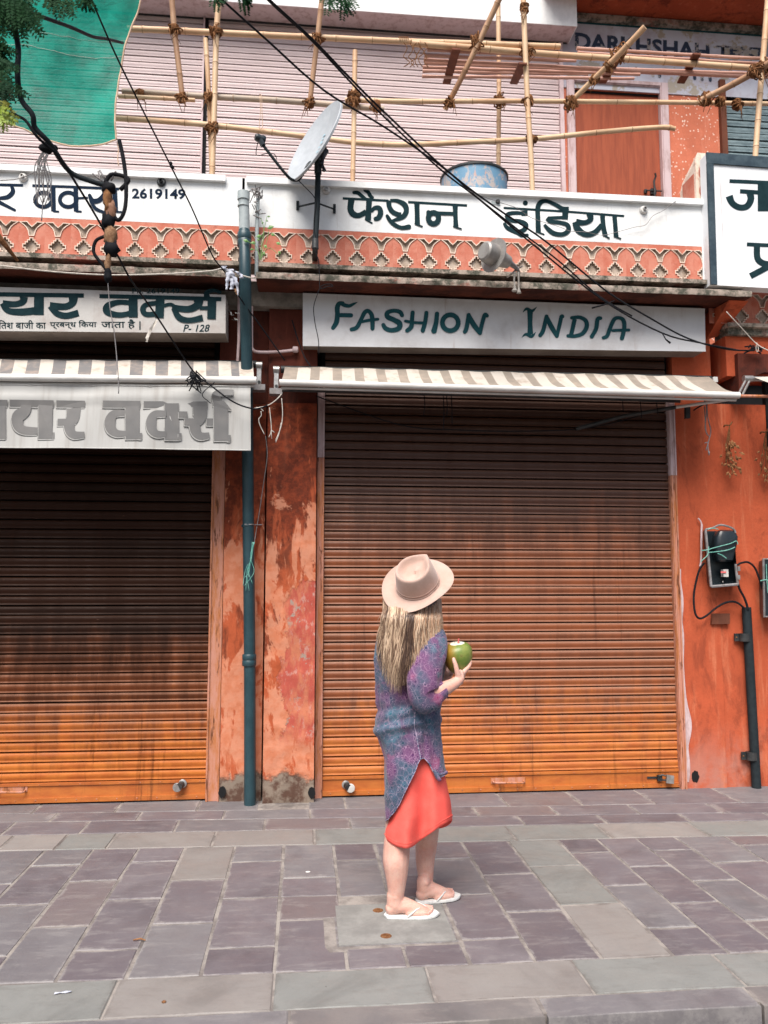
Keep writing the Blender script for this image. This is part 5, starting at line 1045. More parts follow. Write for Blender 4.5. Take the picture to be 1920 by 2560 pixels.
# blue drum
YDr = 6.55; cD = P(1185, 440, YDr); rD = .285
t = thing('oil_drum', 'blue steel drum with flaking paint standing behind the white parapet', 'drum', (cD.x, YDr, zfloor))
ztop = P(1185, 402, YDr - rD).z
mb = MB(); mb.lathe((cD.x, YDr, zfloor), (0, 0, 1), [(0, rD), (.3, rD), (.31, rD + .008), (.33, rD + .008), (.34, rD), (ztop - zfloor - .025, rD)], 40, capb=False); mb.build('drum_wall', 'drum_paint', t, smooth='auto')
mb = MB(); mb.lathe((cD.x, YDr, ztop - .026), (0, 0, 1), [(0, rD + .001), (.004, rD + .011), (.018, rD + .012), (.026, rD + .004), (.026, rD - .008), (0, rD - .009)], 40, capa=False, capb=False); mb.build('rim', 'dark_metal', t, smooth='auto')

# ================================================================== SCAFFOLD
def bamboo(label, pts, rpx, mat='bamboo', lash=(), name='bamboo_pole', hollow=None, step=.33, ph=None):
    """pts: (px, py, Y); rpx: radius in photo pixels at the first point"""
    w3 = [P(*p) for p in pts]; r = rpx * pts[0][2] / FPX
    base = min(w3, key=lambda p: p.z); t = thing(name, label, 'bamboo pole', base, 'bamboo poles of the scaffold')
    q = [Vector(p) for p in cr_spline([tuple(p) for p in w3], 8)] if len(w3) > 2 else w3
    L = [0]
    for i in range(1, len(q)): L.append(L[-1] + (q[i] - q[i - 1]).length)
    tot = L[-1]; n = max(6, int(tot / .055)); ps = []; rs = []; nodes = []
    ph = R_.uniform(.05, .3) if ph is None else ph; k_ = ph
    while k_ < tot - .02: nodes.append(k_); k_ += step * R_.uniform(.85, 1.15)
    marks = sorted(set([tot * i / n for i in range(n + 1)] + [m + d for m in nodes for d in (-.012, -.004, .004, .012) if 0 < m + d < tot]))
    for s_ in marks:
        i = 0
        while i < len(L) - 2 and L[i + 1] < s_: i += 1
        f = (s_ - L[i]) / max(1e-6, L[i + 1] - L[i]); p = q[i].lerp(q[i + 1], f)
        p += Vector((noise.noise(p * .9), 0, noise.noise(p * .9 + Vector((9, 0, 0))))) * .008
        dn = min([abs(s_ - m) for m in nodes] + [1]); ps.append(p); rs.append(r * (1.0 + (.10 if dn < .006 else .03 if dn < .014 else 0)) * (1 - .06 * s_ / tot))
    mb = MB(); mb.tube(ps, rs, 10, mat)
    for m in nodes:
        j = min(range(len(marks)), key=lambda a: abs(marks[a] - m)); a = ps[max(j - 1, 0)]; b = ps[min(j + 1, len(ps) - 1)]; d = (b - a).normalized(); c = ps[j]
        mb.tube([c - d * .0022, c + d * .0022], rs[j] * 1.035, 10, 'bamboo_node')
    mb.build('culm', None, t, smooth='auto')
    if hollow is not None:
        e = ps[0] if hollow == 0 else ps[-1]; d = (ps[0] - ps[1]).normalized() if hollow == 0 else (ps[-1] - ps[-2]).normalized()
        mb = MB(); mb.lathe(e + d * .001, d, [(0, r * .98), (.001, r * .55)], 12, capb=False); mb.build('cut_end', 'bamboo_inside', t); mb = MB(); mb.lathe(e + d * .0025, d, [(0, r * .5), (.0003, .001)], 10); mb.build('hollow', 'bamboo_node', t)
    dirs = (w3[-1] - w3[0]).normalized()
    for (px, py, Yy, spread, od) in lash:
        lashing(P(px, py, Yy), dirs, Vector(od).normalized(), r * spread, t)
    return t
def lashing(c, d1, d2, R, par):
    mb = MB()
    for k_ in range(13):
        # coir rope turns: around one pole, around the other, and diagonally over the crossing
        ax = (d1 * R_.uniform(-.2, .2) + d2) if k_ % 3 == 0 else (d2 * R_.uniform(-.3, .3) + d1) if k_ % 3 == 1 else (d1 + d2 * (1 if k_ % 2 else -1))
        ax = (ax + Vector([R_.uniform(-.18, .18) for _ in range(3)])).normalized(); u = ax.orthogonal().normalized(); w_ = ax.cross(u); o = c + (d1 if k_ % 2 else d2) * R_.uniform(-R * .9, R * .9)
        rr = R * R_.uniform(1.12, 1.42); n = 12; pts = [o + (u * math.cos(a) + w_ * math.sin(a)) * rr * (1 + .08 * math.sin(3 * a + k_)) + ax * (a * .0016) for a in [2 * math.pi * i / n for i in range(n + 1)]]
        mb.tube(pts, .0062, 5, caps=False)
    for k_ in range(3):
        p = c + Vector((R_.uniform(-1, 1) * R, -R, -R * .5)); mb.tube([p, p + Vector((R_.uniform(-.02, .02), -.01, -.05)), p + Vector((R_.uniform(-.05, .05), -.005, -R_.uniform(.07, .16)))], [.005, .004, .002], 5)
    mb.build('rope_lashing', 'rope', par, smooth=True)
YF = 6.45; HX = (1, 0, -.02); HV = (0, 0, 1); HY = (.05, 1, 0)
bamboo('long bright top rail of the scaffold crossing the pink shutters from the tarp', [(320, 73, YF + .04), (620, 86, YF + .04), (900, 99, YF + .04), (1400, 117, YF + .04)], 8, lash=[(541, 80, YF, 1.3, HV)], hollow=1)
bamboo('second top rail starting behind the first and running right over the cane deck', [(1030, 108, YF + .02), (1400, 138, YF + .02), (1640, 153, YF + .02), (1960, 175, YF + .02)], 8.5, lash=[(1318, 131, YF, 1.35, HV), (1915, 168, YF, 1.5, HV)], step=.3)
bamboo('grey weathered middle rail behind the satellite dish', [(306, 229, YF + .06), (520, 242, YF + .06), (700, 252, YF + .06), (960, 272, YF + .06)], 8, 'bamboo_grey', lash=[(350, 236, YF + .04, 1.1, HX), (940, 266, YF, 1.3, HX)])
bamboo('short pale stub lying under the grey rail by the tarp', [(296, 241, YF + .0), (400, 246, YF + .0), (487, 251, YF + .0)], 5.5, lash=[(453, 245, YF, 1.5, HV)])
bamboo('pale middle rail running right past the door to the edge', [(862, 250, YF + .05), (1100, 254, YF + .05), (1400, 254, YF + .05), (1650, 256, YF + .05), (1960, 260, YF + .05)], 6.5, lash=[(1800, 254, YF, 1.4, HX), (1842, 262, YF, 1.4, HV), (884, 254, YF, 1.4, HV)], step=.42)
bamboo('lowest left rail sloping from the tarp down past the dish', [(290, 296, YF + .04), (510, 311, YF + .04), (700, 333, YF + .04), (895, 356, YF + .04), (960, 359, YF + .04)], 7.2, step=.4)
bamboo('lowest right rail, curved and cut off with a ragged tip before the door frame', [(880, 354, YF + .03), (1000, 361, YF + .03), (1150, 357, YF + .03), (1320, 349, YF + .03), (1500, 330, YF + .03), (1650, 319, YF + .03), (1688, 323, YF + .03)], 7, lash=[(1328, 350, YF, 1.35, HV)])
bamboo('left leaning pole between the top and middle rails beside the tarp', [(426, -60, YF - .05), (436, 70, YF), (447, 165, YF + .02), (456, 246, YF + .05)], 7.5, 'bamboo_old', lash=[(435, 73, YF, 1.4, HX)])
bamboo('tall front upright between the two pink shutters', [(560, -150, YF - .05), (547, 0, YF - .02), (541, 90, YF), (534, 300, YF), (529, 480, YF)], 7.6, lash=[(531, 320, YF, 1.45, HX)])
bamboo('short second upright strapped left of the tall one', [(514, 98, YF + .02), (519, 180, YF + .02), (524, 300, YF + .05), (530, 470, YF + .05)], 6.2, lash=[(521, 240, YF, 1.3, HX)])
bamboo('leaning dark pole above the satellite dish', [(812, -60, YF - .1), (804, 10, YF - .05), (792, 110, YF), (783, 180, YF + .05), (773, 266, YF + .1)], 7.2, 'bamboo_old', lash=[(793, 95, YF, 1.5, HX), (773, 258, YF + .05, 1.4, HX)])
bamboo('upright rising just right of the dish to below the top rail', [(888, 127, YF + .02), (885, 250, YF + .02), (884, 350, YF + .02), (882, 490, YF + .02)], 6.8, lash=[(886, 240, YF, 1.6, HX)])
bamboo('tallest bright upright in front of the drum side', [(1305, -120, YF - .04), (1310, 30, YF - .04), (1319, 250, YF - .04), (1328, 400, YF - .04), (1332, 520, YF - .04)], 7.6, lash=[(1311, 22, YF - .04, 1.1, HV), (1320, 250, YF - .02, 1.2, HX)], step=.45)
bamboo('thinner upright standing behind the blue drum', [(1244, -90, 6.95), (1246, 60, 6.95), (1248, 240, 6.95), (1247, 440, 6.95)], 6.4, lash=[(1248, 252, YF + .1, 1.7, HX)])
bamboo('slanting putlog from the top edge down to the middle rail', [(1262, -30, 6.15), (1215, 70, 6.3), (1160, 185, 6.45), (1113, 275, 6.62)], 8, 'bamboo_old', lash=[(1188, 106, 6.38, 1.7, HX), (1126, 254, YF, 1.4, HX)], step=.18)
bamboo('slanting putlog with a hollow sawn end pointing out over the deck', [(1612, 68, 5.9), (1545, 138, 6.1), (1470, 212, 6.35), (1420, 262, 6.5)], 8.5, 'bamboo', lash=[(1542, 138, 6.3, 1.9, HX), (1428, 256, YF, 1.6, HX), (1520, 165, 6.2, 1.1, HY), (1486, 198, 6.3, 1.1, HY)], hollow=0, step=.2)
bamboo('brown slanting putlog at the right edge', [(1935, 150, 6.0), (1880, 185, 6.15), (1820, 218, 6.3), (1755, 250, 6.45)], 9.5, 'bamboo_old', lash=[(1766, 247, YF, 1.5, HX), (1890, 178, 6.1, 1.5, HV)], step=.18)
bamboo('pale split upright at the right edge', [(1925, -90, 6.2), (1914, 60, 6.2), (1900, 240, 6.2), (1886, 420, 6.2)], 8, 'bamboo', lash=[(1908, 168, 6.2, 1.6, HX)], step=.25)
# loose tails of rope hanging from the top rail
for k_, (px, py, lb) in enumerate(((1005, 84, 'bundle of loose coir rope tails hanging from the middle of the top rail'), (652, 240, 'thin loop of coir rope between the middle and lowest rails left of the dish'))):
    t = MB()
    if k_ == 0:
        for i in range(6):
            p = P(px + 12 + 9 * i, py + 22, YF - .02); t.tube(cr_spline([tuple(p + Vector((R_.uniform(-.03, .03), 0, -.045 * j))) for j in range(6)], 3), .004, 5)
        lashing(P(1003, 101, YF + .03), Vector((1, 0, 0)), Vector((0, 0, 1)), .03, None) if False else None
        for i in range(5): t.lathe(P(998 + 5 * i, 101, YF + .04), (1, .1, .2), [(-.004, .030), (.004, .031)], 12, capa=False, capb=False)
    else: t.tube(cr_spline([tuple(P(x, y, YF)) for x, y in ((650, 238), (651, 280), (648, 318), (656, 318), (655, 280), (654, 240), (648, 236))], 3), .003, 5)
    o = t.build('rope_tail', 'rope_light' if k_ else 'rope', smooth=True); tag(o, lb, 'rope')
# cane deck
dk = thing('cane_deck', 'working deck of thin canes on split crossbars behind the top rails', 'scaffold deck', tuple(P(1300, 190, 6.8)))
for k_, (a, b, y_) in enumerate(((( 1066, 125), (1420, 141), 6.50), ((1063, 140), (1440, 152), 6.55), ((1060, 149), (1960, 196), 6.60), ((1061, 157), (1500, 176), 6.65), ((1057, 168), (1600, 186), 6.70), ((1056, 178), (1470, 186), 6.75), ((1054, 191), (1585, 196), 6.80),
        ((1444, 121), (1960, 150), 6.50), ((1443, 132), (1960, 163), 6.55), ((1400, 168), (1960, 186), 6.65), ((1500, 176), (1880, 193), 6.7))):
    w3 = [P(a[0] + R_.uniform(-3, 3), a[1], y_), P(b[0], b[1], y_)]; n = 9; ps = []; rs = []
    for i in range(n * 3 + 1):
        f = i / (n * 3); p = w3[0].lerp(w3[1], f); p.z += .006 * noise.noise(Vector((f * 5, k_, 0))); ps.append(p); rs.append(.0145 * (1.12 if i % 3 == 0 else 1) * (1 - .15 * f))
    mb = MB(); mb.tube(ps, rs, 8); mb.build('cane', 'cane', dk, smooth='auto')
for a, b in (((1141, 124), (1116, 211)), ((1308, 160), (1284, 211)), ((1548, 142), (1505, 209)), ((1743, 136), (1702, 209))):
    q = P(a[0], a[1], 6.35); r = P(b[0], b[1], 6.95); w_ = Vector((.036, 0, 0)); mb = MB(); mb.hexa([r - w_, r + w_, q + w_, q - w_], (0, .004, .018)); mb.build('crossbar', 'wood_brown', dk)

# green net
YT = 6.05; nt = thing('shade_net', 'green scaffold net with a pale rope hem hanging at the upper left', 'net', tuple(P(150, 355, YT)))
edge = cr_spline([(352, -60), (347, 0), (321, 75), (301, 168), (289, 278), (292, 354)], 5); bot = cr_spline([(-190, 292), (-80, 300), (0, 310), (60, 322), (120, 346), (190, 362), (250, 362), (292, 354)], 4)
def edx(y):
    for i in range(len(edge) - 1):
        if edge[i][1] <= y <= edge[i + 1][1]: f = (y - edge[i][1]) / (edge[i + 1][1] - edge[i][1] + 1e-9); return edge[i][0] + (edge[i + 1][0] - edge[i][0]) * f
    return edge[-1][0]
def boy(x):
    for i in range(len(bot) - 1):
        if bot[i][0] <= x <= bot[i + 1][0]: f = (x - bot[i][0]) / (bot[i + 1][0] - bot[i][0] + 1e-9); return bot[i][1] + (bot[i + 1][1] - bot[i][1]) * f
    return bot[-1][1] if x > 0 else bot[0][1]
rows = []
for j in range(41):
    v = j / 40; r = []
    for i in range(51):
        u = i / 50; xb = -190 + (292 + 190) * u; y = -60 + (boy(xb) + 60) * v; xr = edx(y); x = -190 + (xr + 190) * u; p = P(x, y, YT)
        p.y += .035 * math.sin(u * 7 + v * 3) + .03 * noise.noise(Vector((u * 6 + v * 3, v * 3, 0))) + .018 * noise.noise(Vector((u * 22 - v * 9, v * 8, 3))); r.append(p)
    rows.append(r)
mb = MB(); mb.grid(rows); mb.build('net_cloth', 'net', nt, smooth=True)
mb = MB(); mb.tube([p + Vector((0, -.006, 0)) for p in [r[-1] for r in rows]] + [], .0075, 6); mb.tube([p + Vector((0, -.006, 0)) for p in rows[-1]], .0065, 6); mb.tube(cr_spline([tuple(P(x, y, YT)) for x, y in ((292, 354), (296, 375), (294, 395), (297, 415))], 3), .004, 5); mb.build('rope_hem', 'rope_light', nt, smooth=True)
mb = MB(); mb.tube([p + Vector((0, -.004, 0)) for p in rows[15]], .0012, 4); mb.tube([p + Vector((0, -.004, 0)) for p in rows[19][18:]], .0012, 4); mb.build('seam', 'cord_white', nt)

# ================================================================== TREE in front of the net, top left
tr = thing('tree_branch', 'dark feathery tree branch hanging in from the top left in front of the green net', 'tree branch', tuple(P(20, 40, 2.9)))
def pinna(mb, a, b, droop, n=8, wl=.015):
    prev = a
    for i in range(1, n + 1):
        f = i / n; p = a.lerp(b, f); p.z -= droop * f * f; d = (p - prev).normalized(); sd_ = d.cross(Vector((0, 1, 0))).normalized() + Vector((0, R_.uniform(-.3, .3), 0))
        for sg in (-1, 1):
            o = p; tip = p + sd_ * sg * wl * (1.25 - .6 * abs(f - .4)) + d * wl * .45 + Vector((0, R_.uniform(-.003, .003), -.001)); m_ = (o + tip) / 2; w_ = d * wl * .28
            mb.add([o, m_ - w_, tip, m_ + w_], [(0, 1, 2, 3)])
        mb.add([prev, p, p + Vector((0, .0012, .0012))], [(0, 1, 2)]); prev = p
def frond(x0, y0, x1, y1, mat, par, Y=2.9, n=3, spread=.05):
    a = P(x0, y0, Y); b = P(x1, y1, Y + R_.uniform(-.05, .05)); mb = MB(); d = (b - a)
    sd_ = d.cross(Vector((0, 1, 0))).normalized()
    for k_ in range(n):
        f = (k_ + .3) / n
        for sg in (-1, 1):
            s_ = a.lerp(b, f * .75); e = s_ + d * .42 + sd_ * sg * spread * R_.uniform(.6, 1.2) + Vector((0, R_.uniform(-.02, .02), R_.uniform(-.02, .0))); pinna(mb, s_, e, .01)
    pinna(mb, a, b, .01, 14); mb.build('leaf', mat, par)
for q in ((-30, -25, 30, 55), (-10, -30, 70, 45), (10, -40, 62, 30), (20, -20, 85, 75), (-30, 0, 20, 75), (-20, 10, 45, 60), (0, -30, 40, 20), (-40, 20, 10, 70), (30, -40, 75, 10), (-20, -20, 20, 30), (40, 0, 60, 72), (60, 5, 80, 66), (-30, 90, 24, 142), (-30, 150, 30, 190), (-20, 165, 42, 245), (-30, 180, 25, 240), (-40, 200, 12, 255), (-30, 110, 12, 130), (-25, 140, 18, 175)):
    frond(*q, 'leaf_dark', tr, 2.9 + R_.uniform(-.12, .1), 4, .045)
for q in ((120, -30, 145, 22), (140, -35, 176, 34), (165, -30, 178, 30), (130, -20, 130, 18), (212, -20, 220, 20), (535, -20, 552, 8), (600, -20, 625, 10), (812, -25, 832, 22), (845, -20, 872, 30), (860, -25, 880, 10)):
    frond(*q, 'leaf_dark', tr, 3.0, 2, .028)
for q in ((-30, 245, 18, 290), (-20, 262, 30, 302), (-25, 270, 8, 300)): frond(*q, 'leaf_yellow', tr, 2.85, 3, .04)
mb = MB(); mb.tube([P(-60, -60, 2.9), P(10, 5, 2.9), P(50, 30, 2.92), P(85, 55, 2.95)], [.010, .007, .005, .002], 6); mb.tube([P(-60, 150, 2.9), P(-10, 190, 2.9), P(30, 245, 2.9)], [.008, .005, .002], 6); mb.tube([P(-60, -50, 2.9), P(120, -35, 3.0), P(300, -30, 3.0), P(600, -26, 3.0), P(880, -22, 3.0)], [.009, .008, .006, .005, .003], 6); mb.build('twig', 'wood_brown', tr, smooth='auto')
br = thing('tree_branch', 'bare dark branch end cut by the left edge beside the frieze', 'branch', tuple(P(5, 600, 4.5)))
mb = MB(); mb.tube([P(-60, 520, 4.5), P(-5, 590, 4.5), P(25, 628, 4.55), P(44, 652, 4.6)], [.022, .018, .012, .008], 8); mb.build('bark', 'rope', br, smooth='auto')

# weed growing out of the parapet joint
wd = thing('weed', 'young green weed sprouting beside the drain pipe top', 'plant', tuple(P(650, 650, 5.62)))
mb = MB()
stems = [((652, 650), (655, 600), (668, 540)), ((650, 650), (640, 615), (620, 605)), ((652, 648), (672, 620), (700, 640)), ((652, 650), (660, 580), (652, 545)), ((655, 640), (668, 600), (672, 575)), ((650, 650), (645, 628), (632, 624))]
for s_ in stems: mb.tube(cr_spline([tuple(P(x, y, 5.60)) for x, y in s_], 4), .002, 5)
mb.build('stem', 'leaf_green', wd)
for (x, y, l, a) in ((668, 572, 15, -.3), (655, 590, 13, 2.9), (676, 585, 11, .3), (640, 607, 12, 3.0), (622, 604, 12, 3.3), (690, 606, 12, .5), (660, 612, 11, .9), (648, 596, 8, 2.0), (668, 541, 7, .2), (660, 556, 6, 2.6), (695, 628, 9, .8), (634, 622, 8, 2.7), (658, 630, 9, 1.2), (664, 552, 6, .2)):
    c = P(x, y, 5.59); l = l * 5.6 / 2000 * 1.25; d = Vector((math.cos(a), -.3 * R_.random(), -math.sin(a))) * l; n_ = Vector((-d.z, 0, d.x)).normalized() * l * .32; mb = MB(); k_ = c + d * .45 + Vector((0, -.004, 0))
    mb.add([c, k_ + n_, c + d, k_ - n_, k_ + Vector((0, -.004, 0))], [(0, 4, 1), (1, 4, 2), (2, 4, 3), (3, 4, 0)]); mb.build('leaf', 'leaf_green', wd)

# ================================================================== WIRES
def wire(name, label, pts, r, mat='cable', cat='cable', n=5, seg=6, group=None):
    mb = MB(); mb.tube(cr_spline([tuple(P(*p)) for p in pts], n), r, seg); o = mb.build(name, mat, smooth=True); return tag(o, label, cat, group)
wire('overhead_cable', 'thin black cable falling from the top edge over the green net to the white rag', [(200, -60, 3.6), (229, 0, 3.9), (301, 162, 4.4), (425, 411, 5.0), (480, 521, 5.2), (530, 637, 5.4), (562, 680, 5.5), (600, 745, 5.62), (655, 820, 5.75), (712, 901, 5.88)], .0052)
c = P(427, 413, 4.98); mb = MB(); mb.ell(c + Vector((0, -.005, .008)), (.012, .012, .014), None, 8, 6); mb.ell(c + Vector((.01, -.005, -.014)), (.014, .012, .012), None, 8, 6); mb.tube([c + Vector((.01, -.005, -.02)), c + Vector((.03, -.005, -.03))], .003, 5); o = mb.build('cable_knot', 'cable', smooth=True); tag(o, 'small black tape knot on the thin cable above the telephone number', 'cable knot')
wire('overhead_cable', 'twisted dark cable running from the hanging splice down to the awning gap', [(136, 372, 3.4), (231, 525, 3.9), (289, 629, 4.3), (330, 704, 4.6), (388, 785, 5.0), (480, 924, 5.44), (521, 959, 5.44), (584, 1005, 5.42), (636, 1022, 5.45), (668, 1014, 5.5)], .0055)
wire('string', 'pale string knotted from the twisted cable up to the right awning corner', [(630, 1022, 5.45), (668, 1014, 5.5), (690, 1000, 5.5), (704, 985, 5.52)], .0035, 'cord_white', 'string')
wire('overhead_cable', 'black cable crossing just in front of the dish tip down to the FASHION INDIA sign', [(520, -40, 3.8), (556, 0, 3.9), (665, 98, 4.1), (810, 226, 4.4), (960, 317, 4.7), (1105, 417, 4.95), (1191, 492, 5.1), (1307, 590, 5.25), (1504, 748, 5.5), (1654, 832, 5.6), (1755, 858, 5.65), (1848, 876, 5.8)], .0058)
wire('overhead_cable', 'upper of the two close black cables that cross the blue drum', [(640, -40, 3.7), (674, 0, 3.8), (781, 98, 4.1), (868, 188, 4.35), (950, 270, 4.6), (1116, 425, 4.9), (1238, 518, 5.1), (1365, 604, 5.3), (1515, 727, 5.5), (1625, 795, 5.58), (1720, 846, 5.62), (1816, 873, 5.75), (1886, 876, 5.85)], .0062)
wire('overhead_cable', 'lower of the two close black cables that cross the blue drum', [(634, -44, 3.72), (672, 2, 3.82), (779, 101, 4.12), (862, 190, 4.37), (940, 272, 4.62), (1040, 368, 4.8), (1116, 436, 4.92), (1190, 492, 5.05), (1300, 578, 5.2), (1400, 655, 5.35), (1500, 742, 5.5), (1580, 790, 5.56)], .0055)
wire('overhead_cable', 'slack black cable dipping between the drum and the second Hindi word', [(946, 268, 4.62), (1000, 330, 4.75), (1080, 405, 4.9), (1160, 470, 5.0), (1240, 503, 5.12), (1292, 520, 5.3), (1330, 545, 5.5), (1400, 568, 5.72), (1427, 578, 5.76), (1465, 580, 5.76), (1505, 588, 5.77), (1546, 579, 5.77), (1586, 568, 5.77), (1614, 562, 5.77), (1632, 540, 5.77), (1660, 525, 5.77), (1690, 502, 5.76)], .0022, 'galv')
c = P(1656, 833, 5.6); mb = MB(); mb.tube([c, P(1664, 848, 5.6), P(1676, 858, 5.6)], [.004, .005, .008], 6); mb.tube([P(1536, 752, 5.6), P(1510, 762, 5.6), P(1480, 770, 5.6)], [.003, .005, .007], 6); o = mb.build('cable_end', 'cable', smooth=True); tag(o, 'frayed black cable tails in front of the right half of the sign', 'cable end')
wire('rope', 'pale rope strung along the left ledge to the white rag', [(-200, 640, 5.5), (0, 664, 5.5), (120, 678, 5.5), (260, 687, 5.5), (405, 685, 5.5), (521, 678, 5.52), (562, 672, 5.55), (610, 690, 5.56), (640, 697, 5.6)], .005, 'cord_white', 'rope')
wire('rope', 'pale rope slanting down from the ledge corner to the right edge', [(1816, 779, 5.7), (1852, 818, 5.72), (1892, 860, 5.75), (1930, 880, 5.6), (1990, 905, 5.4)], .0035, 'cord_white', 'rope')
wire('black_wire', 'thin black wire hanging across the dark wall to the right sign', [(730, 800, 5.95), (742, 840, 5.95), (760, 890, 5.92), (776, 915, 5.9)], .005)
wire('grey_wire', 'long thin grey wire hanging down the pier beside the drain pipe', [(664, 1090, 5.98), (668, 1140, 5.98), (660, 1200, 5.98), (650, 1270, 5.97), (640, 1330, 5.95), (632, 1380, 5.92)], .003, 'galv')
mb = MB()
for k_ in range(7):
    x = 628 + R_.uniform(-4, 4); mb.tube(cr_spline([tuple(P(x0_, y0_, 5.91)) for x0_, y0_ in ((x + 5, 1355), (x + R_.uniform(-6, 4), 1395), (x + R_.uniform(-14, 4), 1430), (x + R_.uniform(-22, 2), 1440 + R_.uniform(0, 45)))], 4), .0022, 5)
o = mb.build('cord_frayed', 'cord_green', smooth=True); tag(o, 'frayed pale green cord dangling on the drain pipe at mid height', 'cord')
wire('black_wire', 'sagging black wire across the upper slats of the right shutter', [(790, 990, 6.0), (1000, 1062, 6.04), (1150, 1075, 6.04), (1300, 1078, 6.04), (1450, 1072, 6.04), (1560, 1050, 6.0), (1640, 1025, 5.95)], .0045)
for k_, (x, y1_) in enumerate(((1060, 1038), (1108, 1075), (1116, 1040), (1128, 1060), (1555, 1030), (1600, 1045), (1640, 1038))):
    wire('hanging_wire', ['short black wire tail below the awning bar, first from the left', 'longest thin wire tail below the awning near the middle', 'short wire tail beside the longest one', 'crooked wire tail just right of the longest one', 'wire loop tail left of the folding arm', 'wire tail dropping past the folding arm', 'wire tail nearest the right guide rail'][k_], [(x, 985 + (x - 1060) * .01, 5.8), (x + 2, (985 + y1_) / 2, 5.8), (x - 1 + k_, y1_, 5.8)], .0035, cat='wire tail', group='wire tails under the awning')
# strings in the gap between the awnings
sg = thing('string_tails', 'frayed white string tails hanging in the gap between the two awnings', 'string', tuple(P(665, 1090, 5.6)))
WS = win(560, 840, 5.53); mb = MB()
for q in (((445, 985), (500, 1000), (545, 1038)), ((510, 1040), (515, 1100), (480, 1150), (500, 1240), (560, 1360)), ((628, 990), (640, 1100), (655, 1300), (620, 1400)), ((650, 1300), (700, 1335)), ((650, 1310), (660, 1420)), ((795, 860), (810, 1050), (790, 1250), (710, 1450)), ((790, 1200), (760, 1350), (715, 1470))):
    mb.tube(cr_spline([tuple(P(*WS(x, y), 5.6)) for x, y in q], 4) if len(q) > 2 else [P(*WS(x, y), 5.6) for x, y in q], .0035, 5)
mb.build('strands', 'cord_white', sg, smooth=True)
# tangles where cables meet the left awning
tg = thing('wire_tangle', 'tangle of stiff black wire ends where the twisted cable crosses the left awning', 'wire tangle', tuple(P(485, 945, 5.42)))
mb = MB()
for k_ in range(16):
    a = P(480 + R_.uniform(-4, 14), 925 + R_.uniform(-4, 14), 5.42); mb.tube(cr_spline([tuple(a), tuple(a + Vector((R_.uniform(-.03, .05), R_.uniform(-.02, .02), -.04))), tuple(a + Vector((R_.uniform(-.05, .09), R_.uniform(-.02, .02), -R_.uniform(.03, .12))))], 4), .0042, 5)
mb.tube(cr_spline([tuple(P(*WS(x, y), 5.45)) for x, y in ((-130, 640), (-300, 800), (-220, 900), (-180, 930))], 4), .003, 5); mb.build('strands', 'cable', tg, smooth=True)
# hanging grey wires by the right wall
hg = thing('wire_tangle', 'grey green wires hanging below the awning in front of the right wall', 'wire tangle', tuple(P(1770, 1100, 5.8)))
WH = win(1660, 860, 5.82); mb = MB(); mb2 = MB()
for q in (((600, 830), (620, 950), (610, 1100), (600, 1230), (640, 1330)), ((625, 880), (635, 1050), (680, 1250), (670, 1340), (640, 1450), (650, 1600)), ((590, 900), (600, 1080), (615, 1290), (660, 1360), (610, 1550)), ((640, 1430), (590, 1440)), ((660, 1560), (655, 1620))): mb.tube(cr_spline([tuple(P(*WH(x, y), 5.8)) for x, y in q], 4) if len(q) > 2 else [P(*WH(x, y), 5.8) for x, y in q], .004, 5)
for q in (((590, 820), (600, 860), (630, 890)), ((600, 870), (520, 910), (430, 965))): mb2.tube(cr_spline([tuple(P(*WH(x, y), 5.8)) for x, y in q], 4), .006, 5)
mb.build('strands', 'galv', hg, smooth=True); mb2.build('tape', 'cable', hg, smooth=True)
# dried bunch of leaves
for (px0, py0, sc_, lb, ns) in ((1824, 1063, 1.0, 'dried bunch of brown leaves hanging from a nail on the right wall', 46), (1915, 1080, .9, 'dark dried bunch hanging in the doorway at the right edge', 30)):
    dl_ = thing('dried_leaf_bunch', lb, 'dried leaves', tuple(P(px0, py0 + 100, 6.05)))
    mb = MB(); c0 = P(px0, py0, 6.05); mb.tube(cr_spline([tuple(P(px0 - 14, py0 + 4, 6.08)), tuple(P(px0 - 12, py0, 6.05)), tuple(c0), tuple(P(px0 + 6, py0 - 8, 6.08))], 4), .006, 6)
    for k_ in range(6): mb.tube(cr_spline([tuple(c0), tuple(P(px0 + R_.uniform(-8, 6), py0 + 40, 6.05)), tuple(P(px0 + R_.uniform(-14, 18), py0 + 85 + R_.uniform(0, 30), 6.04))], 4), .003, 5)
    mb.build('stem', 'rope', dl_, smooth=True)
    for k_ in range(ns):
        f = R_.random(); x = px0 + 4 + R_.gauss(0, 3 + 10 * math.sin(f * 3.1)); y = py0 + 35 + f * 85; c = P(x, y, 6.04 - R_.uniform(0, .03)); l = R_.uniform(.030, .055); a = R_.uniform(-.7, .7) + (x - px0) * .03
        d = Vector((math.sin(a), R_.uniform(-.4, .2), -math.cos(a))) * l; n_ = Vector((math.cos(a), R_.uniform(-.5, .5), math.sin(a))) * l * .26; m_ = c + d * .5 + Vector((0, -.006, 0)); mb = MB(); mb.add([c, m_ + n_, c + d, m_ - n_, m_ + Vector((0, -.007, 0))], [(0, 4, 1), (1, 4, 2), (2, 4, 3), (3, 4, 0)]); mb.build('leaf', 'dead_leaf', dl_)
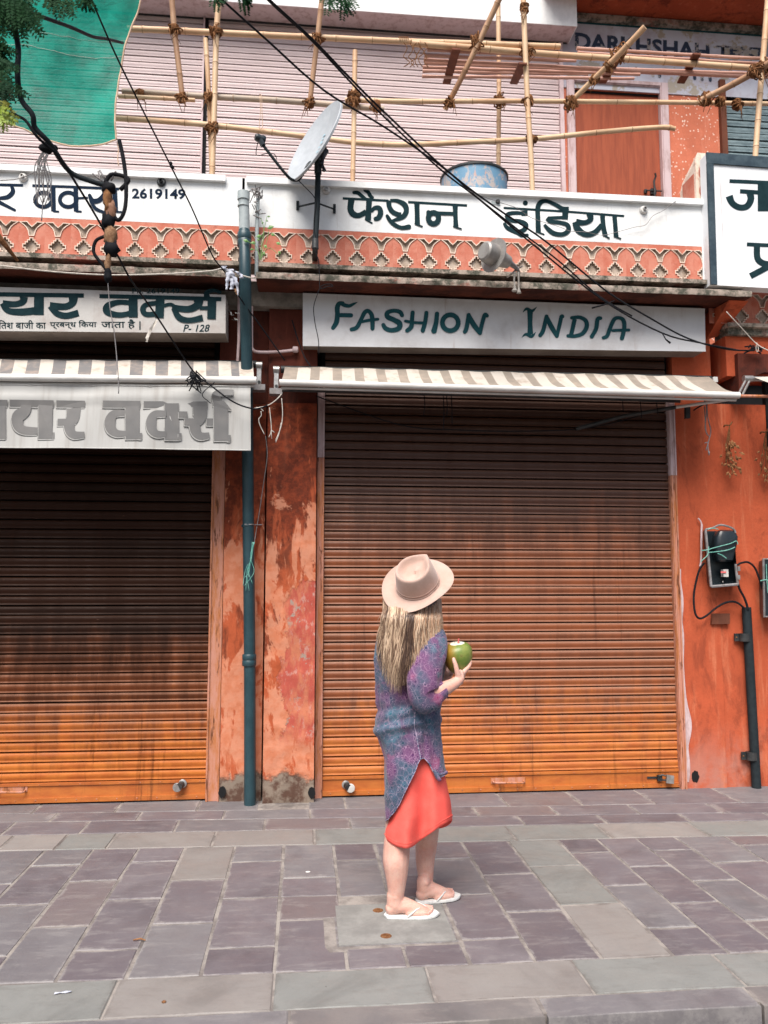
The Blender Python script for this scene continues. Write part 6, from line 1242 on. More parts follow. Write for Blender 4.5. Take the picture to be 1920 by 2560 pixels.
# white rag
rg = thing('rag', 'crumpled white rag caught on the cable beside the drain pipe', 'rag', tuple(P(580, 720, 5.52)))
WRg = win(520, 620, 5.925)
def cloth_strip(pts, w0, w1, Y, mat, par, nm='fold'):
    q = cr_spline([(x, y) for x, y in pts], 4); mb = MB(); L = []; Rr = []; Mm = []
    for i, (x, y) in enumerate(q):
        w_ = w0 + (w1 - w0) * i / (len(q) - 1); w_ *= 1 + .25 * math.sin(i * 1.9); L.append(P(*WRg(x - w_, y), Y + .012 * math.sin(i))); Mm.append(P(*WRg(x, y), Y - .022)); Rr.append(P(*WRg(x + w_, y), Y + .012 * math.cos(i)))
    mb.grid([L, Mm, Rr]); mb.build(nm, mat, par, smooth=True)
cloth_strip([(240, 265), (230, 300), (300, 330), (400, 330)], 40, 40, 5.50, 'cloth_white', rg); cloth_strip([(300, 310), (330, 380), (390, 460), (430, 560), (440, 700)], 70, 10, 5.49, 'cloth_white', rg); cloth_strip([(300, 380), (290, 470), (280, 560), (275, 620)], 34, 12, 5.48, 'cloth_white', rg)
cloth_strip([(360, 340), (430, 360), (480, 400), (500, 450)], 46, 26, 5.50, 'cloth_white', rg); cloth_strip([(340, 450), (360, 540), (345, 610)], 30, 26, 5.47, 'cloth_white', rg); cloth_strip([(390, 600), (410, 640), (430, 690)], 26, 12, 5.49, 'bamboo_node', rg, 'soiled_fold')
tf = thing('torn_tape', 'scrap of silvery torn tape beside the drain pipe left of it', 'tape scrap', tuple(P(585, 800, 5.9)))
mb = MB()
for k_ in range(12): c = P(*WRg(390 + R_.uniform(-60, 60), 1000 + R_.uniform(-50, 70)), 5.88); mb.add([c, c + Vector((R_.uniform(-.03, .03), -.005, R_.uniform(-.03, .03))), c + Vector((R_.uniform(-.02, .02), 0, R_.uniform(-.012, .012)))], [(0, 1, 2)])
mb.build('shreds', 'white_metal', tf)
tf = thing('torn_tape', 'pale twisted ribbon tied to the cable in front of the left sign', 'ribbon', tuple(P(370, 850, 5.2)))
mb = MB(); mb.grid([[P(*w4(1080, 270), 5.2), P(*w4(1030, 340), 5.2), P(*w4(1005, 400), 5.2), P(*w4(1020, 430), 5.2)], [P(*w4(1092, 280), 5.19), P(*w4(1050, 350), 5.21), P(*w4(1030, 395), 5.19), P(*w4(1005, 425), 5.21)]]); mb.build('ribbon', 'cord_white', tf)

# hanging splice of thick cables close to the camera
YC = 3.3; sp = thing('cable_splice', 'blurred hanging cable splice with brown taped joints and a black loop in the near foreground', 'cable splice', tuple(P(275, 690, YC)))
A_ = lambda x, y, Y=YC: tuple(P(*WA(x, y), Y))
mb = MB(); mb.tube(cr_spline([A_(-60, 20, 3.0), A_(0, 45, 3.0), (A_(50, 90, 3.0)), A_(78, 200, 3.05), A_(76, 330, 3.05), A_(92, 430, 3.1), A_(140, 495, 3.1), A_(152, 552, 3.12), A_(215, 620, 3.15), A_(300, 740), A_(400, 785), A_(455, 800)], 6), .0105, 8); mb.build('thick_cable', 'rubber_grey', sp, smooth=True)
mb = MB(); mb.tube(cr_spline([A_(515, 605), A_(535, 700), A_(545, 800), A_(540, 900), A_(515, 950), A_(490, 930), A_(480, 880)], 6), .0085, 8); mb.tube(cr_spline([A_(455, 790), A_(480, 755), A_(530, 760), A_(555, 780), A_(520, 820)], 5), .009, 8); mb.tube(cr_spline([A_(10, 420, 3.1), A_(60, 490, 3.1), A_(110, 520, 3.1), A_(160, 590, 3.1), A_(240, 660, 3.15)], 5), .006, 7); mb.tube(cr_spline([A_(145, 60, 3.4), A_(300, 115, 3.8), A_(400, 158, 4.2), A_(460, 168, 4.6), A_(530, 185, 5.2)], 5), .009, 7); mb.tube(cr_spline([A_(455, 1020), A_(415, 1040), A_(405, 1090), A_(440, 1140), A_(470, 1180)], 5), .007, 6); mb.build('loop_cable', 'cable', sp, smooth=True)
def blob(c, r, mat, nm, seed):
    mb = MB(); mb.ell(c, r, None, 14, 10)
    for v in mb.v: d = v - Vector(c); v += d * .45 * noise.noise(v * 55 + Vector((seed, 0, 0)))
    mb.build(nm, mat, sp, smooth=True)
blob(A_(470, 815), (.028, .025, .026), 'cable', 'tape_wrap', 1); blob(A_(465, 860), (.019, .02, .06), 'dead_leaf', 'taped_joint', 2); blob(A_(480, 915), (.021, .02, .048), 'wood_pale', 'taped_joint', 3); blob(A_(468, 955), (.026, .025, .036), 'cable', 'tape_wrap', 4)
blob(A_(478, 1025), (.027, .025, .052), 'bamboo_node', 'taped_joint', 5); blob(A_(480, 1075), (.032, .026, .034), 'cable', 'tape_wrap', 6); blob(A_(467, 1140), (.014, .015, .06), 'bamboo_node', 'taped_joint', 7); blob(A_(466, 1190), (.017, .017, .035), 'cable', 'tape_wrap', 8)
mb = MB(); mb.tube(cr_spline([A_(466, 1220), A_(475, 1330), A_(495, 1450), A_(510, 1620), A_(512, 1700)], 4), .0022, 5); mb.build('tail_wire', 'galv', sp, smooth=True)
mb = MB()
for q in (((430, 735), (455, 780)), ((400, 750), (450, 790)), ((500, 740), (480, 780)), ((440, 810), (425, 740))): mb.tube([A_(*q[0]), A_(*q[1])], .004, 5)
for k_ in range(13):
    x = R_.uniform(165, 215); mb.tube(cr_spline([A_(200 + R_.uniform(-12, 30), 640, 3.25), A_(x - 10, 700, 3.25), A_(x + R_.uniform(-30, 20), 790, 3.25), A_(x + R_.uniform(-30, 45), 840 + R_.uniform(0, 130), 3.25)], 4), .0022, 4)
mb.tube(cr_spline([A_(0, 780, 3.25), A_(90, 770, 3.25), A_(170, 735, 3.25), A_(220, 745, 3.25)], 3), .002, 4)
mb.build('loose_strands', 'galv', sp, smooth=True); blob(A_(205, 640, 3.2), (.035, .02, .02), 'cable', 'tape_wrap', 9)
# clutter on the right lintel
ct = thing('cable_junction', 'black and green cable junction lying on the right doorway lintel', 'cable junction', tuple(P(1890, 878, 5.9)))
mb = MB()
for k_ in range(14): c = P(1890 + R_.uniform(-22, 22), 872 + R_.uniform(-10, 6), 5.9); mb.tube([c, c + Vector((R_.uniform(-.08, .06), R_.uniform(-.02, .02), R_.uniform(-.03, .03)))], .006, 5)
mb.build('cables', 'cable', ct); mb = MB(); c = P(1893, 872, 5.86); mb.tube(cr_spline([tuple(c + Vector((0, 0, .05))), tuple(c + Vector((-.01, 0, 0))), tuple(c + Vector((.0, 0, -.025))), tuple(c + Vector((.01, 0, .0))), tuple(c + Vector((0, 0, .05)))], 4), .003, 5); mb.build('tie', 'cord_white', ct)

# ================================================================== THE WOMAN
YPn = 3.93
S = YPn / FPX * 1.0
Q = lambda x, y, d=0: P(x, y, YPn + d)
w_per = thing('person', 'woman from behind in dusty pink hat, patterned tunic and coral skirt, holding a coconut', 'person', (.56, YPn, 0))
z5 = win(880, 1350, 4.4235); z6 = win(880, 1800, 4.253)
def remesh(mb, voxel, smooth_it=3):
    me = mb.mesh('tmp', 'skin'); o = bpy.data.objects.new('tmp', me); C.objects.link(o)
    m = o.modifiers.new('r', 'REMESH'); m.mode = 'VOXEL'; m.voxel_size = voxel; m.use_smooth_shade = True
    if smooth_it: m2 = o.modifiers.new('s', 'SMOOTH'); m2.iterations = smooth_it; m2.factor = .5
    dg = bpy.context.evaluated_depsgraph_get(); r = bpy.data.meshes.new_from_object(o.evaluated_get(dg)); bpy.data.objects.remove(o); return r
def limb(mb, pts, n=5, seg=16, capr=True):
    """pts (x, y, z, r) in world space; round ended"""
    q = cr_spline(pts, n); ps = [Vector(p[:3]) for p in q]; rs = [p[3] for p in q]
    d0 = (ps[0] - ps[1]).normalized(); d1 = (ps[-1] - ps[-2]).normalized()
    ps = [ps[0] + d0 * rs[0] * .95, ps[0] + d0 * rs[0] * .6] + ps + [ps[-1] + d1 * rs[-1] * .6, ps[-1] + d1 * rs[-1] * .95]; rs = [rs[0] * .3, rs[0] * .8] + rs + [rs[-1] * .8, rs[-1] * .3]
    mb.tube(ps, rs, seg)
def LP(x, y, d, r): p = Q(x, y, d); return (p.x, p.y, p.z, r)
body = MB()
k_ = YPn / 2000
# ---- legs (photo pixels of their outlines): centre, depth offset, radius
gN = G(1020, 2292).y - YPn; gF = G(1092, 2248).y - YPn
limb(body, [LP(1016, 1890, .05, .068), LP(1008, 1980, .04, .068), LP(995, 2070, .02, .062), LP(992, 2115, .005, .0635), LP(990, 2150, gN * .8, .0635), LP(991, 2180, gN * .9, .056), LP(991, 2215, gN, .044), LP(990, 2240, gN, .038), LP(989, 2262, gN, .037)])
limb(body, [LP(1060, 1900, .13, .075), LP(1070, 2000, .14, .072), LP(1068, 2070, .13, .060), LP(1066, 2105, gF, .056), LP(1063, 2150, gF, .048), LP(1064, 2190, gF, .039), LP(1064, 2215, gF, .036), LP(1063, 2232, gF, .034)])
def foot(hx, hy, tx, ty, side):
    """heel and toe tip on the ground, arch, toes of unequal length"""
    h = G(hx, hy, .018); t = G(tx, ty, .018); d = (t - h); L = d.length; d.normalize(); sd_ = Vector((d.y, -d.x, 0)) * side; up = Vector((0, 0, 1))
    def fp(f, s, z, r): p = h + d * L * f + sd_ * s + up * z; return (p.x, p.y, p.z, r)
    limb(body, [fp(.10, 0, .024, .030), fp(.16, 0, .030, .032), fp(.34, .004, .034, .031), fp(.55, .006, .024, .031), fp(.74, .004, .010, .024)], 4)
    limb(body, [fp(.20, .0, .050, .034), fp(.34, .0, .046, .030), fp(.55, .002, .028, .027), fp(.72, .0, .012, .019)], 4)
    limb(body, [fp(.45, -.022, .012, .018), fp(.62, -.026, .010, .018), fp(.74, -.026, .006, .016)], 3)
    limb(body, [fp(.45, .022, .010, .018), fp(.62, .026, .008, .018), fp(.74, .024, .004, .014)], 3)
    ank = fp(.17, 0, .075, .030); limb(body, [fp(.15, 0, .045, .034), fp(.155, 0, .085, .035)], 2)
    for s in (-1, 1): body.ell(Vector(ank[:3]) + sd_ * .026 * s + up * (.008 if s > 0 else -.002), (.014, .014, .014), None, 10, 8)
    # toes: side=1 means the little toe faces the camera (a right foot seen from its outer side)
    for s, l, r, z in ((-.030, .985, .0125, .004), (-.012, .97, .0088, .004), (.003, .945, .0085, .003), (.017, .91, .0080, .002), (.030, .87, .0078, .001)):
        limb(body, [fp(.68, s, z + .008, r * 1.1), fp((.68 + l) / 2, s, z + .010, r), fp(l - r / L, s, z + .004, r * .95)], 3, 10)
        # nails follow below, on the finished surface
    return h, t, d, sd_, L
F1 = foot(966, 2284, 1089, 2281, 1); F2 = foot(1044, 2249, 1142, 2236, 1)
# ---- trunk
def ringe(xl, xr, y, d, dep, n=24, tw=.0, pw=1.0):
    a = Q(xl, y, d); b = Q(xr, y, d); c = (a + b) / 2; hw = (b.x - a.x) / 2; out = []
    for i in range(n):
        t = 2 * math.pi * i / n; out.append(Vector((c.x + math.cos(t) * hw, c.y + math.sin(t) * dep + math.cos(t) * tw, c.z)))
    return out
rows = [ringe(xl, xr, y, .03 if y < 1790 else .075, dp_, tw=tw) for y, xl, xr, dp_, tw in ((1545, 1008, 1046, .045, .0), (1562, 990, 1062, .058, .02), (1580, 962, 1085, .075, .04), (1615, 955, 1092, .095, .05), (1680, 958, 1092, .105, .045), (1750, 965, 1086, .10, .04), (1800, 966, 1084, .09, .02), (1860, 978, 1088, .09, .0), (1920, 985, 1088, .085, .0))]
body.grid(rows, closed=True); body.add(rows[0], [tuple(range(24))]); body.add(rows[-1], [tuple(range(24))])
limb(body, [LP(1026, 1575, .04, .052), LP(1028, 1545, .035, .048), LP(1032, 1515, .03, .052)])            # neck
hc = Q(1037, 1468, .03)
hrot = Matrix.Rotation(-.25, 3, 'X') @ Matrix.Rotation(.25, 3, 'Y')
body.ell(hc, (.088, .078, .112), None, 24, 16, hrot)                                                     # skull
face = hc + Vector((.060, .045, -.035)); body.ell(face, (.045, .045, .062), None, 18, 12, hrot); fd = Vector((.82, .52, .12)).normalized(); fs = Vector((-fd.y, fd.x, 0)).normalized()
nb = hc + fd * .104 + Vector((0, 0, -.030)); limb(body, [(*(nb + Vector((-.012, -.008, .035))), .008), (*(nb + fd * .0 + Vector((0, 0, .01))), .010), (*(nb + fd * .012 + Vector((0, 0, -.004))), .012)], 3, 10)
body.ell(hc + fd * .098 + Vector((0, 0, -.062)), (.014, .018, .008), None, 12, 8); body.ell(hc + fd * .092 + Vector((0, 0, -.090)), (.020, .022, .016), None, 12, 8)
for s in (-1, 1): body.ell(hc + fs * s * .082 + Vector((-.01, 0, -.01)), (.014, .010, .028), None, 12, 8)
# ---- near (right) arm with the hand under the coconut
limb(body, [LP(1078, 1592, -.05, .050), LP(1074, 1640, -.10, .045), LP(1068, 1700, -.13, .040), LP(1072, 1730, -.135, .038), LP(1090, 1729, -.13, .038), LP(1112, 1721, -.12, .0345), LP(1130, 1712, -.115, .029), LP(1144, 1703, -.11, .0245), LP(1150, 1696, -.105, .0225)])
W11 = win(1120, 1560, 11.06)
def hp(x, y, d, r): a, b = W11(x, y); return LP(a, b, d, r)
limb(body, [hp(310, 1580, -.105, .0215), hp(330, 1450, -.10, .021), hp(335, 1360, -.095, .0185)], 3)       # palm, thumb side to the camera
limb(body, [hp(330, 1540, -.075, .019), hp(380, 1400, -.065, .019), hp(410, 1300, -.055, .014)], 3)
limb(body, [hp(290, 1440, -.112, .017), hp(245, 1280, -.118, .0130), hp(205, 1120, -.117, .0110), hp(165, 1010, -.112, .0100), hp(158, 965, -.108, .0088)], 4, 12)       # thumb
limb(body, [hp(390, 1390, -.085, .0145), hp(470, 1290, -.083, .0115), hp(555, 1200, -.078, .0102), hp(605, 1110, -.070, .0094), hp(618, 1010, -.062, .0082)], 4, 12)    # index
limb(body, [hp(395, 1370, -.055, .0140), hp(480, 1290, -.045, .0110), hp(560, 1190, -.032, .0100), hp(590, 1060, -.020, .0092), hp(590, 960, -.012, .0082)], 4, 12)     # middle
limb(body, [hp(380, 1350, -.030, .0130), hp(450, 1280, -.012, .0105), hp(505, 1190, .006, .0098), hp(520, 1080, .020, .0090), hp(515, 1000, .026, .0078)], 4, 12)      # ring
limb(body, [hp(350, 1370, -.012, .0120), hp(400, 1300, .010, .0095), hp(430, 1220, .026, .0086), hp(430, 1130, .038, .0078), hp(425, 1070, .042, .0070)], 4, 12)       # little
limb(body, [hp(340, 1500, -.07, .018), hp(360, 1400, -.03, .016), hp(350, 1370, -.012, .012)], 3)
# ---- far (left) arm folded in front of her
limb(body, [LP(975, 1598, .10, .046), LP(985, 1660, .17, .042), LP(1005, 1720, .22, .037), LP(1040, 1722, .24, .034), LP(1085, 1705, .20, .028), LP(1105, 1698, .15, .023)])
limb(body, [LP(1108, 1696, .14, .024), LP(1122, 1688, .11, .020)], 3)
for j, (a, b, d) in enumerate(((1118, 1690, .085), (1121, 1682, .09), (1122, 1674, .10), (1120, 1667, .11))):
    limb(body, [LP(1112, 1692 - j * 5, .13, .010), LP(a + 6, b, d + .02, .0085), LP(a + 12, b - 3, d - .005, .0075)], 3, 10)
limb(body, [LP(1110, 1686, .12, .012), LP(1112, 1672, .10, .010), LP(1116, 1660, .085, .009)], 3, 10)
bme = remesh(body, .0042, 2); bme.materials.clear(); bme.materials.append(M['skin']); bme.transform(Matrix.Translation(-BASE[w_per]))
bme.polygons.foreach_set('use_smooth', [True] * len(bme.polygons)); bod = link('body', bme, w_per, BASE[w_per])
# toenails and thumbnail
mb = MB()
for (h, t, d, sd_, L) in (F1, F2):
    for s, l, r, z in ((-.030, .985, .0125, .004), (-.012, .97, .0088, .004), (.003, .945, .0085, .003), (.017, .91, .0080, .002), (.030, .87, .0078, .001)):
        c = h + d * (L * l - r * .9) + sd_ * s + Vector((0, 0, z + .004 + r * .82)); mb.ell(c, (r * .55, r * .55, .0018), None, 8, 4)
mb.build('toenails', 'nail' if 'nail' in M else 'skin', bod, smooth=True)

# flip-flops
def flop(F, side, nm):
    h, t, d, sd_, L = F; h0 = Vector((h.x, h.y, 0)) - d * .012; Lt = L + .030; rows = []
    def wdt(f): return .034 + .012 * math.sin(math.pi * min(1, max(0, (f - .2) / .9))) if f < .75 else .045 * math.sqrt(max(0, 1 - ((f - .72) / .285) ** 2))
    out = []; n = 22
    for i in range(n + 1): f = i / n; w_ = wdt(f) * (math.sqrt(max(0, 1 - ((.1 - f) / .1) ** 2)) if f < .1 else 1); out.append((f, w_))
    ring = [(f, w_) for f, w_ in out] + [(f, -w_) for f, w_ in out[::-1][1:-1]]
    mk = lambda z, k: [h0 + d * (Lt * (.5 + (f - .5) * k)) + sd_ * (w_ * k) + Vector((0, 0, z + .004 * (f > .8) * (f - .8) * 5)) for f, w_ in ring]
    mb = MB(); a = mk(.0045, .985); b = mk(.009, 1); c = mk(.016, 1.0); e = mk(.0185, .975); mb.grid([a, b, c, e], closed=True); m_ = len(ring); mb.add(e, [tuple(range(m_))]); mb.add(a, [tuple(range(m_))]); so = mb.build('flip_flop', 'flipflop', w_per, smooth='auto')
    mb = MB(); a = mk(.0038, .97); b = mk(.0052, .985); mb.grid([a, b], closed=True); mb.add(a, [tuple(range(m_))]); mb.build('outsole', 'sole_dark', so)
    tp_ = h0 + d * Lt * .80 + sd_ * -.018 + Vector((0, 0, .032))
    mb = MB()
    for sg in (-1, 1):
        e0 = h0 + d * Lt * .42 + sd_ * sg * .040 + Vector((0, 0, .016)); md = h0 + d * Lt * .60 + sd_ * (sg * .033 - .004) + Vector((0, 0, .050 if sg < 0 else .046)); m2 = h0 + d * Lt * .50 + sd_ * (sg * .041) + Vector((0, 0, .032))
        q = [Vector(p) for p in cr_spline([tuple(e0), tuple(m2), tuple(md), tuple((md + tp_) / 2 + Vector((0, 0, .004))), tuple(tp_)], 5)]
        mb.tube(q, [.0085] * 3 + [.0075] * (len(q) - 6) + [.0055] * 3, 8, flat=.55)
    mb.tube([tp_ + Vector((0, 0, .003)), tp_ - Vector((0, 0, .018))], .0045, 8); mb.build('strap', 'flipflop', so, smooth='auto')
flop(F1, 1, 'near'); flop(F2, 1, 'far')

# ---- skirt
def interp(tb, y):
    if y <= tb[0][0]: return tb[0][1:]
    for i in range(len(tb) - 1):
        if tb[i][0] <= y <= tb[i + 1][0]:
            f = (y - tb[i][0]) / (tb[i + 1][0] - tb[i][0]); f2 = f * f * (3 - 2 * f) if False else f; return tuple(a + (b - a) * f2 for a, b in zip(tb[i][1:], tb[i + 1][1:]))
    return tb[-1][1:]
SK = [(1790, 968, 1088, .13), (1850, 966, 1104, .135), (1900, 966, 1108, .138), (1940, 967, 1113, .142), (1974, 969, 1120, .145), (2005, 971, 1127, .145), (2047, 971, 1131, .146), (2075, 963, 1133, .142), (2094, 961, 1133, .138), (2125, 962, 1133, .135)]
def hem_sk(x):   # photo x -> hem height of the side towards the camera
    tb = [(955, 2088), (962, 2096), (978, 2109), (993, 2117), (1010, 2121), (1023, 2121), (1034, 2116), (1045, 2106), (1073, 2086), (1101, 2066), (1120, 2056), (1133, 2048), (1140, 2046)]
    return interp(tb, x)[0]
rows = []; NT = 96; NV = 44
for j in range(NV + 1):
    v = j / NV; r = []
    for i in range(NT):
        a = 2 * math.pi * i / NT; ca, sa = math.cos(a), math.sin(a)
        xl, xr, dp_ = SK[-3][1:]; xh = (xl + xr) / 2 + ca * (xr - xl) / 2; hy = hem_sk(xh) if sa < 0 else 0
        if sa >= 0: hy = hem_sk(xh) * (1 - sa * .9) + 2072 * sa * .9
        y = 1790 + (hy - 1790) * v; xl, xr, dp_ = interp(SK, y); x = (xl + xr) / 2 + ca * (xr - xl) / 2
        gather = .024 * v * (math.sin(a * 5 + 1.2 + v * 1.5) * .5 + math.sin(a * 9 + v * 3) * .35) * (1 if sa < 0 else .7)
        # long soft fold running down from the hip between the knees
        u = (x - 1062) / 22 + (v - .5) * .7; fold = .038 * math.exp(-u * u) * max(0, v - .25) * (1 if sa < 0 else 0); u2 = (x - 1010) / 16 - (v - .7) * 1.2; fold2 = -.026 * math.exp(-u2 * u2) * max(0, v - .4) * (1 if sa < 0 else 0)
        p = Q(x, y, .065 - .015 * v + math.copysign(abs(sa) ** .6, sa) * dp_ * 1.0 + .0 + gather * sa * -1 + fold * 1.0 + fold2); r.append(p)
    rows.append(r)
inner = [p.lerp(Q(1046, 2060, .05), .03) for p in rows[-1]]
mb = MB(); mb.grid(rows + [[p + Vector((0, 0, -.003)) for p in inner], [p + Vector((0, 0, .02)) for p in inner]], closed=True); sko = mb.build('skirt', 'coral', w_per, smooth=True)
mb = MB(); hemr = [r_ + (r_ - Q(1046, 2060, .05)).normalized() * .0012 + Vector((0, 0, .022)) for r_ in rows[-1]]; hemr.append(hemr[0]); mb.tube(hemr, .0014, 4, caps=False); mb.build('hem_stitching', 'coral', sko)

# ---- tunic
SH = [(1548, 1000, 1062, .060, .02), (1556, 984, 1076, .072, .015), (1564, 966, 1088, .085, .01), (1576, 951, 1099, .098, .0), (1592, 943, 1106, .108, -.005), (1615, 938, 1109, .116, -.01), (1650, 937, 1111, .120, -.01), (1700, 938, 1108, .122, -.01), (1740, 942, 1104, .130, .0), (1770, 943, 1101, .140, .01), (1800, 938, 1101, .155, .02), (1818, 933, 1102, .168, .025), (1826, 935, 1102, .164, .03), (1834, 942, 1102, .160, .03), (1860, 951, 1103, .165, .03), (1890, 959, 1108, .172, .03), (1930, 960, 1117, .190, .03), (1990, 961, 1121, .194, .03), (2060, 965, 1122, .185, .03)]
def hem_sh(x, front):
    if front: tb = [(955, 2040), (966, 2052), (972, 2048), (985, 2030), (998, 2011), (1012, 1985), (1026, 1958), (1040, 1931), (1052, 1905), (1060, 1895), (1072, 1898), (1083, 1912), (1087, 1926), (1094, 1942), (1102, 1944), (1112, 1938), (1125, 1932)]
    else: tb = [(955, 2040), (972, 2050), (1000, 2030), (1060, 1960), (1125, 1930)]
    return interp(tb, x)[0]
rows = []; NT = 120; NV = 90
for j in range(NV + 1):
    v = j / NV; r = []
    for i in range(NT):
        a = 2 * math.pi * i / NT; ca, sa = math.cos(a), math.sin(a); sa_ = abs(sa)
        xh = 1042 + ca * 78; hy = hem_sh(xh, sa < 0)
        y = 1548 + (hy - 1548) * v
        yy = y + (14 * ca + 4) * math.exp(-((y - 1815) / 60) ** 2)     # the bloused waist slopes up to the right
        xl, xr, dp_, dd = interp(SH, yy); x = (xl + xr) / 2 + ca * (xr - xl) / 2
        wr = .006 * noise.noise(Vector((ca * 3, sa * 3, y * .02))) + .005 * math.sin(a * 6 + y * .012) * min(1, v * 1.6) + .004 * math.sin(y * .16 + ca * 3 + 2 * noise.noise(Vector((ca * 2, sa * 2, y * .01)))) * math.exp(-((y - 1790) / 45) ** 2)
        wr += .006 * noise.noise(Vector((ca * 6 + 4, sa * 6, y * .035)))
        tip = .0
        if sa < 0 and y > 1835: tip = .012 * math.exp(-((x - 1061) / 5) ** 2)
        p = Q(x, y, .04 + dd + math.copysign(abs(sa) ** (1 - .36 * min(1, max(0, (y - 1780) / 60))), sa) * dp_); n_ = Vector((ca, sa, 0)); p += n_ * wr + Vector((0, tip, 0)); r.append(p)
    rows.append(r)
mb = MB(); rim = [p.lerp(Q(1040, 2000, .04), .012) for p in rows[-1]]; mb.grid(rows + [rim], closed=True); tun = mb.build('tunic', 'print_fabric', w_per, smooth=True)
mb = MB(); mb.tube([rows[j][int(NT * .787)] + Vector((0, -.0015, 0)) for j in range(50, NV + 1)], .0022, 5); hr = [p + Vector((0, -.0008, 0)) for p in rows[-1]]; hr.append(hr[0]); mb.tube(hr, .0022, 5, caps=False); mb.build('seam', 'hem_print' if 'hem_print' in M else 'print_fabric', tun, smooth=True)
# near sleeve: bat wing ending at the forearm
sec = [(1072, 1572, .00, .040, .0), (1080, 1590, -.05, .070, .1), (1076, 1625, -.085, .078, .1), (1067, 1665, -.115, .080, .0), (1058, 1703, -.130, .084, .0), (1061, 1733, -.135, .080, .9), (1078, 1737, -.135, .064, 1.3), (1096, 1729, -.130, .050, 1.4), (1110, 1721, -.122, .042, 1.4)]
q = cr_spline(sec, 7); rows = []
for k2, (x, y, d, r_, _) in enumerate(q):
    a = q[max(k2 - 1, 0)]; b = q[min(k2 + 1, len(q) - 1)]; t_ = (Q(*b[:3]) - Q(*a[:3])).normalized(); u = t_.cross(Vector((0, 1, 0))).normalized(); w_ = t_.cross(u); c = Q(x, y, d); rr = []
    for i in range(36):
        an = 2 * math.pi * i / 36; f = k2 / len(q); wr = 1 + .09 * math.sin(an * 4 + f * 7) * f + .10 * noise.noise(Vector((math.cos(an) * 1.5, math.sin(an) * 1.5, f * 9)))
        sagp = .020 * max(0, -(u * math.cos(an) + w_ * math.sin(an)).z) * math.exp(-((f - .66) / .2) ** 2)
        rr.append(c + (u * math.cos(an) * r_ + w_ * math.sin(an) * r_ * .72) * wr + Vector((0, 0, -sagp)))
    rows.append(rr)
lip = [p.lerp(Q(1112, 1721, -.12), .12) for p in rows[-1]]
mb = MB(); mb.grid(rows + [lip, [p + Vector((-.02, 0, 0)) for p in lip]], closed=True); slv = mb.build('sleeve', 'print_fabric', tun, smooth=True)
# knotted corner of the front panel
mb = MB()
for (a, b, c) in (((1086, 1925, -.105), (1091, 1940, -.11), (1098, 1948, -.105)), ((1098, 1938, -.10), (1110, 1934, -.09), (1118, 1931, -.08)), ((1092, 1932, -.11), (1096, 1946, -.115), (1100, 1951, -.11))): mb.tube(cr_spline([tuple(Q(*a)), tuple(Q(*b)), tuple(Q(*c))], 4), [.010] * 5 + [.012] * 3 + [.004], 8, flat=.6)
mb.build('knotted_corner', 'print_fabric', tun, smooth=True)

# ---- hat
ax = Vector((-.27, -.70, .74)).normalized()
front = Vector((.80, .55, .35)); front = (front - ax * front.dot(ax)).normalized(); sid = ax.cross(front)
hcn = Q(*z5(728, 488), -.012)
def hpnt(r, a, h): return hcn + front * (r * math.cos(a)) + sid * (r * math.sin(a)) + ax * h
def crownR(a, top):   # egg outline, pinched at the front when near the top
    c = math.cos(a); base = .096 + .012 * abs(c) ; egg = .083 - .0 * c; pinch = (.060 + .020 * max(0, c) ** 6) if False else 0
    t_ = .084 + .012 * abs(c) - .020 * max(0, c) * (1 - max(0, c) ** 8) ** .5 * 1.2
    return base + (t_ - base) * top
rows = []; NA = 72
prof = []
for i in range(NA): pass
def ring_(f): return [f(2 * math.pi * i / NA) for i in range(NA)]
brR = lambda a: .179 + .009 * math.cos(2 * a)
brH = lambda a, q: -.010 * math.cos(2 * a) * q * q + .012 * q ** 3 * abs(math.sin(a)) ** 2 + .004 * math.sin(3 * a + 1) * q
for q_r in (0, .3, .6, .85, .97, 1.0): rows.append(ring_(lambda a, q=q_r: hpnt(crownR(a, 0) + (brR(a) - crownR(a, 0)) * q, a, brH(a, q) - .002)))
rows = rows[::-1]
und = [ring_(lambda a, q=q_r: hpnt(crownR(a, 0) + (brR(a) - crownR(a, 0)) * q, a, brH(a, q) - .0065)) for q_r in (.0, .5, .97)]
rows = und + rows
for h_, tp_ in ((.004, 0), (.012, .03), (.036, .12), (.068, .34), (.092, .62), (.106, .84), (.112, .96)): rows.append(ring_(lambda a, h=h_, t=tp_: hpnt(crownR(a, t), a, h + (.010 * math.cos(a) * h / .1))))
for k2, (kr, dh) in enumerate(((.96, .004), (.90, .003), (.83, -.006), (.72, -.022), (.55, -.032), (.30, -.035), (.02, -.036))):
    rows.append(ring_(lambda a, kr=kr, dh=dh: hpnt(crownR(a, 1) * kr, a, .115 + dh + .010 * math.cos(a) + (.014 * max(0, math.cos(a)) ** 3 * (1 if kr > .5 else kr) if dh < 0 else 0) * .6)))
mb = MB(); mb.grid(rows, closed=True); mb.add(rows[-1], [tuple(range(NA))]); hat = mb.build('hat', 'hat', w_per, smooth=True)
mb = MB(); mb.tube(ring_(lambda a: hpnt(crownR(a, .02) + .0015, a, .019)) + [hpnt(crownR(0, .02) + .0015, 0, .019)], .0016, 5, caps=False); mb.tube(ring_(lambda a: hpnt(crownR(a, .0) + .0025, a, .004)) + [hpnt(crownR(0, .0) + .0025, 0, .004)], .0026, 5, caps=False); mb.build('hat_band', 'hat', hat, smooth=True)

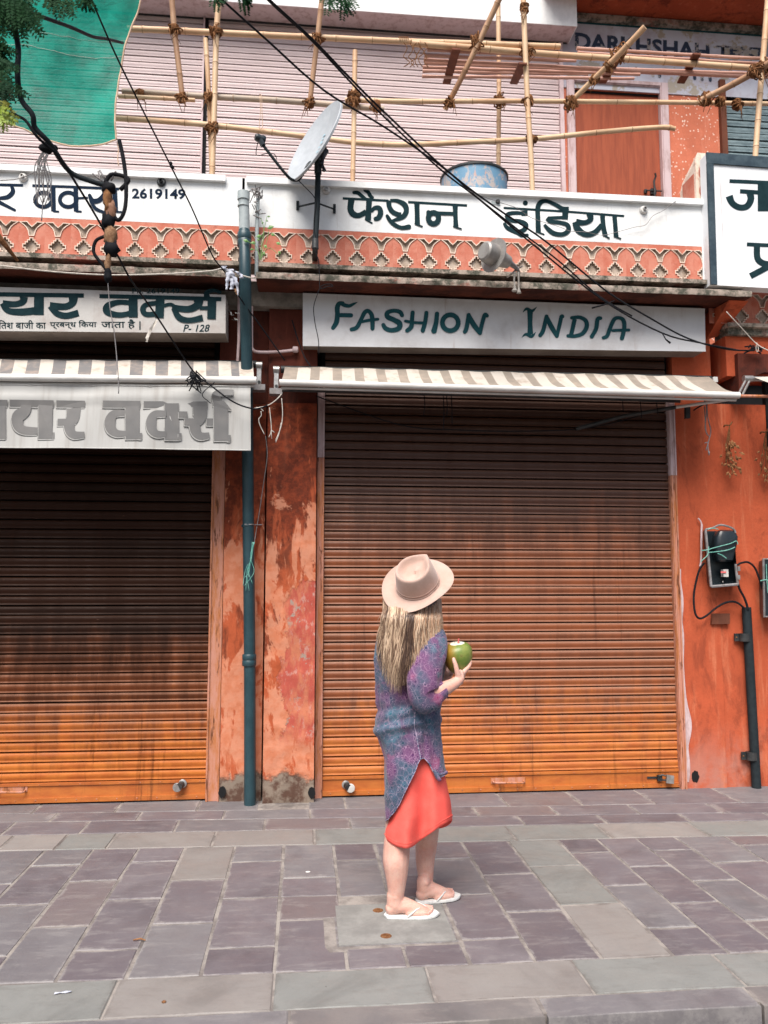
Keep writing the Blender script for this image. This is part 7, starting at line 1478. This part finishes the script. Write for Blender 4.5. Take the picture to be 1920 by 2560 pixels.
# ---- hair: an inner mass and individually laid locks
base_rows = []
for y, xl, xr, dp_, dd in ((1480, 972, 1085, .05, .03), (1505, 962, 1098, .085, .02), (1540, 957, 1104, .112, .0), (1580, 953, 1105, .112, -.01), (1620, 950, 1100, .108, -.02), (1650, 955, 1075, .095, -.035), (1685, 968, 1045, .07, -.07), (1712, 982, 1022, .035, -.10)):
    a = Q(xl, y, dd); b = Q(xr, y, dd); c = (a + b) / 2; hw = (b.x - a.x) / 2 * .93
    base_rows.append([Vector((c.x + math.cos(t) * hw, c.y + math.sin(t) * dp_, c.z)) for t in [math.pi * (1 + i / 24) for i in range(25)]])
mb = MB(); mb.grid(base_rows); hair = mb.build('hair', 'hair_dark', w_per, smooth=True)
HE = [(0, 945, 1662), (.10, 952, 1690), (.20, 965, 1712), (.30, 983, 1735), (.42, 1003, 1738), (.52, 1020, 1705), (.62, 1042, 1668), (.72, 1062, 1662), (.82, 1080, 1672), (.92, 1095, 1650), (1.0, 1107, 1625)]
locks = {'hair_ash': MB(), 'hair_blonde': MB(), 'hair_warm': MB(), 'hair_dark': MB()}
def tone(t):
    z_ = R_.random()
    if t < .08: return 'hair_ash' if z_ < .75 else 'hair_blonde'
    if t < .44: return 'hair_blonde' if z_ < .50 else 'hair_ash' if z_ < .9 else 'hair_dark'
    if t < .58: return 'hair_dark' if z_ < .78 else 'hair_ash'
    if t < .86: return 'hair_warm' if z_ < .5 else 'hair_blonde' if z_ < .8 else 'hair_ash'
    return 'hair_warm' if z_ < .6 else 'hair_blonde'
NL = 1250
for i in range(NL):
    t = (i + R_.random()) / NL; layer = R_.random(); tn = tone(t)
    x0 = 959 + (1102 - 959) * t + R_.uniform(-2, 2); te = t + R_.gauss(0, .035) ; te = max(0, min(1, te))
    # the strands drift to the left as they fall in the dark parting
    te2 = te - .05 * math.sin(math.pi * te)
    ex, ey = interp(HE, te2); short = 1 - .34 * R_.random() ** 1.3 if R_.random() < .8 else R_.uniform(.45, .9)
    y1 = 1478 + (ey - 1478) * short + R_.uniform(-6, 8); ph = R_.uniform(0, 6.28); am = R_.uniform(1.5, 6.5); n = 15; pts = []; rs = []; fq = R_.uniform(1.0, 2.1)
    clump = .5 + .5 * math.sin(t * 60); gi = int(t * 19); gr = random.Random(gi * 7 + int(layer * 3)); gph = gr.uniform(0, 6.28); gam = gr.uniform(2.5, 7.5); gfq = gr.uniform(.9, 1.6); gc = (gi + .5) / 19; gx_, gy_ = interp(HE, gc - .05 * math.sin(math.pi * gc)); ex = ex + (gx_ - ex) * .32; gl = gr.uniform(-14, 10)
    for j in range(n):
        f = j / (n - 1); y = 1497 + (y1 - 1497) * f; bul = 1; x = x0 + (ex - x0) * f ** 1.15 + gam * f * math.sin(gfq * 6.28 * f + gph) + am * .35 * f * math.sin(fq * 6.28 * f + ph)
        u = max(-1, min(1, (x - 1030) / 78)); dep = -(.112 - .01 * f) * math.sqrt(max(0, 1 - u * u * .97)) - .012 - layer * .010 - .012 * f - .006 * clump
        dep += .11 * max(0, 1 - (y - 1497) / 46) ** 1.1
        if y > 1600: dep -= .02 * (y - 1600) / 130
        pts.append(Q(x, y, dep + .004 * math.sin(f * 9 + ph))); rs.append((.0017 + .0015 * layer) * (1.0 if f < .6 else max(.12, 1 - (f - .6) / .4)) * (.8 + .3 * R_.random()))
    locks[tn].tube(pts, rs, 5, caps=False, flat=.6)
for k2, m_ in locks.items(): m_.build('lock', k2, hair, smooth=True)

# ---- coconut in her hand
cc = Q(*z5(1175, 1296), -.03); co = thing('coconut', 'green coconut with its white top sliced off and a straw, held in her right hand', 'coconut', tuple(cc))
tl = Vector((-.10, -.16, 1)).normalized(); mb = MB()
prof = [(-.092, .001), (-.088, .018), (-.078, .033), (-.06, .049), (-.035, .062), (-.005, .071), (.025, .0725), (.045, .068), (.058, .057), (.066, .045), (.0685, .036)]
mb.lathe(cc, tl, prof, 28, capa=True, capb=False)
for v in mb.v: d = v - cc; v += d.normalized() * (.0035 * noise.noise(d * 22) + .0015 * noise.noise(d * 60))
mb.build('husk', 'husk', co, smooth=True)
mb = MB(); mb.lathe(cc, tl, [(.0675, .0375), (.0700, .034), (.0715, .022), (.0715, .016)], 24, capa=False, capb=False); mb.lathe(cc, tl, [(.0715, .016), (.058, .012), (.055, .001)], 20, capa=False); mb.build('cut_top', 'coconut_flesh', co, smooth='auto')
sp0 = cc + tl * .050; mb = MB(); mb.tube([sp0, cc + tl * .092 + Vector((.010, .0, 0))], .0035, 8); mb.build('straw', 'straw', co, smooth='auto')
